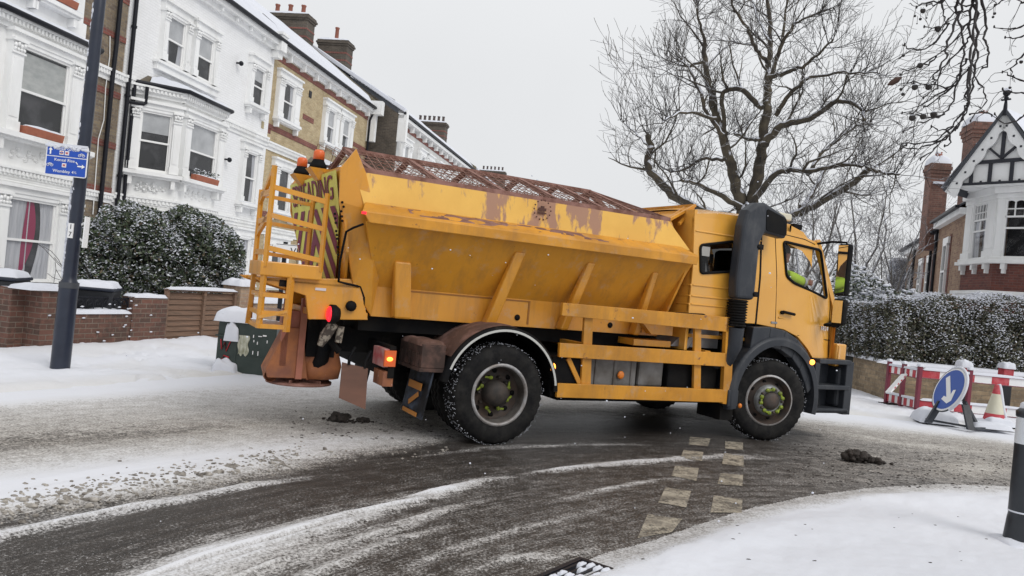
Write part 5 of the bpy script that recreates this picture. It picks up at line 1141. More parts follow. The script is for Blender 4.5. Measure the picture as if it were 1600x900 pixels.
def fields(x, y):
    px, py = to_px(x, y)
    wob = (fbm(x * .9, y * .9, 3) - .5)
    pyw = py + wob * 14 * np.clip((py - 560) / 200, .2, 1.6)
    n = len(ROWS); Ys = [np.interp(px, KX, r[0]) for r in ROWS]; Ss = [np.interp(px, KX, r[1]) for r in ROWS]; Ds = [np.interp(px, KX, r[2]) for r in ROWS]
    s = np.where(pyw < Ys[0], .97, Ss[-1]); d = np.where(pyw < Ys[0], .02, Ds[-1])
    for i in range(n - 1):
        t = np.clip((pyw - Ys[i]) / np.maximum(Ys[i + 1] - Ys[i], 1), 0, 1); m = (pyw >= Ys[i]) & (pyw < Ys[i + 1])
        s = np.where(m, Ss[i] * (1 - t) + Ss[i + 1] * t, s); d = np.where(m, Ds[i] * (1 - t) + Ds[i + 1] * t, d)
    S_, T_ = flow(x, y); tread = .45 + .95 * vnoise(S_ * .8, T_ * 26, 91) * (.7 + .6 * vnoise(S_ * 3, T_ * 7, 93))
    for pl, wdt, amp in STROKES:
        xs_ = [p[0] for p in pl]; yc = np.interp(px, xs_, [p[1] for p in pl]); w = np.interp(px, xs_, wdt)
        yv = py + wob * 6
        f = np.exp(-((yv - yc) / (w * .85)) ** 2) * (tread if amp > .25 else 1) * ((px > xs_[0]) & (px < xs_[-1])) * np.clip((xs_[-1] - px) / 120, 0, 1) * np.clip((px - xs_[0]) / 80, 0, 1)
        s = s + amp * f * np.where(amp > 0, 1 - s * .6, 1)
        if amp > .4: d = d * (1 - .5 * f)
    # beige worn patch on the right
    f = np.exp(-(((px - 1520) / 60) ** 2 + ((py - 735) / 12) ** 2)); s = s + .22 * f; d = np.clip(d + .3 * f, 0, 1)
    return np.clip(s, 0, 1), np.clip(d, 0, 1)
FLOW = np.array([G(px, py)[:2] for px, py in [(-900, 1080), (-400, 930), (-100, 860), (0, 838), (200, 792), (400, 752), (550, 733), (700, 716), (850, 705), (1000, 702), (1150, 706), (1300, 716), (1450, 728), (1600, 742), (2000, 780)]])
def flow(x, y):                        # along / across coordinates of the turning tyre tracks
    best = np.full(x.shape, 1e9); S = np.zeros(x.shape); Dd = np.zeros(x.shape); acc = 0
    for i in range(len(FLOW) - 1):
        a, b = FLOW[i], FLOW[i + 1]; v = b - a; L = np.hypot(*v); v = v / L
        t = (x - a[0]) * v[0] + (y - a[1]) * v[1]; tcl = np.clip(t, 0, L); dx = x - a[0] - v[0] * tcl; dy = y - a[1] - v[1] * tcl; dd = np.hypot(dx, dy)
        sg = np.sign(v[0] * dy - v[1] * dx); m = dd < best
        S = np.where(m, acc + t, S); Dd = np.where(m, sg * dd, Dd); best = np.where(m, dd, best); acc += L
    return S, Dd
def road_z(x, y, s=None, d=None):
    if s is None: s, d = fields(x, y)
    S, T = flow(x, y)
    lump = fbm(x * 9, y * 9, 11) - .5; rut = fbm(S * 1.2, T * 16, 5) - .5
    z = .045 * np.clip((s - .25) / .75, 0, 1) + .012 * rut * np.clip(s * 2, .25, 1) + .035 * lump * np.clip(s, 0, .6) * d * 1.2 + .02 * (fbm(x * 2.2, y * 2.2, 17) - .5) * s
    return z
def fan(name, yrows, acols, zf, m, extra=None):
    Yg, Ag = np.meshgrid(yrows, acols, indexing='ij'); X = Ag * Yg; Y = Yg
    Z, s, d = zf(X, Y); R_, C = X.shape
    me = bpy.data.meshes.new(name); n = R_ * C
    me.vertices.add(n); me.vertices.foreach_set('co', np.stack([X, Y, Z], 2).astype(np.float32).ravel())
    idx = np.arange(n).reshape(R_, C); q = np.stack([idx[:-1, :-1], idx[:-1, 1:], idx[1:, 1:], idx[1:, :-1]], 2).reshape(-1, 4)
    if extra is not None:
        keep = extra(X, Y).ravel()[q].any(axis=1); q = q[keep]
    k = len(q); me.loops.add(k * 4); me.loops.foreach_set('vertex_index', q[:, ::1].astype(np.int32).ravel())
    me.polygons.add(k); me.polygons.foreach_set('loop_start', np.arange(0, k * 4, 4, dtype=np.int32)); me.polygons.foreach_set('loop_total', np.full(k, 4, dtype=np.int32))
    me.polygons.foreach_set('use_smooth', np.ones(k, dtype=bool)); me.update(calc_edges=True)
    a = me.attributes.new('cover', 'FLOAT', 'POINT'); a.data.foreach_set('value', s.astype(np.float32).ravel())
    a = me.attributes.new('dirt', 'FLOAT', 'POINT'); a.data.foreach_set('value', d.astype(np.float32).ravel())
    S, T = flow(X, Y); a = me.attributes.new('flow', 'FLOAT_VECTOR', 'POINT'); a.data.foreach_set('vector', np.stack([S, T, S * 0], 2).astype(np.float32).ravel())
    me.validate(); me.materials.append(m); o = bpy.data.objects.new(name, me); COL.objects.link(o); return structure(o)
def road_material():
    m = bpy.data.materials.new('slushy_asphalt'); m.use_nodes = True; t = m.node_tree; b = t.nodes['Principled BSDF']; L = t.links.new
    def attr(n): a = nn(t, 'ShaderNodeAttribute'); a.attribute_name = n; return a
    cov, dirt, flw = attr('cover').outputs['Fac'], attr('dirt').outputs['Fac'], attr('flow').outputs['Vector']
    tc = nn(t, 'ShaderNodeTexCoord'); ob = tc.outputs['Object']
    mp = nn(t, 'ShaderNodeMapping'); mp.inputs['Scale'].default_value = (1.1, 14, 1); L(flw, mp.inputs[0]); streak = noise_t(t, mp.outputs[0], 1.0, 5, .65)
    mp2 = nn(t, 'ShaderNodeMapping'); mp2.inputs['Scale'].default_value = (3, 70, 1); L(flw, mp2.inputs[0]); fine = noise_t(t, mp2.outputs[0], 1.0, 3, .6)
    grain = noise_t(t, ob, 55, 6, .75); mid = noise_t(t, ob, 7, 6, .7); grit = noise_t(t, ob, 210, 2, .5)
    amp = ramp(t, cov, [(.0, .55), (.3, 1), (.75, .75), (.93, .12)])
    f = mth(t, 'MULTIPLY', mth(t, 'SUBTRACT', grain, .5), 2.0)
    f = mth(t, 'ADD', f, mth(t, 'MULTIPLY', mth(t, 'SUBTRACT', streak, .5), .5)); f = mth(t, 'ADD', f, mth(t, 'MULTIPLY', mth(t, 'SUBTRACT', mid, .5), .8))
    f = mth(t, 'ADD', f, mth(t, 'MULTIPLY', mth(t, 'SUBTRACT', fine, .5), .6)); f = mth(t, 'ADD', cov, mth(t, 'MULTIPLY', f, amp))
    asph = mixc(t, ramp(t, streak, [(.3, 0), (.7, 1)]), (.013, .011, .010), (.058, .048, .040))
    asph = mixc(t, ramp(t, grit, [(.48, 0), (.64, .8)]), asph, (.10, .09, .082))
    asph = mixc(t, ramp(t, grit, [(.38, .8), (.47, 0)]), asph, (.010, .009, .009))
    slush = mixc(t, ramp(t, grain, [(.3, 0), (.7, 1)]), (.17, .15, .13), (.50, .47, .43))
    slush = mixc(t, ramp(t, streak, [(.55, 0), (.8, .6)]), slush, (.24, .18, .14))
    snowc = mixc(t, dirt, (.70, .715, .765), (.62, .60, .56))
    slush = mixc(t, mth(t, 'MULTIPLY', mth(t, 'SUBTRACT', 1.0, dirt), .6), slush, (.66, .67, .70))
    c1 = mixc(t, ramp(t, f, [(.14, 0), (.46, 1)]), asph, slush)
    c2 = mixc(t, ramp(t, f, [(.48, 0), (.80, 1)]), c1, snowc)
    # scattered white grains of salt and ice
    vo = nn(t, 'ShaderNodeTexVoronoi'); vo.inputs['Scale'].default_value = 38; L(ob, vo.inputs['Vector'])
    g1 = ramp(t, vo.outputs['Distance'], [(.07, 1), (.13, 0)]); g2 = ramp(t, noise_t(t, ob, 2.2, 5, .7), [(.45, 0), (.6, 1)])
    c3 = mixc(t, mth(t, 'MULTIPLY', g1, g2), c2, (.75, .76, .78))
    vo2 = nn(t, 'ShaderNodeTexVoronoi'); vo2.inputs['Scale'].default_value = 16; L(ob, vo2.inputs['Vector'])
    k1 = ramp(t, vo2.outputs['Distance'], [(.05, 1), (.12, 0)]); c3 = mixc(t, mth(t, 'MULTIPLY', mth(t, 'MULTIPLY', k1, dirt), ramp(t, mid, [(.5, 0), (.6, .8)])), c3, (.05, .045, .04))
    L(c3, b.inputs['Base Color'])
    L(ramp(t, f, [(.15, .42), (.35, .6), (.6, .8)]), b.inputs['Roughness']); b.inputs['Specular IOR Level'].default_value = .22
    bp = nn(t, 'ShaderNodeBump'); bp.inputs['Strength'].default_value = .65; bp.inputs['Distance'].default_value = .012
    hh = mth(t, 'ADD', mth(t, 'MULTIPLY', grain, .6), mth(t, 'ADD', mth(t, 'MULTIPLY', fine, .35), mth(t, 'MULTIPLY', grit, .3)))
    sc_ = ramp(t, mth(t, 'MULTIPLY', cov, mth(t, 'SUBTRACT', 1.0, dirt)), [(.7, 1), (.92, .22)])
    L(mth(t, 'MULTIPLY', hh, sc_), bp.inputs['Height']); L(bp.outputs[0], b.inputs['Normal'])
    return m
M_road = road_material()
def zr_(X, Y):
    s, d = fields(X, Y); return road_z(X, Y, s, d), s, d
ypx = np.concatenate([np.arange(16, 60, 2.0), np.arange(60, 560, 1.15), np.arange(560, 900, 4)])
yrows = np.sort(EYE * FPX / ypx)[::1]
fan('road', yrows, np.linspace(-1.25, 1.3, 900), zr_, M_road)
# raised pavements with snow: left/far, and the near right corner
def smooth(t): t = np.clip(t, 0, 1); return t * t * (3 - 2 * t)
FP = [(rnd.uniform(-7.5, -1), rnd.uniform(9.0, 13.5), rnd.uniform(0, 3)) for _ in range(75)] + [(rnd.uniform(5.5, 9), rnd.uniform(12.2, 14.5), rnd.uniform(0, 3)) for _ in range(26)]
def snow_relief(X, Y):
    z = .06 * (fbm(X * .7, Y * .7, 21) - .5) + .04 * (fbm(X * 2.7, Y * 2.7, 31) - .5) + .018 * (fbm(X * 9, Y * 9, 37) - .5)
    for fx_, fy_, a in FP:
        m = (np.abs(X - fx_) < .35) & (np.abs(Y - fy_) < .35)
        if m.any():
            dx, dy = X[m] - fx_, Y[m] - fy_; u = dx * math.cos(a) + dy * math.sin(a); v = -dx * math.sin(a) + dy * math.cos(a)
            z[m] += -.026 * np.exp(-((u / .14) ** 4 + (v / .05) ** 4)) + .008 * np.exp(-((np.hypot(u / .17, v / .085) - 1) / .25) ** 2)
    return z
def far_edge(X, Y):
    px, py = to_px(X, Y); e = np.interp(px, KX, ROWS[0][0]) - 3
    return (e - py) / FPX * Y * Y / EYE + .25 * (fbm(X * 1.3, Y * 1.3, 41) - .5)    # metres beyond the kerb line, roughly
def zp(X, Y):
    m = far_edge(X, Y); h = smooth(m / .7 + .15)
    z = -.03 + .11 * h + snow_relief(X, Y) * (.3 + h) 
    # drifts against the left garden wall
    dw = np.abs((X + 6.45) * math.cos(math.radians(17.7)) - (Y - 10.45) * math.sin(math.radians(17.7)))
    z = z + .07 * np.exp(-(dw / .35) ** 2) * (Y > 9.5) * (Y < 17) * (.6 + .8 * fbm(X * 1.1, Y * 1.1, 51))
    return z, .97 - .22 * smooth(1 - m / 1.0) * fbm(X * 2, Y * 2, 77) - .10 * (fbm(X * 1.5, Y * 1.5, 78) > .62), .55 * smooth(1 - m / 1.3) + .25 * smooth((fbm(X * 1.2, Y * 1.2, 79) - .5) * 5)
ypp = np.concatenate([np.arange(14, 60, 2.0), np.arange(60, 300, 1.6)])
fan('pavement', np.sort(EYE * FPX / ypp), np.linspace(-1.25, 1.3, 740), zp, M_road, extra=lambda X, Y: far_edge(X, Y) > -.25)
NX = np.array([800, 860, 900, 950, 1000, 1040, 1100, 1150, 1200, 1250, 1350, 1480, 1600, 1800, 2300]); NY = np.array([960, 920, 893, 876, 862, 846, 826, 809, 796, 783, 769, 761, 766, 790, 880])
def near_edge(X, Y):
    px, py = to_px(X, Y); e = np.interp(px, NX, NY); return (py - e) / FPX * Y * Y / EYE + .10 * (fbm(X * 2.3, Y * 2.3, 61) - .5)
def zn(X, Y):
    m = near_edge(X, Y); h = smooth(m / .55 + .1)
    S, T = flow(X, Y)
    ridge = .018 * np.sin(T * 7 + 2 * fbm(X, Y, 5)) * h * smooth(1.6 - m)
    return .002 + .05 * smooth(m / .9 + .2) + snow_relief(X, Y) * .8 * h + ridge * 1.3, .50 + .47 * smooth(m / .55) + .25 * (fbm(X * 3, Y * 3, 71) - .5) * smooth(1 - m / .7), .45 * smooth(1 - m / .5)
ypn = np.arange(150, 900, 1.6)
fan('pavement', np.sort(EYE * FPX / ypn), np.linspace(-.05, 1.05, 520), zn, M_road, extra=lambda X, Y: (near_edge(X, Y) > -.12))
g = MB(); g.add([(-500, -500, -.12), (500, -500, -.12), (500, 900, -.12), (-500, 900, -.12)], [(0, 1, 2, 3)]); structure(g.build('ground', M_snow))
def ground_z(x, y):
    X, Y = np.array([[float(x)]]), np.array([[float(y)]]); z = float(road_z(X, Y)[0, 0])
    if far_edge(X, Y)[0, 0] > -.2: z = max(z, float(zp(X, Y)[0][0, 0]))
    if y < 12 and x > 0 and near_edge(X, Y)[0, 0] > -.1: z = max(z, float(zn(X, Y)[0][0, 0]))
    return z
# worn pale squares painted across the road
M_mark = mat('worn_road_paint', (.40, .355, .28), .7, col2=(.20, .175, .14), ns=7, lo=.42, hi=.6, spots=((.08, .07, .06), 22, .60), bump=.4, bs=80)
def wear(m):
    t = m.node_tree; b = t.nodes['Principled BSDF']; out = t.nodes['Material Output']; tr_ = nn(t, 'ShaderNodeBsdfTransparent'); mx_ = nn(t, 'ShaderNodeMixShader'); tc = nn(t, 'ShaderNodeTexCoord')
    a = mth(t, 'ADD', mth(t, 'MULTIPLY', noise_t(t, tc.outputs['Object'], 5.0, 8, .75), .6), mth(t, 'MULTIPLY', noise_t(t, tc.outputs['Object'], 40.0, 4, .7), .4))
    t.links.new(ramp(t, a, [(.37, 0), (.50, 1)]), mx_.inputs[0]); t.links.new(tr_.outputs[0], mx_.inputs[1]); t.links.new(b.outputs[0], mx_.inputs[2]); t.links.new(mx_.outputs[0], out.inputs[0])
wear(M_mark)
SQ = [[(1078,683),(1110,686),(1106,698),(1076,695)], [(1133,690),(1161,692),(1161,704),(1133,701)], [(1068,703),(1099,707),(1097,721),(1063,717)], [(1131,710),(1162,713),(1162,730),(1128,725)],
      [(1055,728),(1092,732),(1088,752),(1049,744)], [(1126,740),(1161,743),(1160,760),(1121,757)], [(1040,762),(1080,768),(1072,794),(1028,786)], [(1115,775),(1160,781),(1159,802),(1110,802)], [(1012,804),(1066,812),(1050,832),(996,842)]]
for i, qd in enumerate(SQ):
    c = [G(*p) for p in qd]; nq = 14; mbq = MB()
    def fq(u, v):
        p = (c[0] * (1 - u) + c[1] * u) * (1 - v) + (c[3] * (1 - u) + c[2] * u) * v
        return Vector((p.x, p.y, ground_z(p.x, p.y) * .0 + float(road_z(np.array([[p.x]]), np.array([[p.y]]))[0, 0]) + .005))
    mbq.sheet(fq, nq, nq); o = mbq.build('road_marking', M_mark)
    structure(o)
# dark muddy clods
M_clod = mat('wet_mud', (.018, .014, .011), .8, col2=(.05, .04, .035), ns=20, bump=.6, bs=60)
def lump(mb, c, r, seed):
    n, m = 14, 10; c = Vector(c); b = len(mb.v); vs = []
    for i in range(m + 1):
        ph = -PI / 2 + PI * i / m
        for k in range(n):
            t = 2 * PI * k / n; dv = Vector((math.cos(ph) * math.cos(t), math.cos(ph) * math.sin(t), math.sin(ph)))
            q = 1 + .5 * mnoise.noise(dv * 1.6 + Vector((seed, 0, 0))) + .25 * mnoise.noise(dv * 4 + Vector((seed, 3, 0)))
            vs.append(c + Vector((dv.x * r[0] * q, dv.y * r[1] * q, dv.z * r[2] * q)))
    mb.add(vs, [(i * n + k, i * n + (k + 1) % n, (i + 1) * n + (k + 1) % n, (i + 1) * n + k) for i in range(m) for k in range(n)], True)
for lab, px, py, w in (('round dark mud clod on the slush behind the rear wheel, larger of two', 530, 660, .09), ('smaller dark mud clod beside the larger one behind the lorry', 565, 662, .06), ('black mud lump on the road in front of the lorry', 1336, 722, .13), ('low crumbled mud lump right of the black lump in front of the lorry', 1366, 724, .10)):
    p = G(px, py); mb = MB(); z = ground_z(p.x, p.y)
    for k in range(16): q_ = rnd.uniform(.22, .5); lump(mb, (rnd.gauss(0, .42) * w, rnd.gauss(0, .35) * w, w * (.2 + (.55 if 'low' not in lab else .15) * rnd.random())), (w * q_, w * q_, w * q_ * .8), k * 3 + px)
    lump(mb, (0, 0, w * .3), (w * .6, w * .5, w * (.55 if 'low' not in lab else .25)), px); 
    for k in range(7): lump(mb, (rnd.uniform(-2, 2) * w, rnd.uniform(-.8, .8) * w, .01), (w * .2, w * .2, w * .15), k + px)
    o = mb.build('mud_clod', M_clod); o.location = (p.x, p.y, z); tag(o, lab, 'mud clod')
# crumbly slush along the edge of the cleared track
mb = MB(); xs_ = [-60, 0, 150, 330, 450, 540]; ys_ = [812, 800, 772, 742, 722, 708]
for k in range(850):
    px = rnd.uniform(-60, 470) if k < 760 else rnd.uniform(400, 700); py = np.interp(px, xs_, ys_) + rnd.gauss(0, 10); p = G(px, float(py)); r = rnd.uniform(.003, .010) * (2.2 if rnd.random() < .07 else 1)
    lump(mb, (p.x, p.y, ground_z(p.x, p.y) + r * .2), (r * rnd.uniform(.8, 2.0), r * rnd.uniform(.7, 1.3), r * .8), k)
tag(mb.build('slush_crumbs', mat('slush_crumb', (.12, .105, .09), .85, col2=(.42, .39, .35), ns=14, bump=.4)), 'grey-brown crumbs of slush along the cleared track', 'slush', kind='stuff')
mb = MB()
for k in range(420):
    px = rnd.uniform(1230, 1600); py = rnd.uniform(700, 762) + (px - 1400) * .04; p = G(px, py); r = rnd.uniform(.004, .012); lump(mb, (p.x, p.y, ground_z(p.x, p.y)), (r * 1.5, r, r * .6), k)
for k in range(160):
    px = rnd.uniform(450, 760); py = rnd.uniform(640, 690); p = G(px, py); r = rnd.uniform(.004, .011); lump(mb, (p.x, p.y, ground_z(p.x, p.y)), (r * 1.5, r, r * .6), k)
for k in range(22):
    px = rnd.uniform(1000, 1580); py = rnd.uniform(790, 895); p = G(px, py, .04); r = rnd.uniform(.002, .007); lump(mb, (p.x, p.y, ground_z(p.x, p.y)), (r * 2.2, r, r * .6), k)
tag(mb.build('mud_crumbs', M_clod), 'dark specks of mud scattered on the slushy road', 'mud', kind='stuff')
# drain grating at the bottom edge
dr = thing('drain_grate', 'black iron drain grating choked with snow at the near kerb', 'drain cover'); a, b_2, c_2 = G(905, 879), G(826, 899), G(958, 897)
ex = (c_2 - a); ey_ = (b_2 - a); ex.z = ey_.z = 0; ex.normalize(); ey_ = Vector((ex.y, -ex.x, 0)); ey_ = ey_ if ey_.y < 0 else -ey_
dr.matrix_world = frame_m((a.x, a.y, ground_z(a.x, a.y) + .035), ex, ey_, (0, 0, 1))
f = MB(); W_ = .48; f.box(0, W_, 0, .03, -.03, .0); f.box(0, W_, W_ - .03, W_, -.03, 0); f.box(0, .03, .03, W_ - .03, -.03, 0); f.box(W_ - .03, W_, .03, W_ - .03, -.03, 0)
f.build('frame', M_black, dr)
f = MB()
for k in range(9): x = .045 + k * .048; f.obox(Matrix.Translation((x, W_/2, 0)), -.009, .009, -W_/2 + .03, W_/2 - .03, -.03, -.004)
f.obox(Matrix.Translation((0, W_/2, 0)), .03, W_ - .03, -.012, .012, -.028, -.008); f.build('bars', M_black, dr)
f = MB()
for k in range(8):
    for j in range(4):
        if rnd.random() < .8: f.mound((.069 + k * .048, .08 + j * .1 + rnd.uniform(-.02, .02), -.02), .04, .08, .026, seed=k * 5 + j, n=8)
f.box(.03, W_ - .03, .03, W_ - .03, -.05, -.03); f.build('snow', M_snow, dr)
# ------------------------------------------------------------------ street furniture and boundary walls
def gz(p): return ground_z(p.x, p.y)
M_post = mat('navy_post_paint', (.012, .017, .032), .35, col2=(.02, .026, .045), ns=5)
lp = G(93, 583); lp.z = ground_z(lp.x, lp.y)
t = thing('lamp_post', 'dark navy lamp post with blue cycle-route sign, snow stuck down one side', 'lamp post', lp); t.rotation_euler = (0, math.radians(.7), 0)
m = MB(); m.lathe([(.11, -.3), (.11, .0), (.108, 1.02), (.105, 1.05), (.08, 1.09), (.078, 1.15), (.068, 4.0), (.055, 8.5), (0, 8.5)], (0, 0, 0), 'z', 24); m.build('post', M_post, t)
m = MB(); m.lathe([(.112, .99), (.112, 1.06)], (0, 0, 0), 'z', 24); m.build('collar', mat('grey_collar', (.05, .055, .065), .5), t)
m = MB()
for k in range(120):
    z = rnd.choice([rnd.uniform(1.1, 2.6), rnd.uniform(2.6, 6.5)]); a = math.radians(205 + rnd.gauss(0, 14)); r = .072 - .0022 * z
    m.ell((math.cos(a) * r, math.sin(a) * r, z), (.014, .014, rnd.uniform(.015, .05)), 7, 5, .3)
for k in range(26):
    z = 1.15 + k * .042; a = math.radians(200); r = .078; m.ell((math.cos(a) * r, math.sin(a) * r, z), (.016, .03, .04), 7, 5, .3)
m.build('snow', M_snow, t)
m = MB(); fx = Matrix.Rotation(math.radians(-4), 4, 'Z'); m.obox(fx, -.035, .03, -.085, -.07, 1.60, 1.78); pl = m.build('number_plate', mat('plate_white', (.8, .8, .8), .5), t)
m = MB(); text_mesh(m, '1', .08, fx @ frame_m((0, -.087, 1.735), (1, 0, 0), (0, 0, 1), (0, -1, 0))); text_mesh(m, '7', .08, fx @ frame_m((0, -.087, 1.645), (1, 0, 0), (0, 0, 1), (0, -1, 0))); m.build('digits', M_black, pl)
m = MB(); m.bar((.05, 0, 1.62), (.13, 0, 1.56), .02, .02); m.bar((.05, 0, 1.76), (.13, 0, 1.82), .02, .02); m.box(.13, .145, -.05, .05, 1.5, 1.88); m.build('bracket_plate', mat('plate_white', (.8, .8, .8)), t)
# blue sign board
SC_ = D(104, 251, 9.24); sx, sz = .235, .19
sgn_ = thing('direction_sign', 'blue cycle route sign reading Kensal Green, Kensal Rise and Wembley on the lamp post', 'sign', SC_, math.radians(8))
M_sb = mat('sign_blue', (.01, .07, .42), .35); M_sw = mat('sign_white', (.82, .82, .82), .45)
m = MB(); m.prism([Vector((x, 0, z)) for x, z in rounded([(-sx, -sz), (sx, -sz), (sx, sz), (-sx, sz)], .03)], (0, .012, 0)); m.build('board', M_sw, sgn_)
m = MB(); m.box(-sx + .012, sx - .012, -.004, 0, -sz + .012, .035); m.box(-sx + .012, sx - .012, -.004, 0, .047, sz - .04); m.build('blue_panel', M_sb, sgn_)
FS = lambda x, z, e=.0: frame_m((x, -.006 - e, z), (1, 0, 0), (0, 0, 1), (0, -1, 0))
m = MB(); text_mesh(m, 'Kensal Green', .05, FS(-.01, .135), .003); text_mesh(m, 'Kensal Rise', .05, FS(-.02, .0), .003); text_mesh(m, 'Wembley', .05, FS(-.045, -.135), .003); text_mesh(m, '4½', .045, FS(.10, -.135), .003)
A = FS(-.185, .095)
m.obox(A, -.008, .008, -.035, .02, 0, .003); m.add([A @ Vector(p) for p in ((-.024, .015, .002), (.024, .015, .002), (0, .045, .002))], [(0, 1, 2)])
A = FS(.17, -.055); m.obox(A, -.04, .015, -.008, .008, 0, .003); m.add([A @ Vector(p) for p in ((.01, -.026, .002), (.045, 0, .002), (.01, .026, .002))], [(0, 1, 2)])
A = FS(.12, -.02) @ Matrix.Rotation(-.9, 4, 'Z'); m.obox(A, -.018, .018, -.005, .005, 0, .003)
for cx, cz in ((-.18, -.06), (.165, .085)):
    for dx in (-.022, .022): m.tube([(cx + dx + .015 * math.cos(a), -.007, cz - .01 + .015 * math.sin(a)) for a in [k * PI / 5 for k in range(11)]], .003, 4, caps=False)
    m.tube([(cx - .022, -.007, cz - .01), (cx - .008, -.007, cz + .015), (cx + .014, -.007, cz + .013), (cx + .022, -.007, cz - .01)], .003, 4); m.tube([(cx - .008, -.007, cz + .015), (cx, -.007, cz - .008), (cx + .014, -.007, cz + .013)], .003, 4)
A = FS(-.1, .085)
for (x, z) in ((-.06, .088), (.0, .088), (-.02, -.06)): m.obox(FS(x, z), -.024, .024, -.024, .024, 0, .002)
m.build('lettering', M_sw, sgn_)
m = MB()
for (x, z) in ((.0, .088), (-.02, -.06)):
    A = FS(x, z, .002)
    for s in (-1, 1):
        m.obox(A, -.018, .018, s*.008 - .003, s*.008 + .003, 0, .002); m.obox(A @ Matrix.Rotation(.7 * s, 4, 'Z'), -.012, .012, -.003, .003, 0, .002)
m.build('rail_symbol', mat('symbol_red', (.5, .02, .02), .5), sgn_)
m = MB(); A = FS(-.06, .088, .002); m.tube([A @ Vector((.014 * math.cos(k * PI / 6), .014 * math.sin(k * PI / 6), 0)) for k in range(13)], .004, 4, caps=False); m.build('roundel_ring', mat('symbol_orange', (.6, .12, .02), .5), sgn_)
m = MB(); m.obox(FS(-.06, .088, .005), -.02, .02, -.004, .004, 0, .002); m.build('roundel_bar', M_sb, sgn_)
m = MB()
for k in range(40):
    x = rnd.uniform(-sx, sx); m.ell((x, -.006, sz - .015 - abs(rnd.gauss(0, .014)) - max(0, x) * .1), (.022, .008, .016), 7, 5, .25)
m.box(-sx + .01, sx - .01, -.01, .014, sz - .02, sz + .008); m.build('snow', M_snow, sgn_)
# left brick garden wall
WA = Vector((-6.45, 10.45, 0)); WB = Vector((-4.95, 15.15, 0)); wd = (WB - WA).normalized(); wang = math.atan2(wd.y, wd.x)
def wplane(px, py):                    # pixel -> (along wall, height)
    n_ = Vector((wd.y, -wd.x, 0)); r = ray(px, py); t_ = WA.dot(n_) / r.dot(n_); p = r * t_; return (p - WA).dot(wd), EYE + r.z * t_
M_gbrick = mat('garden_brick', (.25, .1, .07), .9, brick=((.20, .09, .065), (.095, .058, .045), (.24, .20, .16), .225, .075), snow=(.8, 30))
print('wall', wplane(45, 456), wplane(95, 462), wplane(180, 505), wplane(208, 480), wplane(262, 462), wplane(365, 472), wplane(440, 505))
wl = thing('garden_wall', 'old red brick garden wall with snow-capped pier and low iron railing, left', 'garden wall', WA, wang)
m = MB(); x0 = wplane(45, 456)[0]; x1 = wplane(112, 462)[0]; x2 = wplane(208, 480)[0]; x3 = wplane(263, 465)[0]; zt = .93
m.box(x0 - .0, x0 + .22, .3, .52, -.1, zt); m.box(x0 + .22, x1, 0, .24, -.1, zt - .0); m.box(x1, x2, .02, .22, -.1, .60); m.box(x2, x3, 0, .24, -.1, .86); m.box(x0 + .22, x0 + .3, .24, .5, -.1, zt)
m.build('wall', M_gbrick, wl)
m = MB(); m.mound(((x0 + x1) / 2 + .02, .18, zt), x1 - x0 + .08, .46, .07, seed=1); m.mound(((x1 + x2) / 2, .12, .6), x2 - x1 + .05, .24, .06, seed=2); m.mound(((x2 + x3) / 2, .12, .86), x3 - x2, .28, .05, seed=3)
m.build('snow', M_snow, wl)
m = MB()
for z in (.66, .84): m.bar((x1, .1, z), (x2, .1, z - .02), .02, .02)
n_ = 7
for k in range(n_ + 1): x = x1 + (x2 - x1) * k / n_; m.bar((x, .1, .62), (x, .1, .84), .014, .014)
for k in range(n_):
    cx = x1 + (x2 - x1) * (k + .5) / n_; R1 = (x2 - x1) / n_ * .42
    m.tube([(cx + R1 * math.cos(a * PI / 8), .1, .68 + .13 * math.sin(a * PI / 8)) for a in range(9)], .01, 5); m.tube([(cx + R1 * .5 * math.cos(a * PI / 6), .1, .76 + R1 * .5 * math.sin(a * PI / 6)) for a in range(13)], .008, 5)
m.build('railing', M_black, wl)
m = MB()
for k in range(26): m.ell((rnd.uniform(x0 + .3, x3), -.0, rnd.uniform(.15, .8)), (.03, .01, .012), 6, 4, .4)
m.build('snow_fleck', M_snow, wl)
# fence panel
x4 = wplane(371, 480)[0]
fn = thing('fence_panel', 'brown overlapping timber fence panel between the brick wall and the cabinet', 'fence', WA, wang)
M_wood = mat('weathered_larch', (.22, .13, .085), .85, col2=(.13, .085, .06), ns=3, stretch=(1, 6, 22), bump=.4, snow=(.85, 20))
m = MB(); nb = 9
for k in range(nb):
    z = .10 + k * .092; m.hexa([(x3 + .04, .07, z), (x4 - .04, .07, z), (x4 - .04, .1, z), (x3 + .04, .1, z), (x3 + .04, .10, z + .11), (x4 - .04, .10, z + .11), (x4 - .04, .12, z + .11), (x3 + .04, .12, z + .11)])
m.build('slats', M_wood, fn)
m = MB()
for x in (x3 + .03, x3 + (x4 - x3) * .52, x4 - .03): m.box(x - .03, x + .03, .03, .09, .05, 1.0)
m.box(x3, x4, .02, .1, .97, 1.01); m.box(x3, x4, .02, .1, .06, .10); m.build('frame', M_wood, fn)
m = MB(); m.mound(((x3 + x4) / 2, .06, 1.01), x4 - x3, .14, .04, seed=4); m.mound(((x3 + x4) / 2, .02, .06), x4 - x3, .2, .07, seed=6); m.build('snow', M_snow, fn)
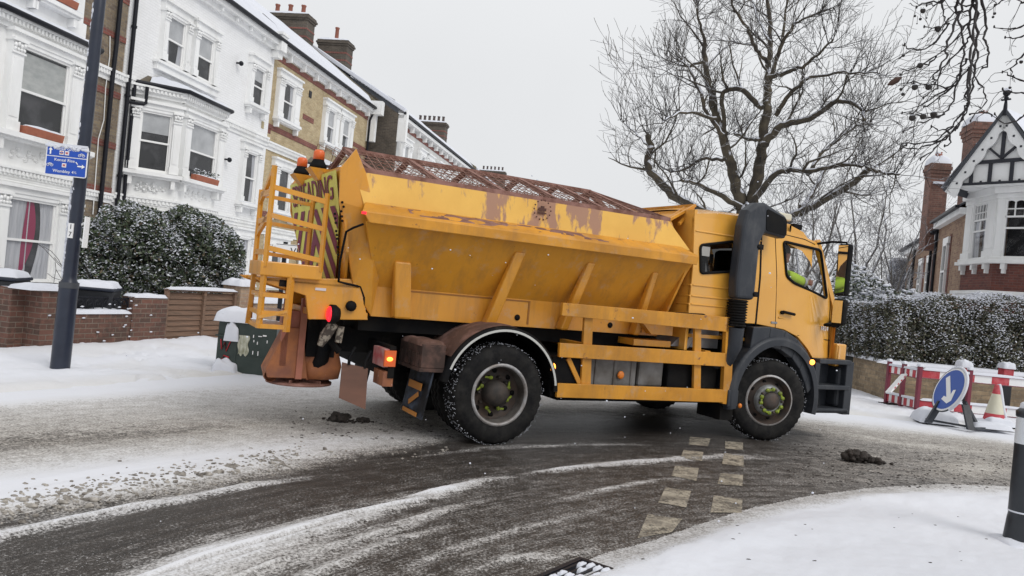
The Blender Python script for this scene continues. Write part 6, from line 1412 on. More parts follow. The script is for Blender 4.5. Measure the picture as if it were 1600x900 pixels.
# lighter wall further on
lw = thing('garden_wall', 'low yellowish brick wall with snow and pebbly coping, seen behind the rear ladder', 'garden wall', WA, wang)
m = MB(); m.box(x4 + .05, x4 + .45, .0, .4, -.1, 1.12); m.box(x4 + .45, x4 + 7, .05, .3, -.1, .80); m.build('wall', mat('tan_garden_brick', (.4, .3, .2), .9, brick=((.42, .30, .2), (.30, .2, .14), (.36, .3, .24), .225, .075), snow=(.8, 30)), lw)
m = MB(); m.mound((x4 + .25, .2, 1.12), .5, .5, .12, seed=8); m.mound((x4 + 3.6, .18, .8), 6.6, .34, .1, seed=9, n=30); m.build('snow', M_snow, lw)
# bins
def bin_(label, loc, rz, lidcol=None, lids=True):
    b = thing('wheelie_bin', label, 'bin', loc, rz)
    m = MB(); m.hexa([(-.24, -.26, .05), (.24, -.26, .05), (.24, .26, .05), (-.24, .26, .05), (-.29, -.34, .95), (.29, -.34, .95), (.29, .34, .95), (-.29, .34, .95)]); m.build('body', mat('bin_black', (.012, .014, .018), .5), b, bevel=.02)
    m = MB(); m.box(-.31, .31, -.37, .36, .95, 1.0); m.build('lid', mat('bin_lid', (.01, .015, .03), .45), b, bevel=.02)
    m = MB(); m.mound((0, 0, 1.0), .60, .70, .10, seed=loc[0]); m.build('snow', M_snow, b)
    m = MB()
    for s in (-1, 1): m.lathe([(0, -.03), (.09, -.03), (.09, .03), (0, .03)], (s * .22, .26, .09), 'x', 14)
    m.build('wheel', M_blk, b); return b
pb = D(-6, 500, 10.9); bin_('black wheelie bin with thick snow on its lid, left edge beside the brick pier', (pb.x, pb.y, .05), .25)
pb = D(150, 470, 12.0); b_ = bin_('snow-topped wheelie bin behind the low brick wall', (pb.x, pb.y, -.03), .3)
pb = G(25, 548); hp = MB()
lump(hp, (0, 0, .28), (.26, .24, .40), 3.3); o = hp.build('snow_heap', M_snow); o.location = (pb.x + .02, pb.y + .15, .05); tag(o, 'upright clump of packed snow in front of the bin beside the brick pier', 'snow heap')
# green utility cabinet
ca = G(347, 576, .06); cb = G(412, 580, .06); cab_w = thing('utility_cabinet', 'dark green street cabinet with red graffiti, torn poster and a snow cap', 'cabinet', (G(366, 581, .06).x, G(366, 581, .06).y, .05), math.radians(3))
ztop = .70
m = MB(); m.box(0, .52, 0, .34, -.1, ztop); cbx = m.build('body', mat('cabinet_green', (.018, .032, .026), .45, col2=(.03, .045, .038), ns=6), cab_w, bevel=.008)
m = MB(); m.hexa([(-.28, .05, -.1), (0.0, 0, -.1), (0.0, .34, -.1), (-.28, .39, -.1), (-.28, .05, ztop), (0.0, 0, ztop), (0.0, .34, ztop), (-.28, .39, ztop)]); m.box(0, .52, -.006, 0, ztop - .02, ztop); m.box(0, .52, -.006, 0, .24, .25); m.box(-.3, .0, .0, .4, ztop - .22, ztop - .2); m.build('side_cabinet', mat('cabinet_green', (.018, .032, .026)), cab_w)
m = MB(); Mg = frame_m((-.14, .018, 0), (.28, -.05, 0), (0, 0, 1), (-.05 / .284, -.28 / .284, 0)); Mg = frame_m((-.14, .02, 0), Vector((.28, -.05, 0)).normalized(), (0, 0, 1), Vector((-.05, -.28, 0)).normalized())
for ps in ([(-.09, .44), (-.07, .30), (-.03, .40), (.0, .28), (.06, .45)], [(.05, .20), (-.03, .22), (-.05, .17), (.04, .10), (.03, .06)], [(-.03, .52), (-.04, .50)], [(.05, .54), (.03, .5)], [(0, .62), (-.01, .57)]):
    m.tube([Mg @ Vector((x, z, .006)) for x, z in ps], .009, 5)
m.build('graffiti', mat('graffiti_red', (.45, .02, .03), .6), cab_w)
m = MB(); m.sheet(lambda u, v: (.02 + u * .14 + .012 * math.sin(v * 9), -.009 + .002 * math.sin(u * 9), .25 + v * .27 + .02 * math.sin(u * 14) * (1 - v)), 10, 8); m.build('torn_poster', mat('torn_paper', (.6, .6, .5), .9, col2=(.25, .25, .17), ns=9, stretch=(3, 1, 1)), cab_w)
m = MB()
for x, z, h in ((.21, .5, .04), (.22, .44, .03), (.27, .41, .04), (.34, .53, .02), (.40, .44, .04), (.22, .27, .05), (.29, .26, .06), (.28, .52, .012)): m.box(x, x + (.012 if h > .02 else .05), -.009, -.006, z, z + h)
m.build('peeling_flake', M_sw, cab_w)
m = MB(); m.mound((-.1, .2, ztop), .5, .46, .17, seed=11); m.mound((.26, .2, ztop), .5, .3, .05, seed=12); m.mound((-.08, -.0, ztop - .26), .2, .08, .26, seed=3, sq=2); m.mound((-.12, -.02, -.02), .34, .2, .2, seed=13, sq=2); m.build('snow', M_snow, cab_w)
# street name plate on posts
sp_ = D(492, 408, 13.6); sn_ = thing('street_sign', 'white street name plate reading VIS ROAD on black posts behind the lorry', 'street sign', (sp_.x - .15, sp_.y, 0), math.radians(3)); z0 = sp_.z
z0 += .13
m = MB(); m.prism([Vector((x, 0, z)) for x, z in rounded([(-.55, z0 - .12), (.48, z0 - .12), (.48, z0 + .12), (-.55, z0 + .12)], .02)], (0, .02, 0)); m.build('plate', M_sw, sn_)
m = MB(); text_mesh(m, 'VIS ROAD', .17, frame_m((.08, -.003, z0 + .0), (1, 0, 0), (0, 0, 1), (0, -1, 0)), .004)
for x in (-.4, .36): m.box(x - .035, x + .035, .02, .07, 0, z0 + .16)
m.box(-.55, .48, -.003, 0, z0 + .105, z0 + .113); m.build('post_and_letters', M_black, sn_)
m = MB(); text_mesh(m, 'NW10', .05, frame_m((.38, -.003, z0 - .09), (1, 0, 0), (0, 0, 1), (0, -1, 0)), .004); m.build('postcode', mat('symbol_red', (.5, .02, .02)), sn_)
sp_ = D(479, 396, 13.9); o = MB(); o.box(-.09, .09, 0, .02, -.09, .09); o = o.build('notice', mat('notice_yellow', (.6, .3, .02), .6)); o.location = sp_; tag(o, 'small yellow notice fixed above the street name plate', 'notice')
# ------------------------------------------------------------------ right side: wall, hedge
RW = [Vector((7.72, 17.6, 0)), Vector((7.55, 15.15, 0)), Vector((13.5, 15.5, 0))]
rw = thing('boundary_wall', 'low tan stone and brick wall under the clipped hedge, right', 'boundary wall')
m = MB(); m.prism([RW[0] , RW[1], RW[2], RW[2] + Vector((0, .3, 0)), RW[1] + Vector((.28, .3, 0)), RW[0] + Vector((.28, 0, 0))], (0, 0, .80)); m.build('wall', mat('tan_rubble_brick', (.3, .22, .14), .95, brick=((.36, .27, .17), (.20, .15, .10), (.30, .25, .18), .26, .085), bump=1, snow=(.8, 30)), rw)
m = MB(); m.mound((10.5, 15.45, .8), 6.1, .4, .06, rot=.06, seed=15, n=40, sq=12); m.mound((7.75, 16.4, .8), .36, 2.7, .06, seed=16, n=24); m.build('snow', M_snow, rw)
# barrier system
M_red = mat('barrier_red', (.42, .03, .045), .5, col2=(.5, .12, .13), ns=6, lo=.5, hi=.75); M_mar = mat('barrier_maroon', (.16, .02, .04), .5, snow=(.85, 20)); M_bw = mat('barrier_white', (.75, .75, .75), .45)
def barrier(label, p0, p1, z0, z1, nst=6, group='red and white pedestrian barriers', rails=((.80, .96), (.1, .27)), tilt=0, posts=(0, .5, 1)):
    p0, p1 = Vector(p0), Vector(p1); L_ = (p1 - p0).xy.length; a = math.atan2(p1.y - p0.y, p1.x - p0.x)
    b = thing('barrier', label, 'barrier', (p0.x, p0.y, p0.z), a, group)
    f = MB()
    for q in posts: f.box(q * L_ - .034, q * L_ + .034, -.035, .035, .0, 1.08)
    for za, zb_ in rails: f.box(0, L_, -.02, .02, za - .02, za); f.box(0, L_, -.02, .02, zb_, zb_ + .02)
    f.build('frame', M_mar, b, bevel=.008)
    for za, zb_ in rails:
        f = MB(); f.box(0, L_, -.012, .012, za, zb_); pn = f.build('panel', M_bw, b)
        f = MB()
        for k in range(nst): x = L_ * (k + .0) / nst; f.box(x, x + L_ / nst / 2, -.016, .016, za, zb_)
        f.build('stripes', M_red, pn)
    f = MB()
    for za, zb_ in rails: f.mound((L_ / 2, 0, zb_ + .02), L_, .07, .04, seed=p0.x, n=20, sq=12)
    for q in posts: f.mound((q * L_, 0, 1.08), .1, .09, .05, seed=q)
    f.build('snow', M_snow, b)
    f = MB(); f.box(.05, .35, -.2, .2, .0, .06) ; f.build('foot', M_blk, b); return b
bA = G(1383, 634, .05); bB = G(1431, 645, .05); bA = Vector((7.55, 14.75, .08)); bB = Vector((7.72, 13.95, .08))
s_ = 0.72
pA = D(1384, 632, 14.75); pB = D(1431, 646, 13.9)
b1 = barrier('short barrier with narrow red stripes standing end-on to the wall corner, leftmost', (pA.x, pA.y, pA.z), (pB.x, pB.y, pA.z), 0, 1, 5, posts=(0, .5, 1)); b1.scale = (1, 1, .78)
pC = D(1436, 640, 13.9); pD = D(1566, 652, 14.0)
b2 = barrier('long red and white barrier behind the round sign and cone', (pB.x + .05, pB.y + .02, pA.z), (pB.x + 2.0, pB.y + .1, pA.z), 0, 1, 3, posts=(.46,)); b2.scale = (1, 1, .80)
b3 = barrier('red and white barrier cut by the right edge of the picture', (pB.x + 2.03, pB.y + .1, pA.z), (pB.x + 4.0, pB.y + .2, pA.z), 0, 1, 3, posts=(.05, .95)); b3.scale = (1, 1, .78)
lb = thing('warning_board', 'narrow red and white board leaning across the leftmost barrier', 'board'); q0 = D(1388, 613, 14.0); q1 = D(1413, 585, 14.2)
m = MB(); m.bar(q0, q1, .03, .13, up=(.3, -1, .2)); m.build('board', M_bw, lb)
m = MB(); dq = (q1 - q0)
for k in range(4): m.bar(q0 + dq * (.22 + k * .2) + Vector((0, -.02, 0)), q0 + dq * (.3 + k * .2) + Vector((0, -.02, 0)), .02, .10, up=(.3, -1, .2))
m.build('stripes', M_red, lb)
# plastic posts with red tops
for lab, px, py, d_, zt_ in (('black bollard with red top just left of the round sign', 1499, 650, 14.3, .86), ('black bollard with red top behind the traffic cone', 1565, 650, 14.6, .9)):
    p = D(px, py, d_); b = thing('marker_post', lab, 'bollard', (p.x, p.y, .06), 0, 'red-topped black bollards')
    m = MB(); m.box(-.09, .09, -.09, .09, 0, zt_ - .2); m.build('post', mat('post_black', (.015, .018, .022), .5), b, bevel=.02)
    m = MB(); m.box(-.095, .095, -.095, .095, zt_ - .2, zt_); m.build('red_band', M_red, b, bevel=.01); m = MB(); m.mound((0, 0, zt_), .24, .24, .12, seed=px); m.build('snow', M_snow, b)
# keep-left sign on an A-frame
p = G(1483, 662, .1); ks = thing('road_sign', 'round blue sign with white arrow tilted back on a grey plastic stand', 'road sign', (p.x, p.y, .08), math.radians(-6))
k = .55; Mk = frame_m((.05, .0, .52), (.80, -.60, .0), (.30, .32, .9), (-.5, -.68, .4)); ax = Vector((.12, -.99, .0)).normalized(); ay = Vector((.34, .05, .93)); ay = (ay - ax * ay.dot(ax)).normalized(); az = ax.cross(ay)
Mk = frame_m((-.08, -.06, .56), ax, ay, az)
def disc(mb, r, z, rr=.0): mb.add([Mk @ Vector((r * math.cos(t_ * PI / 20), r * math.sin(t_ * PI / 20), z)) for t_ in range(40)], [tuple(range(40))])
m = MB(); m.prism([Mk @ Vector((.38 * math.cos(t_ * PI / 20), .38 * math.sin(t_ * PI / 20), -.02)) for t_ in range(40)], az * .018); m.build('sign_plate', M_plas, ks)
m = MB(); disc(m, .365, .0); m.build('white_ring', M_sw, ks); m = MB(); disc(m, .335, .004); m.build('blue_face', mat('faded_sign_blue', (.03, .09, .38), .4, spots=((.7, .72, .76), 10, .70)), ks)
m = MB(); Ra = Mk @ Matrix.Rotation(math.radians(-135 + 90), 4, 'Z')
Rw = Mk @ Matrix.Rotation(math.radians(38), 4, 'Z'); m.obox(Rw, -.045, .045, -.18, .25, .006, .01)
m.add([Rw @ Vector(q) for q in ((-.05, -.25, .008), (-.16, -.10, .008), (-.10, -.07, .008), (.0, -.17, .008), (.10, -.07, .008), (.16, -.10, .008), (.05, -.25, .008))], [(0, 6, 5, 4, 3, 2, 1)]); m.build('arrow', M_sw, ks)
m = MB()
m.tube([Mk @ Vector((.385 * math.cos(t_ * PI / 20), .385 * math.sin(t_ * PI / 20), -.01)) for t_ in range(-6, 14)], .022, 6); m.build('snow', M_snow, ks)
m = MB()
hx = Vector((.78, -.62, 0))
for s in (-1, 1):
    base = hx * s * .30 + Vector((-.06, -.03, 0)); m.hexa([base + Vector(v) for v in ((-.06, -.16, 0), (.04, -.16, 0), (.04, -.1, 0), (-.06, -.1, 0))] + [hx * s * .17 + Vector(v) for v in ((-.05, -.1, .36), (.05, -.1, .36), (.05, -.04, .36), (-.05, -.04, .36))])
    m.bar(hx * s * .17 + Vector((0, -.03, .4)), hx * s * .26 + Vector((.28, .26, 0)), .06, .04)
m.bar(hx * -.34 + Vector((-.06, -.12, .04)), hx * .36 + Vector((-.06, -.12, .04)), .03, .03); m.bar(hx * .3 + Vector((0, -.1, .02)), Vector((.75, .1, .02)), .04, .03); m.build('stand', M_plas, ks)
m = MB(); m.mound((.62, .05, .03), .6, .35, .07, seed=21); m.mound((-.1, .3, .0), .6, .5, .22, seed=22, sq=2); m.build('snow', M_snow, ks)
# traffic cone
p = G(1552, 664, .1); cn = thing('traffic_cone', 'off-white traffic cone with red tip and red foot, half covered in snow', 'traffic cone', (p.x, p.y, .09))
m = MB(); m.lathe([(.17, .04), (.135, .2), (0.13, .2)], (0, 0, 0), 'z', 24); m.lathe([(.062, .52), (.035, .66), (.03, .67), (0, .67)], (0, 0, 0), 'z', 24); m.build('red_part', M_red, cn)
m = MB(); m.lathe([(.135, .2), (.062, .52)], (0, 0, 0), 'z', 24); m.build('reflective_sleeve', mat('sleeve_cream', (.62, .6, .48), .5, col2=(.55, .52, .4), ns=5), cn)
m = MB(); m.box(-.24, .24, -.24, .24, 0, .04); m.build('base', M_blk, cn, bevel=.01)
m = MB(); m.mound((0, -.02, .04), .52, .5, .05, seed=25); m.tube([(.03, -.0, .68), (.05, -.01, .6), (.085, -.01, .45), (.12, -.02, .3), (.16, -.05, .12)], [.03, .035, .035, .03, .03], 8); m.mound((.0, -.12, .05), .4, .2, .12, seed=26, sq=2); m.build('snow', M_snow, cn)
# cream house-number style plate on the wall
pp = D(1588, 614, 15.0); pl = thing('wall_sign', 'cream name plate with black capitals on the tan wall, right edge', 'sign', (pp.x, 15.32, pp.z), .06)
m = MB(); m.box(-.14, .5, -.02, 0, -.08, .08); m.build('plate', mat('cream_enamel', (.62, .58, .42), .5), pl)
m = MB(); text_mesh(m, 'LN', .13, frame_m((.03, -.022, .0), (1, 0, 0), (0, 0, 1), (0, -1, 0)), .004); text_mesh(m, 'N', .13, frame_m((.33, -.022, .0), (1, 0, 0), (0, 0, 1), (0, -1, 0)), .004); m.build('letters', M_black, pl)
m = MB(); m.box(-.12, -.06, -.026, -.02, -.03, .06); m.build('red_emblem', M_red, pl)
# near bollard with white band
p = G(1589, 846, .05); bl = thing('bollard', 'black bollard with a wide white reflective band, nearest the camera at right', 'bollard', (p.x + .01, p.y, .02), 0)
m = MB(); R_ = .085
m.lathe([(.11, -.05), (.105, .02), (.088, .2), (.082, .24), (R_, .25), (R_, .76)], (0, 0, 0), 'z', 32); m.lathe([(R_, .955), (.092, .96), (.094, 1.0), (.07, 1.02), (0, 1.02)], (0, 0, 0), 'z', 32); m.build('post', mat('bollard_black', (.014, .017, .022), .4, col2=(.022, .026, .032), ns=6), bl)
m = MB(); m.lathe([(R_ + .001, .76), (R_ + .001, .955)], (0, 0, 0), 'z', 32); m.build('reflective_band', mat('band_white', (.6, .63, .66), .4, col2=(.66, .69, .72), ns=90), bl)
m = MB(); m.lathe([(R_ + .001, .25), (R_ + .001, .262)], (0, 0, 0), 'z', 32); m.mound((.03, 0, 1.02), .15, .17, .05, seed=31); 
for k in range(24): a = rnd.uniform(-1.4, -.2); m.ell((math.cos(a) * .1, math.sin(a) * .1, rnd.uniform(.02, .2)), (.02, .012, .014), 6, 4, .4)
m.mound((0, 0, .0), .34, .34, .06, seed=32, sq=2); m.build('snow', M_snow, bl)
# ------------------------------------------------------------------ right-hand villa (own frame: x along the gable front, y into the house)
VP0 = Vector((13.64, 22.0, 0)); VA = math.radians(-55)
vr = thing('brick_villa', 'red brick villa with white bay window and half-timbered gable, right', 'house', VP0, VA)
VI = (Matrix.Translation(VP0) @ Matrix.Rotation(VA, 4, 'Z')).inverted()
def vw(x, y, z=0): return VI @ Vector((x, y, z))
M_rb2 = mat('villa_brick', (.2, .07, .05), .85, brick=((.22, .07, .05), (.12, .045, .04), (.17, .12, .1), .225, .075)); M_yb2 = mat('villa_stock_brick', (.35, .24, .14), .9, brick=((.40, .27, .17), (.24, .13, .09), (.32, .27, .2), .225, .075))
zsill, zfr = 3.75, 5.46
a0 = vw(13.86, 23.9); bayp = [(a0.x, a0.y), (0, 0), (1.6, 0), (3.0, 1.35)]
# wing directions
wd0 = Vector((.34, .94)).normalized(); W0 = Vector((13.86, 23.9)); W1 = W0 + wd0 * 4.6; W2 = W0 + wd0 * 13.5
zA, zB = 5.30, 4.95
side = Vector((.94, -.34)) * 6
m = MB(); m.prism([vw(*W0), vw(*W1), vw(*(W1 + side)), vw(*(W0 + side * .75))], (0, 0, zA)); wallo = m.build('wall', M_yb2, vr)
m = MB(); off_ = Vector((.94, -.34)) * .12; m.prism([vw(*(W1 + off_)), vw(*(W2 + off_)), vw(*(W2 + side)), vw(*(W1 + side))], (0, 0, zB)); m.build('rear_wing', M_yb2, vr)
m = MB(); m.prism([(x, y, 0) for x, y in bayp] + [(3.0, 3.0, 0), (a0.x + .4, 3.0, 0)], (0, 0, zsill - .15)); m.build('bay_base', M_rb2, vr)
m = MB(); m.prism([(x * .98, y + .3, zfr) for x, y in bayp] + [(2.8, 3.0, zfr), (a0.x + .4, 3.0, zfr)], (0, 0, .5)); m.build('bay_ceiling', M_white, vr)
def bayband(mb, z0, z1, e):
    pts = []
    P_ = [Vector(p) for p in bayp]
    for i, p in enumerate(P_):
        nrm = Vector((0, 0))
        for k in (i - 1, i):
            if 0 <= k < 3: d = (P_[k + 1] - P_[k]).normalized(); nrm += Vector((d.y, -d.x))
        nrm.normalize(); q = p + nrm * e; pts.append((q.x, q.y, z0))
    pts += [(P_[3].x, 2.2, z0), (P_[0].x + .3, 2.2, z0)]
    mb.prism(pts, (0, 0, z1 - z0))
m = MB(); bayband(m, zsill - .16, zsill - .06, .22); bayband(m, zsill - .06, zsill + .03, .14); zb = zsill - .95
bayband(m, zb - .30, zb - .2, .12); bayband(m, zb - .2, zb - .1, .2); bayband(m, zb - .1, zb, .28); m.build('bay_sill', M_white, vr, bevel=.01)
m = MB(); bayband(m, zfr, zfr + .14, .05); bayband(m, zfr + .14, zfr + .34, .16); bayband(m, zfr + .34, zfr + .4, .24); m.build('bay_cornice', M_white, vr, bevel=.01)
P_ = [Vector((*b, 0)) for b in bayp]
m = MB()
for A_, B_, qs in ((P_[0], P_[1], (.12, .5, .88)), (P_[1], P_[2], (.2, .8))):
    d_ = (B_ - A_).normalized(); nrm = Vector((d_.y, -d_.x, 0)); M_ = frame_m(A_, d_, -nrm, (0, 0, 1)); L_ = (B_ - A_).length
    for q in qs: m.obox(M_, q * L_ - .06, q * L_ + .06, -.16, 0, zsill - .32, zsill - .16); m.obox(M_, q * L_ - .045, q * L_ + .045, -.10, 0, zsill - .44, zsill - .32)
m.build('bracket', M_white, vr)
SEG = ((0, 1, ((0, .26), (.70, 1))), (1, 2, ((0, .12), (.90, 1))), (2, 3, ((0, .2), (.8, 1))))
for a, b_, qs in SEG:
    A_, B_ = P_[a], P_[b_]; d_ = B_ - A_; dn = d_.normalized(); nrm = Vector((dn.y, -dn.x, 0)); M_ = frame_m(A_, dn, -nrm, (0, 0, 1)); L_ = d_.length
    for q0, q1 in qs:
        m = MB(); m.obox(M_, q0 * L_, q1 * L_, -.02, .16, zsill, zfr); m.obox(M_, q0 * L_ - .02, q1 * L_ + .02, -.07, 0, zsill, zsill + .22); m.obox(M_, q0 * L_ + .08, q1 * L_ - .08, -.035, -.02, zsill + .3, zfr - .1) if (q1 - q0) * L_ > .3 else None
        m.build('pier', M_white, vr)
def vwin(A_, B_, dark):
    d_ = (B_ - A_); L_ = d_.length; dn = d_.normalized(); M_ = frame_m(A_ + d_ / 2, dn, Vector((-dn.y, dn.x, 0)), (0, 0, 1)); h = zfr - zsill
    f = MB(); f.obox(M_, -L_/2, L_/2, .0, .08, zsill, zsill + .06); f.obox(M_, -L_/2, L_/2, 0, .08, zfr - .06, zfr)
    for x in (-L_/2, L_/2 - .05): f.obox(M_, x, x + .05, 0, .08, zsill + .06, zfr - .06)
    zt = zfr - .52; zm = zsill + h * .5
    f.obox(M_, -L_/2, L_/2, .0, .06, zt - .03, zt + .02); f.obox(M_, -L_/2 + .05, L_/2 - .05, .01, .06, zm - .02, zm + .03); f.obox(M_, -.018, .018, .01, .05, zm, zt)
    nc = 5
    for k in range(1, nc): x = -L_/2 + L_ * k / nc; f.obox(M_, x - .016, x + .016, .01, .05, zt, zfr - .06)
    f.obox(M_, -L_/2, L_/2, .01, .05, (zt + zfr) / 2 - .06, (zt + zfr) / 2 - .03)
    for k in range(nc):
        cx = -L_/2 + L_ * (k + .5) / nc; w_ = L_ / nc / 2; z_ = zfr - .06
        arc = [(cx + w_ * math.cos(t_), z_ - .10 + .09 * math.sin(t_)) for t_ in [i * PI / 8 for i in range(9)]]
        for i in range(8): f.prism([M_ @ Vector((arc[i][0], .015, arc[i][1])), M_ @ Vector((arc[i + 1][0], .015, arc[i + 1][1])), M_ @ Vector((arc[i + 1][0], .015, z_ + .001)), M_ @ Vector((arc[i][0], .015, z_ + .001))], M_.to_3x3() @ Vector((0, .02, 0)))
    fr = f.build('window', M_frame, vr)
    def quad(y, x0=-L_/2, x1=L_/2): g = MB(); g.add([M_ @ Vector(q) for q in ((x0, y, zsill), (x1, y, zsill), (x1, y, zfr), (x0, y, zfr))], [(0, 1, 2, 3)]); return g
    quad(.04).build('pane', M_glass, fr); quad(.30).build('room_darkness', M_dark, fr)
    if not dark:
        g = MB(); g.sheet(lambda u, v: M_ @ Vector((-L_/2 + u * L_ * .42, .075 + .008 * math.sin(u * 30), zsill + v * h)), 20, 4); g.sheet(lambda u, v: M_ @ Vector((L_/2 - u * L_ * .3, .075 + .008 * math.sin(u * 30), zsill + v * h)), 20, 4); g.build('curtain', M_cloth, fr)
for a, b_, qs in SEG: A_, B_ = P_[a], P_[b_]; d_ = B_ - A_; vwin(A_ + d_ * qs[0][1], A_ + d_ * qs[1][0], a == 1)
# gable over the bay
yG = -.40; xap, zap = .11, 7.85; xl, zl = -1.34, 5.66; xl2 = 2 * xap - xl; zbz = zfr + .42
m = MB(); m.prism([(xl + .12, yG + .12, zl + .12), (xl2 - .12, yG + .12, zl + .12), (xap, yG + .12, zap - .1)], (0, .12, 0)); m.build('gable_panel', M_white, vr)
m = MB(); m.box(xl + .2, xl2 + .6, yG + .08, 1.2, zfr + .36, zl + .15); m.build('gable_soffit', M_white, vr)
m = MB(); zb0 = zl + .15; xm = xap
m.box(xm - 1.06, xm + 1.06, yG + .07, yG + .12, zb0 + .02, zb0 + .09); m.box(xm - .78, xm + .78, yG + .06, yG + .12, zb0 + .62, zb0 + .72)
for x in (-.78, -.28, .28, .78): m.box(xm + x - .045, xm + x + .045, yG + .065, yG + .12, zb0 + .09, zb0 + .62)
m.box(xm - .045, xm + .045, yG + .065, yG + .12, zb0 + .72, zb0 + 1.5)
for s in (-1, 1): m.bar((xm, yG + .09, zb0 + .74), (xm + s * .42, yG + .09, zb0 + 1.12), .05, .10, up=(0, 1, 0))
m.build('timbering', mat('black_timber', (.02, .022, .03), .6), vr)
sl = Vector((xap - xl, 0, zap - zl)); L_ = sl.length; sl.normalize(); rx = MB()
for s in (-1, 1):
    m = MB(); O_ = Vector((xl if s < 0 else xl2, yG, zl)); dv = Vector((sl.x * -s, 0, sl.z)); nv = Vector((-s * dv.z * -1, 0, 0)); nv = Vector((-s * sl.z, 0, -sl.x)).normalized() if s < 0 else Vector((-sl.z, 0, -sl.x)).normalized(); nv = Vector((-s * sl.z, 0, -sl.x)).normalized()
    N_ = 60; top, bot = [], []
    for i in range(N_ + 1):
        t_ = i / N_ * L_; w_ = .24 + .07 * abs(math.sin(t_ * PI / .52)) + (.12 * (1 - i / 6) if i < 6 else 0); w_ = min(w_, (L_ - t_) * .9 + .2)
        top.append(O_ + dv * t_); bot.append(O_ + dv * t_ + nv * w_)
    for i in range(N_): m.prism([top[i], top[i + 1], bot[i + 1], bot[i]], (0, .05, 0))
    m.build('bargeboard', M_white, vr)
    for i in range(1, 7): q = O_ + dv * (L_ * i / 7) + nv * .15; rx.box(q.x - .028, q.x + .028, yG - .008, yG, q.z - .028, q.z + .028)
for k in range(5): x = xl + .45 + k * .5; rx.box(x - .03, x + .03, yG + .072, yG + .08, zfr + .42, zfr + .48)
rx.build('peg', mat('black_timber', (.03, .03, .04)), vr)
m = MB(); RD = 5.0
for s in (-1, 1):
    O_ = Vector((xl if s < 0 else xl2, yG - .04, zl)); O_ -= Vector((-s * sl.x * -.0, 0, 0)); A_ = Vector((xap, yG - .04, zap)); n2 = Vector((s * .05, 0, .06)); Y_ = Vector((0, RD, 0))
    m.add([O_, A_, A_ + n2, O_ + n2, O_ + Y_, A_ + Y_, A_ + Y_ + n2, O_ + Y_ + n2], [(0, 1, 2, 3), (3, 2, 6, 7), (7, 6, 5, 4), (4, 5, 1, 0), (0, 3, 7, 4), (1, 5, 6, 2)])
rf = m.build('gable_roof', M_slate, vr)
m = MB()
for s in (-1, 1):
    O_ = Vector((xl if s < 0 else xl2, yG + .0, zl)) + Vector((s * .06, 0, .07)); A_ = Vector((xap, yG + .0, zap)) + Vector((0, 0, .09))
    m.sheet(lambda u, v, O_=O_, A_=A_, s=s: O_.lerp(A_, u) + Vector((s * .07 * (1 - u), RD * v, .05 + .03 * mnoise.noise(Vector((u * 3, v * 6, 0))))), 14, 20)
m.build('snow', M_snow, rf)
# main roof behind: ridge runs back along the wing
m = MB(); R0 = W0 - wd0 * .2; up0 = Vector((.94, -.34)) * 3
def rq(A, B, z0, h, over=.25): 
    o = Vector((-.94, .34)) * over; a, b = A + o, B + o; c, d = B + up0, A + up0
    return [vw(a.x, a.y, z0), vw(b.x, b.y, z0), vw(c.x, c.y, z0 + h), vw(d.x, d.y, z0 + h)]
for (A, B, z, h) in ((R0 + wd0 * .8, W1 + wd0 * .15, zA + .14, 2.2), (W1, W2 + wd0 * .2, zB + .14, 2.0)):
    q = rq(A, B, z, h); m.hexa(q[::-1] + [p + Vector((0, 0, .07)) for p in q[::-1]])
rf2 = m.build('roof', M_slate, vr)
m = MB()
for (A, B, z, h) in ((R0 + wd0 * .8, W1 + wd0 * .15, zA + .22, 2.2), (W1, W2 + wd0 * .2, zB + .22, 2.0)):
    q = rq(A, B, z, h, .2); m.sheet(lambda u, v, q=q: q[0].lerp(q[1], u).lerp(q[3].lerp(q[2], u), v) + Vector((0, 0, .08 * min(1, 4 * v + .1) + .02 * mnoise.noise(Vector((u * 9, v * 4, 0))))), 16, 10)
m.build('snow', M_snow, rf2)
m = MB(); g = MB()
for (A, B, z) in ((W0, W1, zA), (W1 + off_, W2 + off_, zB)):
    o = Vector((-.94, .34)); a, b = A + o * .1, B + o * .1; m.bar(vw(a.x, a.y, z + .02), vw(b.x, b.y, z + .02), .2, .2); a, b = A + o * .27, B + o * .27; g.bar(vw(a.x, a.y, z + .15), vw(b.x, b.y, z + .15), .12, .09)
m.build('eaves_board', M_white, vr)
for s_, z in ((4.62, zA), (5.6, zB), (9.8, zB)): q = W0 + wd0 * s_ + Vector((-.94, .34)) * .06; g.tube([vw(q.x, q.y, z + .1), vw(q.x, q.y, .3)], .055, 8)
g.build('gutter', M_black, vr)
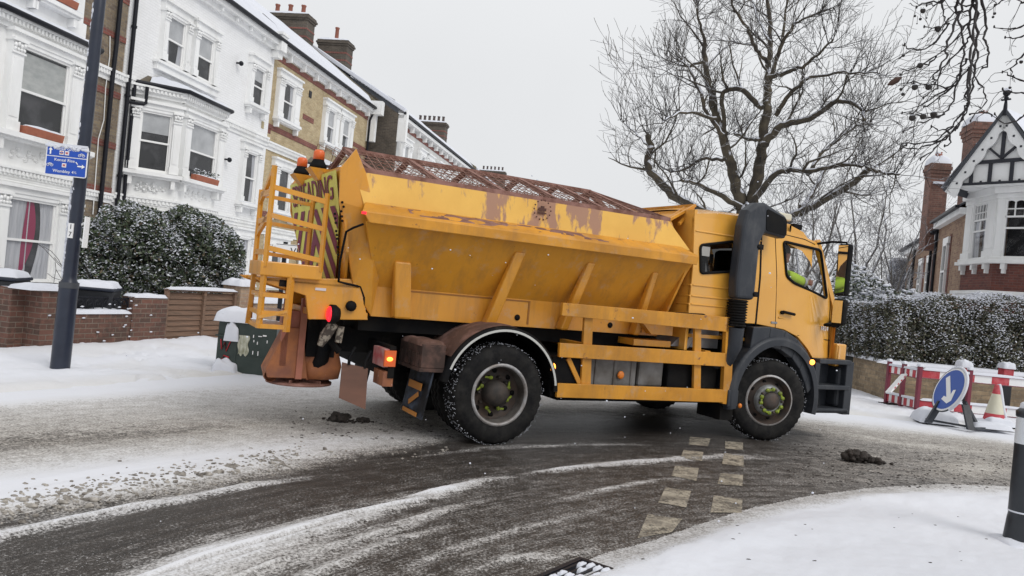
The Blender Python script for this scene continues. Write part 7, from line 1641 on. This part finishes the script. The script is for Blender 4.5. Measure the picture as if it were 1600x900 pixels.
for s_, z0, z1, w_ in ((2.6, 2.6, 4.5, .75), (6.6, 2.5, 4.2, .8), (8.6, 2.5, 4.2, .8), (11.4, 2.7, 4.0, .8)):
    q = W0 + wd0 * s_ + (off_ if s_ > 4.6 else Vector((0, 0))); c = vw(q.x, q.y); e = (VI.to_3x3() @ Vector((wd0.x, wd0.y, 0))); o = VI.to_3x3() @ Vector((-.94, .34, 0)); M_ = frame_m(c, e, -o, (0, 0, 1))
    f = MB(); f.obox(M_, -w_/2, -w_/2 + .07, -.1, 0, z0, z1); f.obox(M_, w_/2 - .07, w_/2, -.1, 0, z0, z1); f.obox(M_, -w_/2, w_/2, -.1, 0, z1 - .07, z1); f.obox(M_, -w_/2, w_/2, -.1, 0, (z0 + z1) / 2 - .03, (z0 + z1) / 2 + .03); f.obox(M_, -w_/2 - .06, w_/2 + .06, -.18, 0, z0 - .1, z0); f.obox(M_, -w_/2 - .1, w_/2 + .1, -.09, 0, z1, z1 + .22)
    fw = f.build('window', M_frame, vr)
    g = MB(); g.add([M_ @ Vector(p) for p in ((-w_/2, -.05, z0), (w_/2, -.05, z0), (w_/2, -.05, z1), (-w_/2, -.05, z1))], [(0, 1, 2, 3)]); g.build('pane', M_glass, fw)
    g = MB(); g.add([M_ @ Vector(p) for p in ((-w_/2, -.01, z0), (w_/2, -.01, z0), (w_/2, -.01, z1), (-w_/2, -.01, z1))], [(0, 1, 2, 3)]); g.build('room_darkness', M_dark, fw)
    g = MB()
    for s in (-1, 1): g.obox(M_, s * (w_/2 + .13) - .12, s * (w_/2 + .13) + .12, -.02, 0, z0 - .1, z1 + .3)
    g.build('brick_quoin', M_rb2, fw)
q = W0 + wd0 * 2.4 + Vector((-.94, .34)) * .4; c = vw(q.x, q.y); M_ = frame_m(c, VI.to_3x3() @ Vector((wd0.x, wd0.y, 0)), VI.to_3x3() @ Vector((.94, -.34, 0)), (0, 0, 1))
m = MB(); m.obox(M_, -1.0, .9, -.2, .5, 2.35, 2.5); m.obox(M_, -1.3, 1.4, -.5, .5, 1.75, 2.0); m.build('porch_balustrade', M_white, vr, bevel=.03)
for x in (-.8, -.2, .5): m = MB(); p = M_ @ Vector((x, 0, 2.0)); m.lathe([(.09, 0), (.13, .12), (.07, .25), (.1, .35)], p, 'z', 10); m.build('baluster', M_white, vr)
m = MB(); m.tube([(xap, yG, zap - .1), (xap, yG, zap + .2), (xap, yG, zap + .36), (xap, yG, zap + .4), (xap, yG, zap + .46)], [.07, .05, .03, .07, .03], 8); m.ell((xap, yG, zap + .54), (.1, .1, .1)); m.box(xap - .12, xap + .12, yG - .03, yG + .03, zap + .33, zap + .37); m.build('finial', M_black, vr)
m = MB(); m.mound((xap, yG, zap + .60), .2, .2, .08, seed=41, sq=2); m.build('snow', M_snow, vr)
def tallchim(px0, px1, pytop, d_, zlow):
    a, b_ = D(px0, pytop, d_), D(px1, pytop, d_); w_ = b_.x - a.x; cx = (a.x + b_.x) / 2; zt = D((px0 + px1) / 2, pytop, d_).z; C_ = vw(cx, d_); M_ = Matrix.Translation((C_.x, C_.y, 0)) @ Matrix.Rotation(-VA + math.radians(-12), 4, 'Z')
    m = MB(); m.obox(M_, -w_ * .4, w_ * .4, -w_ * .5, w_ * .5, zlow, zt - .5)
    for i, e in enumerate((.43, .47, .51, .47)): m.obox(M_, -w_ * e, w_ * e, -w_ * (e + .1), w_ * (e + .1), zt - .5 + i * .125, zt - .375 + i * .125)
    o = m.build('chimney', mat('chimney_red_brick', (.3, .1, .07), .9, brick=((.25, .12, .09), (.13, .07, .055), (.22, .18, .15), .225, .075)), vr)
    m = MB(); m.mound((C_.x, C_.y, zt), w_ * .95, w_ * .95, .34, rot=-VA, seed=px0, sq=3); m.obox(M_, -w_ * .3, w_ * .4, -w_ * .66, -w_ * .5, zt - .78, zt - .70); m.build('snow', M_snow, o)
    m = MB(); m.lathe([(.13, 0), (.13, .48), (0, .48)], (C_.x, C_.y, zt), 'z', 12); m.build('chimney_pots', M_pot, o)
tallchim(1450, 1481, 258, 29.0, 4.5); tallchim(1512, 1556, 196, 25.5, 5.0)
q = D(1398, 406, 36.5); bxo = thing('outbuilding', 'small grey box-shaped extension at the far end of the brick villa', 'extension', (q.x, q.y, 0), math.radians(-20))
m = MB(); m.box(0, .75, 0, 2, 0, q.z); m.build('wall', mat('slate_cladding', (.10, .115, .15), .6), bxo); m = MB(); m.box(-.05, .8, -.05, 2.05, q.z, q.z + .1); m.build('snow', M_snow, bxo)
# ------------------------------------------------------------------ trees, hedge, bushes
M_bark = mat('plane_bark', (.11, .09, .06), .9, col2=(.045, .038, .03), ns=3.5, bump=.5, bs=14, snow=(.38, 2.2))
M_twig = mat('twig_bark', (.038, .033, .03), .85, snow=(.78, 3))
M_bark2 = mat('pale_bark', (.15, .14, .125), .9, col2=(.10, .09, .08), ns=3, snow=(.15, 3))
M_twig2 = mat('far_twig_bark', (.13, .12, .115), .9, snow=(.4, 3))
tr = random.Random(21)
def twig(mb, p, d, L, r, depth, up=.25, sides=3, kids=5, spread=.75, minr=.006):
    n = 5 if depth > 0 else 4; pts = [p.copy()]; rs = [r]; q = p.copy(); dd = d.normalized()
    for i in range(n):
        dd = (dd + Vector((tr.gauss(0, .2), tr.gauss(0, .2), tr.gauss(0, .18) + up * .16))).normalized(); q = q + dd * L / n; pts.append(q.copy()); rs.append(max(minr, r * (1 - .75 * (i + 1) / n)))
    mb.tube(pts, rs, 5 if r > .03 else sides, caps=False)
    if depth <= 0: return
    for k in range(kids):
        t = tr.uniform(.2, 1.0) * n; i = min(n - 1, int(t)); b = pts[i].lerp(pts[i + 1], t - i); ax = (pts[i + 1] - pts[i]).normalized()
        rv = Vector((tr.gauss(0, 1), tr.gauss(0, 1), tr.gauss(0, 1))); rv = (rv - ax * rv.dot(ax)).normalized(); nd = (ax + rv * tr.uniform(.5, 1.1) * spread * 1.3 + Vector((0, 0, up * .6))).normalized()
        twig(mb, b, nd, L * tr.uniform(.45, .75), max(minr, rs[i] * .6), depth - 1, up, sides, kids, spread, minr)
def limb_tree(name, label, cat, base, limbs, dist, trunk_top, r0, crop=(940, 0, 2.648), depthj=3.0, dens=1.0, m1=None, group=None):
    root = thing(name, label, cat, base)
    big = MB(); sm = MB(); X0, Y0_, S = crop; inv = Vector(base)
    tt = Vector(trunk_top); big.tube([Vector((0, 0, -.3)), Vector((0, 0, .4)), (tt - inv) * .5, tt - inv], [r0 * 1.5, r0 * 1.15, r0, r0 * .9], 14)
    for li, (pts, ra, rb) in enumerate(limbs):
        dj0, dj1 = tr.uniform(-.3, .3), tr.uniform(-1, 1) * depthj; n = len(pts); P_ = []
        for i, (cx, cy) in enumerate(pts):
            f = i / max(1, n - 1); P_.append(D(X0 + cx / S, Y0_ + cy / S, dist + dj0 * 0 + dj1 * f ** 1.2) - inv)
        # smooth the limb
        fine = []
        for i in range(n - 1):
            a, b, c, d = P_[max(0, i - 1)], P_[i], P_[i + 1], P_[min(n - 1, i + 2)]
            for k in range(5):
                t = k / 5; v = .5 * ((2 * b) + (c - a) * t + (2 * a - 5 * b + 4 * c - d) * t * t + (3 * b - a - 3 * c + d) * t ** 3)
                fine.append(v + Vector((tr.gauss(0, .02), tr.gauss(0, .03), tr.gauss(0, .02))))
        fine.append(P_[-1]); N = len(fine); rad = [ra + (rb - ra) * (i / (N - 1)) for i in range(N)]
        rad = [q * 1.38 for q in rad]; big.tube(fine, rad, 10)
        for i in range(6, N, 4):
            if tr.random() < .8: ax = (fine[i] - fine[i - 1]).normalized(); rv = Vector((tr.gauss(0, 1), tr.gauss(0, 1), tr.gauss(.2, .7))); rv = (rv - ax * rv.dot(ax)).normalized(); twig(big, fine[i], rv + ax * .7, tr.uniform(1.0, 2.0), min(.04, rad[i] * .6), 2, up=.3, kids=4, minr=.006)
        for i in range(2, N):
            for _ in range(int(dens * (2 if rad[i] > .05 else 3)) if i > 3 else 0):
                if tr.random() < .55:
                    ax = (fine[i] - fine[i - 1]).normalized(); rv = Vector((tr.gauss(0, 1), tr.gauss(0, .9), tr.gauss(0, .8))); rv = (rv - ax * rv.dot(ax)).normalized()
                    twig(sm, fine[i], (rv + ax * .5 + Vector((0, 0, .15))), tr.uniform(.6, 1.4), .014, 2, up=.4, kids=3, minr=.004)
        for _ in range(int(9 * dens)):
            v = Vector((tr.gauss(0, .5), tr.gauss(0, .5), 1)) + (fine[-1] - fine[-3]).normalized() * .8
            twig(sm, fine[-1 - tr.randint(0, 4)], v, tr.uniform(.7, 1.5), .013, 1, up=.6, kids=4, spread=.45, minr=.0045)
    big.build('trunk', m1 or M_bark, root); sm.build('crown', M_twig, root)
    return root
LIMBS = [([(600, 1000), (585, 900), (575, 850), (545, 720), (500, 560), (455, 400), (430, 290), (425, 180)], .15, .04),
 ([(600, 1000), (612, 880), (620, 840), (650, 700), (670, 560), (685, 400), (690, 300), (700, 180), (685, 0)], .16, .035),
 ([(620, 840), (700, 740), (780, 705), (850, 710), (1000, 680), (1080, 690)], .07, .03),
 ([(610, 980), (700, 960), (780, 900), (900, 840), (1040, 760), (1100, 700), (1150, 712), (1230, 722)], .11, .02),
 ([(590, 960), (460, 895), (320, 820), (230, 740), (185, 680), (205, 610), (190, 560)], .11, .05),
 ([(575, 850), (450, 790), (390, 760), (330, 745)], .06, .03), ([(670, 600), (740, 520), (860, 490), (970, 420), (1060, 440), (1090, 500)], .085, .025),
 ([(660, 445), (590, 375), (530, 370), (500, 400), (515, 560)], .06, .04), ([(690, 320), (760, 300), (830, 275), (890, 230), (960, 160)], .05, .015),
 ([(690, 270), (640, 200), (610, 130), (550, 40), (520, -60)], .045, .015), ([(700, 330), (740, 200), (780, 120), (830, 80), (960, 30)], .045, .012),
 ([(500, 560), (440, 470), (400, 370), (360, 280), (300, 240)], .05, .015), ([(715, 480), (780, 390), (850, 330), (1000, 300), (1140, 300)], .05, .012),
 ([(655, 580), (600, 572), (550, 550)], .04, .03), ([(850, 720), (900, 650), (960, 590), (1050, 520), (1120, 510)], .045, .015),
 ([(510, 660), (420, 658), (340, 700), (280, 710)], .04, .015), ([(470, 490), (380, 465), (300, 475), (250, 510)], .04, .015), ([(830, 860), (880, 780), (930, 700), (1080, 680)], .06, .02),
 ([(430, 190), (410, 100), (380, 0)], .035, .012), ([(740, 200), (760, 80), (780, -40)], .035, .012), ([(700, 180), (640, 60), (610, -60)], .03, .012), ([(205, 620), (150, 560), (80, 500)], .03, .01), ([(430, 250), (350, 270), (270, 250)], .035, .012)]
limb_tree('plane_tree', 'big bare pollarded plane tree with snow on its limbs, behind the cab', 'tree', (6.3, 21.0, 0), LIMBS, 21.0, D(940 + 600 / 2.648, 1000 / 2.648, 21.0), .3, dens=.7)
def free_tree(label, x, y, H, r, seed, depth=4, kids=4, name='bare_tree'):
    global tr
    tr = random.Random(seed); root = thing(name, label, 'tree', (x, y, 0)); big = MB(); sm = MB()
    big.tube([(0, 0, -.2), (0, 0, H * .12), (tr.uniform(-.2, .2), 0, H * .25)], [r * 1.3, r, r * .9], 10); top = Vector((0, 0, H * .25))
    for k in range(6):
        a = k * PI / 3 + tr.uniform(-.3, .3); el = tr.uniform(.9, 1.4); d = Vector((math.cos(a) * math.cos(el), math.sin(a) * math.cos(el), math.sin(el)))
        pts = [top]; rs = [r * .55]; q = top.copy()
        for i in range(7): d = (d + Vector((tr.gauss(0, .16), tr.gauss(0, .16), .05))).normalized(); q = q + d * H * .1; pts.append(q.copy()); rs.append(r * .55 * (1 - i / 8))
        big.tube(pts, rs, 7, caps=False)
        for i in range(1, 8):
            for _ in range(2): 
                rv = Vector((tr.gauss(0, 1), tr.gauss(0, 1), tr.gauss(.2, .5))).normalized(); twig(sm, pts[i], rv + d * .4, H * tr.uniform(.1, .2), r * .15, depth - 2, up=.4, kids=kids - 1, minr=.005)
    big.build('trunk', M_bark2, root); sm.build('crown', M_twig2, root); return root
q = D(1410, 430, 34); free_tree('slender bare tree far behind the villa chimneys', q.x, q.y, 7.0, .10, 5)
q = D(1330, 430, 26); free_tree('bare snowy tree right behind the cab mirror', q.x, q.y, 6.6, .10, 9)
q = D(1255, 430, 19.5); free_tree('bare tree seen through the cab window', q.x, q.y, 4.8, .08, 12)
q = D(868, 330, 60); free_tree('tiny distant bare tree peeping above the mesh lid', q.x, q.y, 8.5, .16, 14, depth=3)
q = D(1395, 430, 24); free_tree('thin snow-dusted bare tree above the shrub, left of the villa', q.x, q.y, 4.4, .06, 17)
# hanging plane branches at the upper right, tree standing beside the camera
tr = random.Random(3)
hb = thing('plane_tree', 'plane tree whose drooping twigs with round seed balls hang in at the upper right', 'tree', (4.9, 2.6, 0))
inv = Vector((4.9, 2.6, 0)); big = MB(); sm = MB()
HD = 6.2
def hp(cx, cy, d=HD): return D(1360 + cx / 3.6, cy / 3.6, d) - inv
big.tube([(0, 0, -.2), (0, 0, .5), (.1, 0, 2.5), (.05, .1, 5.2), (0, .5, 8)], [.38, .32, .28, .25, .15], 16)
bt = hp(560, -420); big.tube([(.05, .1, 5.2), (.1, 1.4, 5.9), bt + Vector((.3, -.3, .5)), bt], [.14, .1, .06, .035], 10)
for a in range(7):
    d_ = Vector((math.cos(a * .9), math.sin(a * .9) - .6, .7)); twig(big, Vector((0, .1, 5.0 + a * .4)), d_, 3.5, .09, 2, up=.3, kids=4)
HT = [[(560, -400), (575, -100), (585, 60), (580, 200), (560, 330), (545, 480), (540, 600), (500, 690), (440, 760), (360, 830), (280, 895)],
 [(570, -200), (520, 30), (480, 110), (440, 230), (415, 330), (370, 420), (360, 470)], [(580, 0), (600, 120), (590, 260), (560, 420), (550, 560), (530, 620), (430, 740), (340, 800), (180, 810)],
 [(590, -100), (640, 60), (655, 150), (645, 230), (665, 300), (665, 370), (630, 380)], [(575, 100), (520, 170), (440, 260), (350, 330), (200, 400), (170, 420)], [(560, 200), (500, 290), (400, 390), (380, 490), (300, 550)],
 [(560, 60), (470, 70), (400, 150), (300, 150)], [(440, 130), (400, 190), (300, 270), (210, 275), (195, 250)], [(580, 300), (590, 420), (640, 520), (640, 580), (560, 680)], [(540, 330), (490, 450), (450, 600), (380, 650), (270, 690), (190, 740)],
 [(420, 640), (330, 660), (240, 640), (180, 635)], [(550, 380), (480, 480), (330, 560), (240, 640)], [(500, 0), (470, 60), (500, 130), (530, 240), (520, 330), (500, 420), (430, 520), (300, 600)], [(400, -40), (410, 60), (430, 130)],
 [(585, 0), (560, 90), (570, 200), (600, 300), (585, 420), (560, 560), (520, 660), (480, 730)], [(480, 480), (400, 490), (250, 460), (240, 470)], [(440, 760), (380, 800), (260, 830), (170, 830), (200, 815)], [(470, 700), (400, 740), (340, 710)],
 [(560, 640), (640, 630), (680, 650)], [(400, 10), (300, 20), (260, 40)], [(470, -40), (380, 20), (320, 30)], [(590, 30), (520, 30), (470, -10)], [(430, 740), (440, 800), (420, 820)], [(380, 310), (330, 360), (280, 370)],
 [(900, 120), (820, 160), (750, 165), (700, 150)], [(900, 180), (830, 210), (760, 210)], [(920, 250), (840, 330), (800, 380), (800, 430)], [(920, 480), (820, 440), (745, 405)], [(920, 510), (850, 525), (790, 520), (745, 500)], [(900, 620), (820, 680), (750, 690), (700, 640)], [(820, -60), (740, 10), (700, 30)], [(900, 10), (850, 5), (800, -30)]]
for i, pl_ in enumerate(HT):
    dz = HD + tr.uniform(-.35, .35); pts = [hp(cx + tr.uniform(-4, 4), cy, dz + .1 * math.sin(k)) for k, (cx, cy) in enumerate(pl_)]
    fine = []
    for k in range(len(pts) - 1):
        a, b, c, d = pts[max(0, k - 1)], pts[k], pts[k + 1], pts[min(len(pts) - 1, k + 2)]
        for s in range(4): t = s / 4; fine.append(.5 * ((2 * b) + (c - a) * t + (2 * a - 5 * b + 4 * c - d) * t * t + (3 * b - a - 3 * c + d) * t ** 3) + Vector((tr.gauss(0, .006), tr.gauss(0, .01), tr.gauss(0, .006))))
    fine.append(pts[-1]); N = len(fine); r_ = .0105 if len(pl_) > 6 else .0072
    sm.tube(fine, [r_ * (1 - .62 * k / N) + (.0025 if k % 3 == 0 else 0) for k in range(N)], 6, caps=False)
    for k in range(4, N, 3):
        if tr.random() < .55: twig(sm, fine[k], Vector((-tr.uniform(.2, 1), tr.gauss(0, .5), tr.uniform(-1, .4))), tr.uniform(.06, .3), .0042, 1, up=-.2, kids=2, minr=.0022)
    sm.ell(fine[-1], (.008, .008, .014), 6, 4)
big.build('trunk', M_bark, hb); sm.build('twig', mat('wet_twig', (.02, .016, .016), .7, snow=(.93, 8)), hb)
M_ball = mat('seed_ball', (.04, .035, .032), .9, bump=.8, bs=90, snow=(.55, 6))
for (cx, cy, r, top) in ((185, 312, 9, 250), (280, 368, 16, 280), (380, 162, 17, 150), (250, 490, 17, 395), (327, 490, 17, 385), (236, 663, 18, 600), (297, 655, 17, 650), (355, 643, 17, 440), (172, 502, 9, 440), (183, 530, 10, 440), (281, 107, 8, 40), (250, 90, 7, 40), (316, 101, 5, 60), (262, 133, 4, 90), (699, 76, 8, 30), (690, 96, 7, 30), (848, 348, 10, 340), (785, 493, 8, 405), (791, 515, 7, 500), (295, 60, 14, 40)):
    c = hp(cx, cy, HD - .1); R_ = r / 3.6 / FPX * HD
    b = MB(); b.ell(c, (R_, R_, R_), 14, 10, .05); b.tube([hp(cx + 4, top, HD - .1), c], .0018, 4); b.build('seed_ball', M_ball, hb)
lf = MB(); a = hp(95, 478, HD); b2 = hp(175, 435, HD); lf.tube([a, a.lerp(b2, .3) + Vector((0, 0, -.004)), a.lerp(b2, .7), b2], [.003, .022, .026, .006], 7); lf.build('curled_leaf', mat('dead_leaf', (.07, .035, .025), .8), hb)
# leaf masses
def leaf_mass(name, parent, m, n, sampler, size, seed, flat=.0):
    r = np.random.RandomState(seed); P_ = sampler(r, n); n = len(P_)
    a = r.normal(size=(n, 3)); a /= np.linalg.norm(a, axis=1)[:, None]; b = r.normal(size=(n, 3)); b -= (b * a).sum(1)[:, None] * a; b /= np.linalg.norm(b, axis=1)[:, None]
    sz = size * r.uniform(.6, 1.4, (n, 1)); v = np.stack([P_ - a * sz, P_ - b * sz * .5, P_ + a * sz, P_ + b * sz * .5], 1).reshape(-1, 3)
    nb = np.arange(n * 4).reshape(n, 4); me = bpy.data.meshes.new(name); me.from_pydata(v.tolist(), [], nb.tolist()); me.materials.append(m); o = bpy.data.objects.new(name, me); COL.objects.link(o); o.parent = parent; return o
def snow_tufts(name, parent, pts, r0, r1, seed):
    r = random.Random(seed); mb = MB()
    for p in pts: q = r.uniform(r0, r1); mb.ell(p, (q * r.uniform(.8, 1.6), q * r.uniform(.8, 1.6), q * .6), 6, 4, .25)
    return mb.build(name, M_snow, parent)
M_leafd = mat('dark_evergreen_leaf', (.02, .04, .018), .5, isl=[(0, (.035, .05, .03)), (.3, (.06, .085, .04)), (.6, (.02, .03, .02)), (.75, (.12, .14, .09)), (.93, (.14, .11, .07))], snow=(.62, 4))
# big bush behind the left wall
bc = D(245, 398, 15.3); bush = thing('evergreen_bush', 'big dark evergreen bush sprinkled with snow behind the left brick wall', 'bush', (bc.x, bc.y, 0))
BX0, BX1 = D(112, 400, 15.3).x - bc.x, D(384, 400, 15.3).x - bc.x; zt0 = D(240, 318, 15.3).z; zb0_ = .3
def bush_r(r, n, shell=.55):
    u = r.uniform(-1, 1, n); th = r.uniform(0, 2 * PI, n); q = np.sqrt(1 - u * u); k = r.uniform(shell, 1.0, n) ** .5
    dx, dy, dz = q * np.cos(th), q * np.sin(th), u
    s = 1 + .05 * np.sin(dx * 7 + dz * 5) + .05 * np.sin(dz * 11 + dx * 13 + 1) + .04 * np.sin(dx * 23 + dz * 17)
    ex = np.sign(dx) * np.abs(dx) ** .8; ez = np.sign(dz) * np.abs(dz) ** .72
    hw, hz = (BX1 - BX0) / 2 * .98, (zt0 - zb0_) / 2
    return np.stack([(BX0 + BX1) / 2 + ex * hw * k * s * .95, dy * 1.0 * k * s, zb0_ + hz + ez * hz * k * s * .97], 1)
leaf_mass('foliage', bush, M_leafd, 62000, bush_r, .038, 1)
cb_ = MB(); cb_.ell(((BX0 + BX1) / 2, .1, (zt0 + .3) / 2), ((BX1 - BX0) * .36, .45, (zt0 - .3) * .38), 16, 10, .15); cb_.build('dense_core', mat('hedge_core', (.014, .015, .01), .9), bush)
rr_ = np.random.RandomState(5); P_ = bush_r(rr_, 17000, .9); P_ = P_[(P_[:, 1] < .3) | (P_[:, 2] > 1.4)]; P_ = P_[np.array([mnoise.noise(Vector(p) * 2.2) + .25 * rr_.rand() for p in P_.tolist()]) > .02]
snow_tufts('snow', bush, [tuple(p) for p in P_ if rr_.rand() < .3 + .6 * max(0, (p[2] - .6) / 1.6)], .005, .017, 2)
cl = [(x, y) for x, y in ((BX0 + 1.35, .1), (BX0 + 1.6, -.1), (BX0 + 2.1, -.1), (BX0 + 1.0, 0), (BX0 + 2.4, 0))]
st_ = MB()
for k in range(46):
    x = tr.uniform(BX0 + .3, BX1 - .3); twig(st_, Vector((x, tr.uniform(-.3, .3), .2)), Vector((tr.gauss(0, .4), tr.gauss(-.3, .4), 1)), tr.uniform(.9, 1.5), .016, 1, up=.3, kids=3)
st_.build('stem', M_twig, bush)
# hedge on the right
hx = [(7.45, 17.5), (7.5, 15.6), (7.9, 15.25), (14.0, 15.7)]
hg = thing('hedge', 'long clipped hedge with snow-flecked face above the tan wall, right', 'hedge')
ztl, ztr = D(1385, 461, 15.4).z, D(1600, 452, 15.4).z
def hedge_s(face):
    def f(r, n):
        seg = [(Vector((7.42, 17.9)), Vector((7.62, 15.35))), (Vector((7.62, 15.35)), Vector((14.5, 15.75)))]; out = []
        w = np.array([2.6, 6.9]); pick = r.choice(2, n, p=w / w.sum())
        for k in range(2):
            c = (pick == k).sum(); A, B = seg[k]; t = r.uniform(0, 1, c); dx, dy = (B - A); L_ = math.hypot(dx, dy); nx, ny = -dy / L_, dx / L_
            if nx * 0 + (ny if k else -nx) < 0: nx, ny = -nx, -ny
            if k == 0: nx, ny = abs(nx), ny * (1 if nx > 0 else -1)
            x = A.x + dx * t; y = A.y + dy * t; top = np.interp(x, [7.5, 8.6, 14], [ztl - .05, ztl + .08, ztr + .2]) if k else np.interp(t, [0, 1], [ztl - .25, ztl - .05])
            top = top + .05 * np.sin(x * 5 + y * 3)
            if face: 
                isf = r.rand(c) < .6; z = np.where(isf, r.uniform(.82, 1, c) * 0 + .82 + (top - .82) * r.uniform(0, 1, c), top + r.normal(0, .02, c)); dep = np.where(isf, r.normal(0, .03, c), r.uniform(0, .8, c))
            else: z = .80 + (top - .80) * r.uniform(0, 1, c) ** .9; dep = np.abs(r.normal(0, .16, c)); dep = np.where(r.rand(c) < .25, r.uniform(0, .8, c), dep)
            bulge = .06 * np.sin(t * 40 + z * 3); out.append(np.stack([x + nx * (dep + bulge), y + ny * (dep + bulge), z], 1))
        return np.concatenate(out)
    return f
M_leafh = mat('hedge_leaf', (.04, .05, .02), .6, isl=[(0, (.065, .068, .04)), (.3, (.09, .095, .05)), (.5, (.035, .035, .024)), (.7, (.13, .10, .07)), (.85, (.16, .16, .11))], snow=(.66, 4))
leaf_mass('foliage', hg, M_leafh, 62000, hedge_s(False), .026, 7)
P_ = hedge_s(True)(np.random.RandomState(9), 26000); rr_ = np.random.RandomState(10)
snow_tufts('snow', hg, [tuple(p) for p in P_ if (p[2] > 1.2 or rr_.rand() < .35) and rr_.rand() < .25 + .6 * ((p[2] - .8) / 1.6) + (.15 if p[0] > 9 else -.1) and mnoise.noise(Vector(p) * 3.0) + .3 * rr_.rand() > .05 - .25 * (p[2] > 1.9)], .005, .017, 3)
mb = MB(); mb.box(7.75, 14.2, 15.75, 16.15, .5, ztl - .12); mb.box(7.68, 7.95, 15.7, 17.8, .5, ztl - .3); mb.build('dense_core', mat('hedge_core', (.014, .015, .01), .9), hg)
# snow-laden shrub between cab and villa
q = D(1372, 430, 19.0); sh = thing('snowy_shrub', 'loose shrub thickly laden with snow beyond the hedge, left of the brick villa', 'bush', (q.x, q.y, 0))
def shr(r, n): 
    u = r.normal(size=(n, 3)); u /= np.linalg.norm(u, axis=1)[:, None]; k = r.uniform(.3, 1, n) ** .5; s = 1 + .2 * np.sin(u[:, 0] * 6 + u[:, 2] * 4)
    return np.stack([u[:, 0] * 1.7 * k * s - .1, u[:, 1] * 1.0 * k, 1.4 + u[:, 2] * 1.45 * k * s * np.where(u[:, 0] > .3, .85, 1.0)], 1)
leaf_mass('foliage', sh, M_leafd, 9000, shr, .045, 12); P_ = shr(np.random.RandomState(13), 3400); snow_tufts('snow', sh, [tuple(p) for p in P_], .02, .055, 4)

# a few snowflakes in the air
fl_ = MB()
for k in range(90):
    d_ = rnd.uniform(2.5, 9); p = D(rnd.uniform(150, 1450), rnd.uniform(250, 820), d_); r_ = rnd.uniform(.0022, .0045)
    if p.z > .1: fl_.ell(p, (r_ * 1.3, r_, r_), 6, 4)
tag(fl_.build('falling_snow', M_snow), 'sparse snowflakes drifting in the air', 'snowfall', kind='stuff')
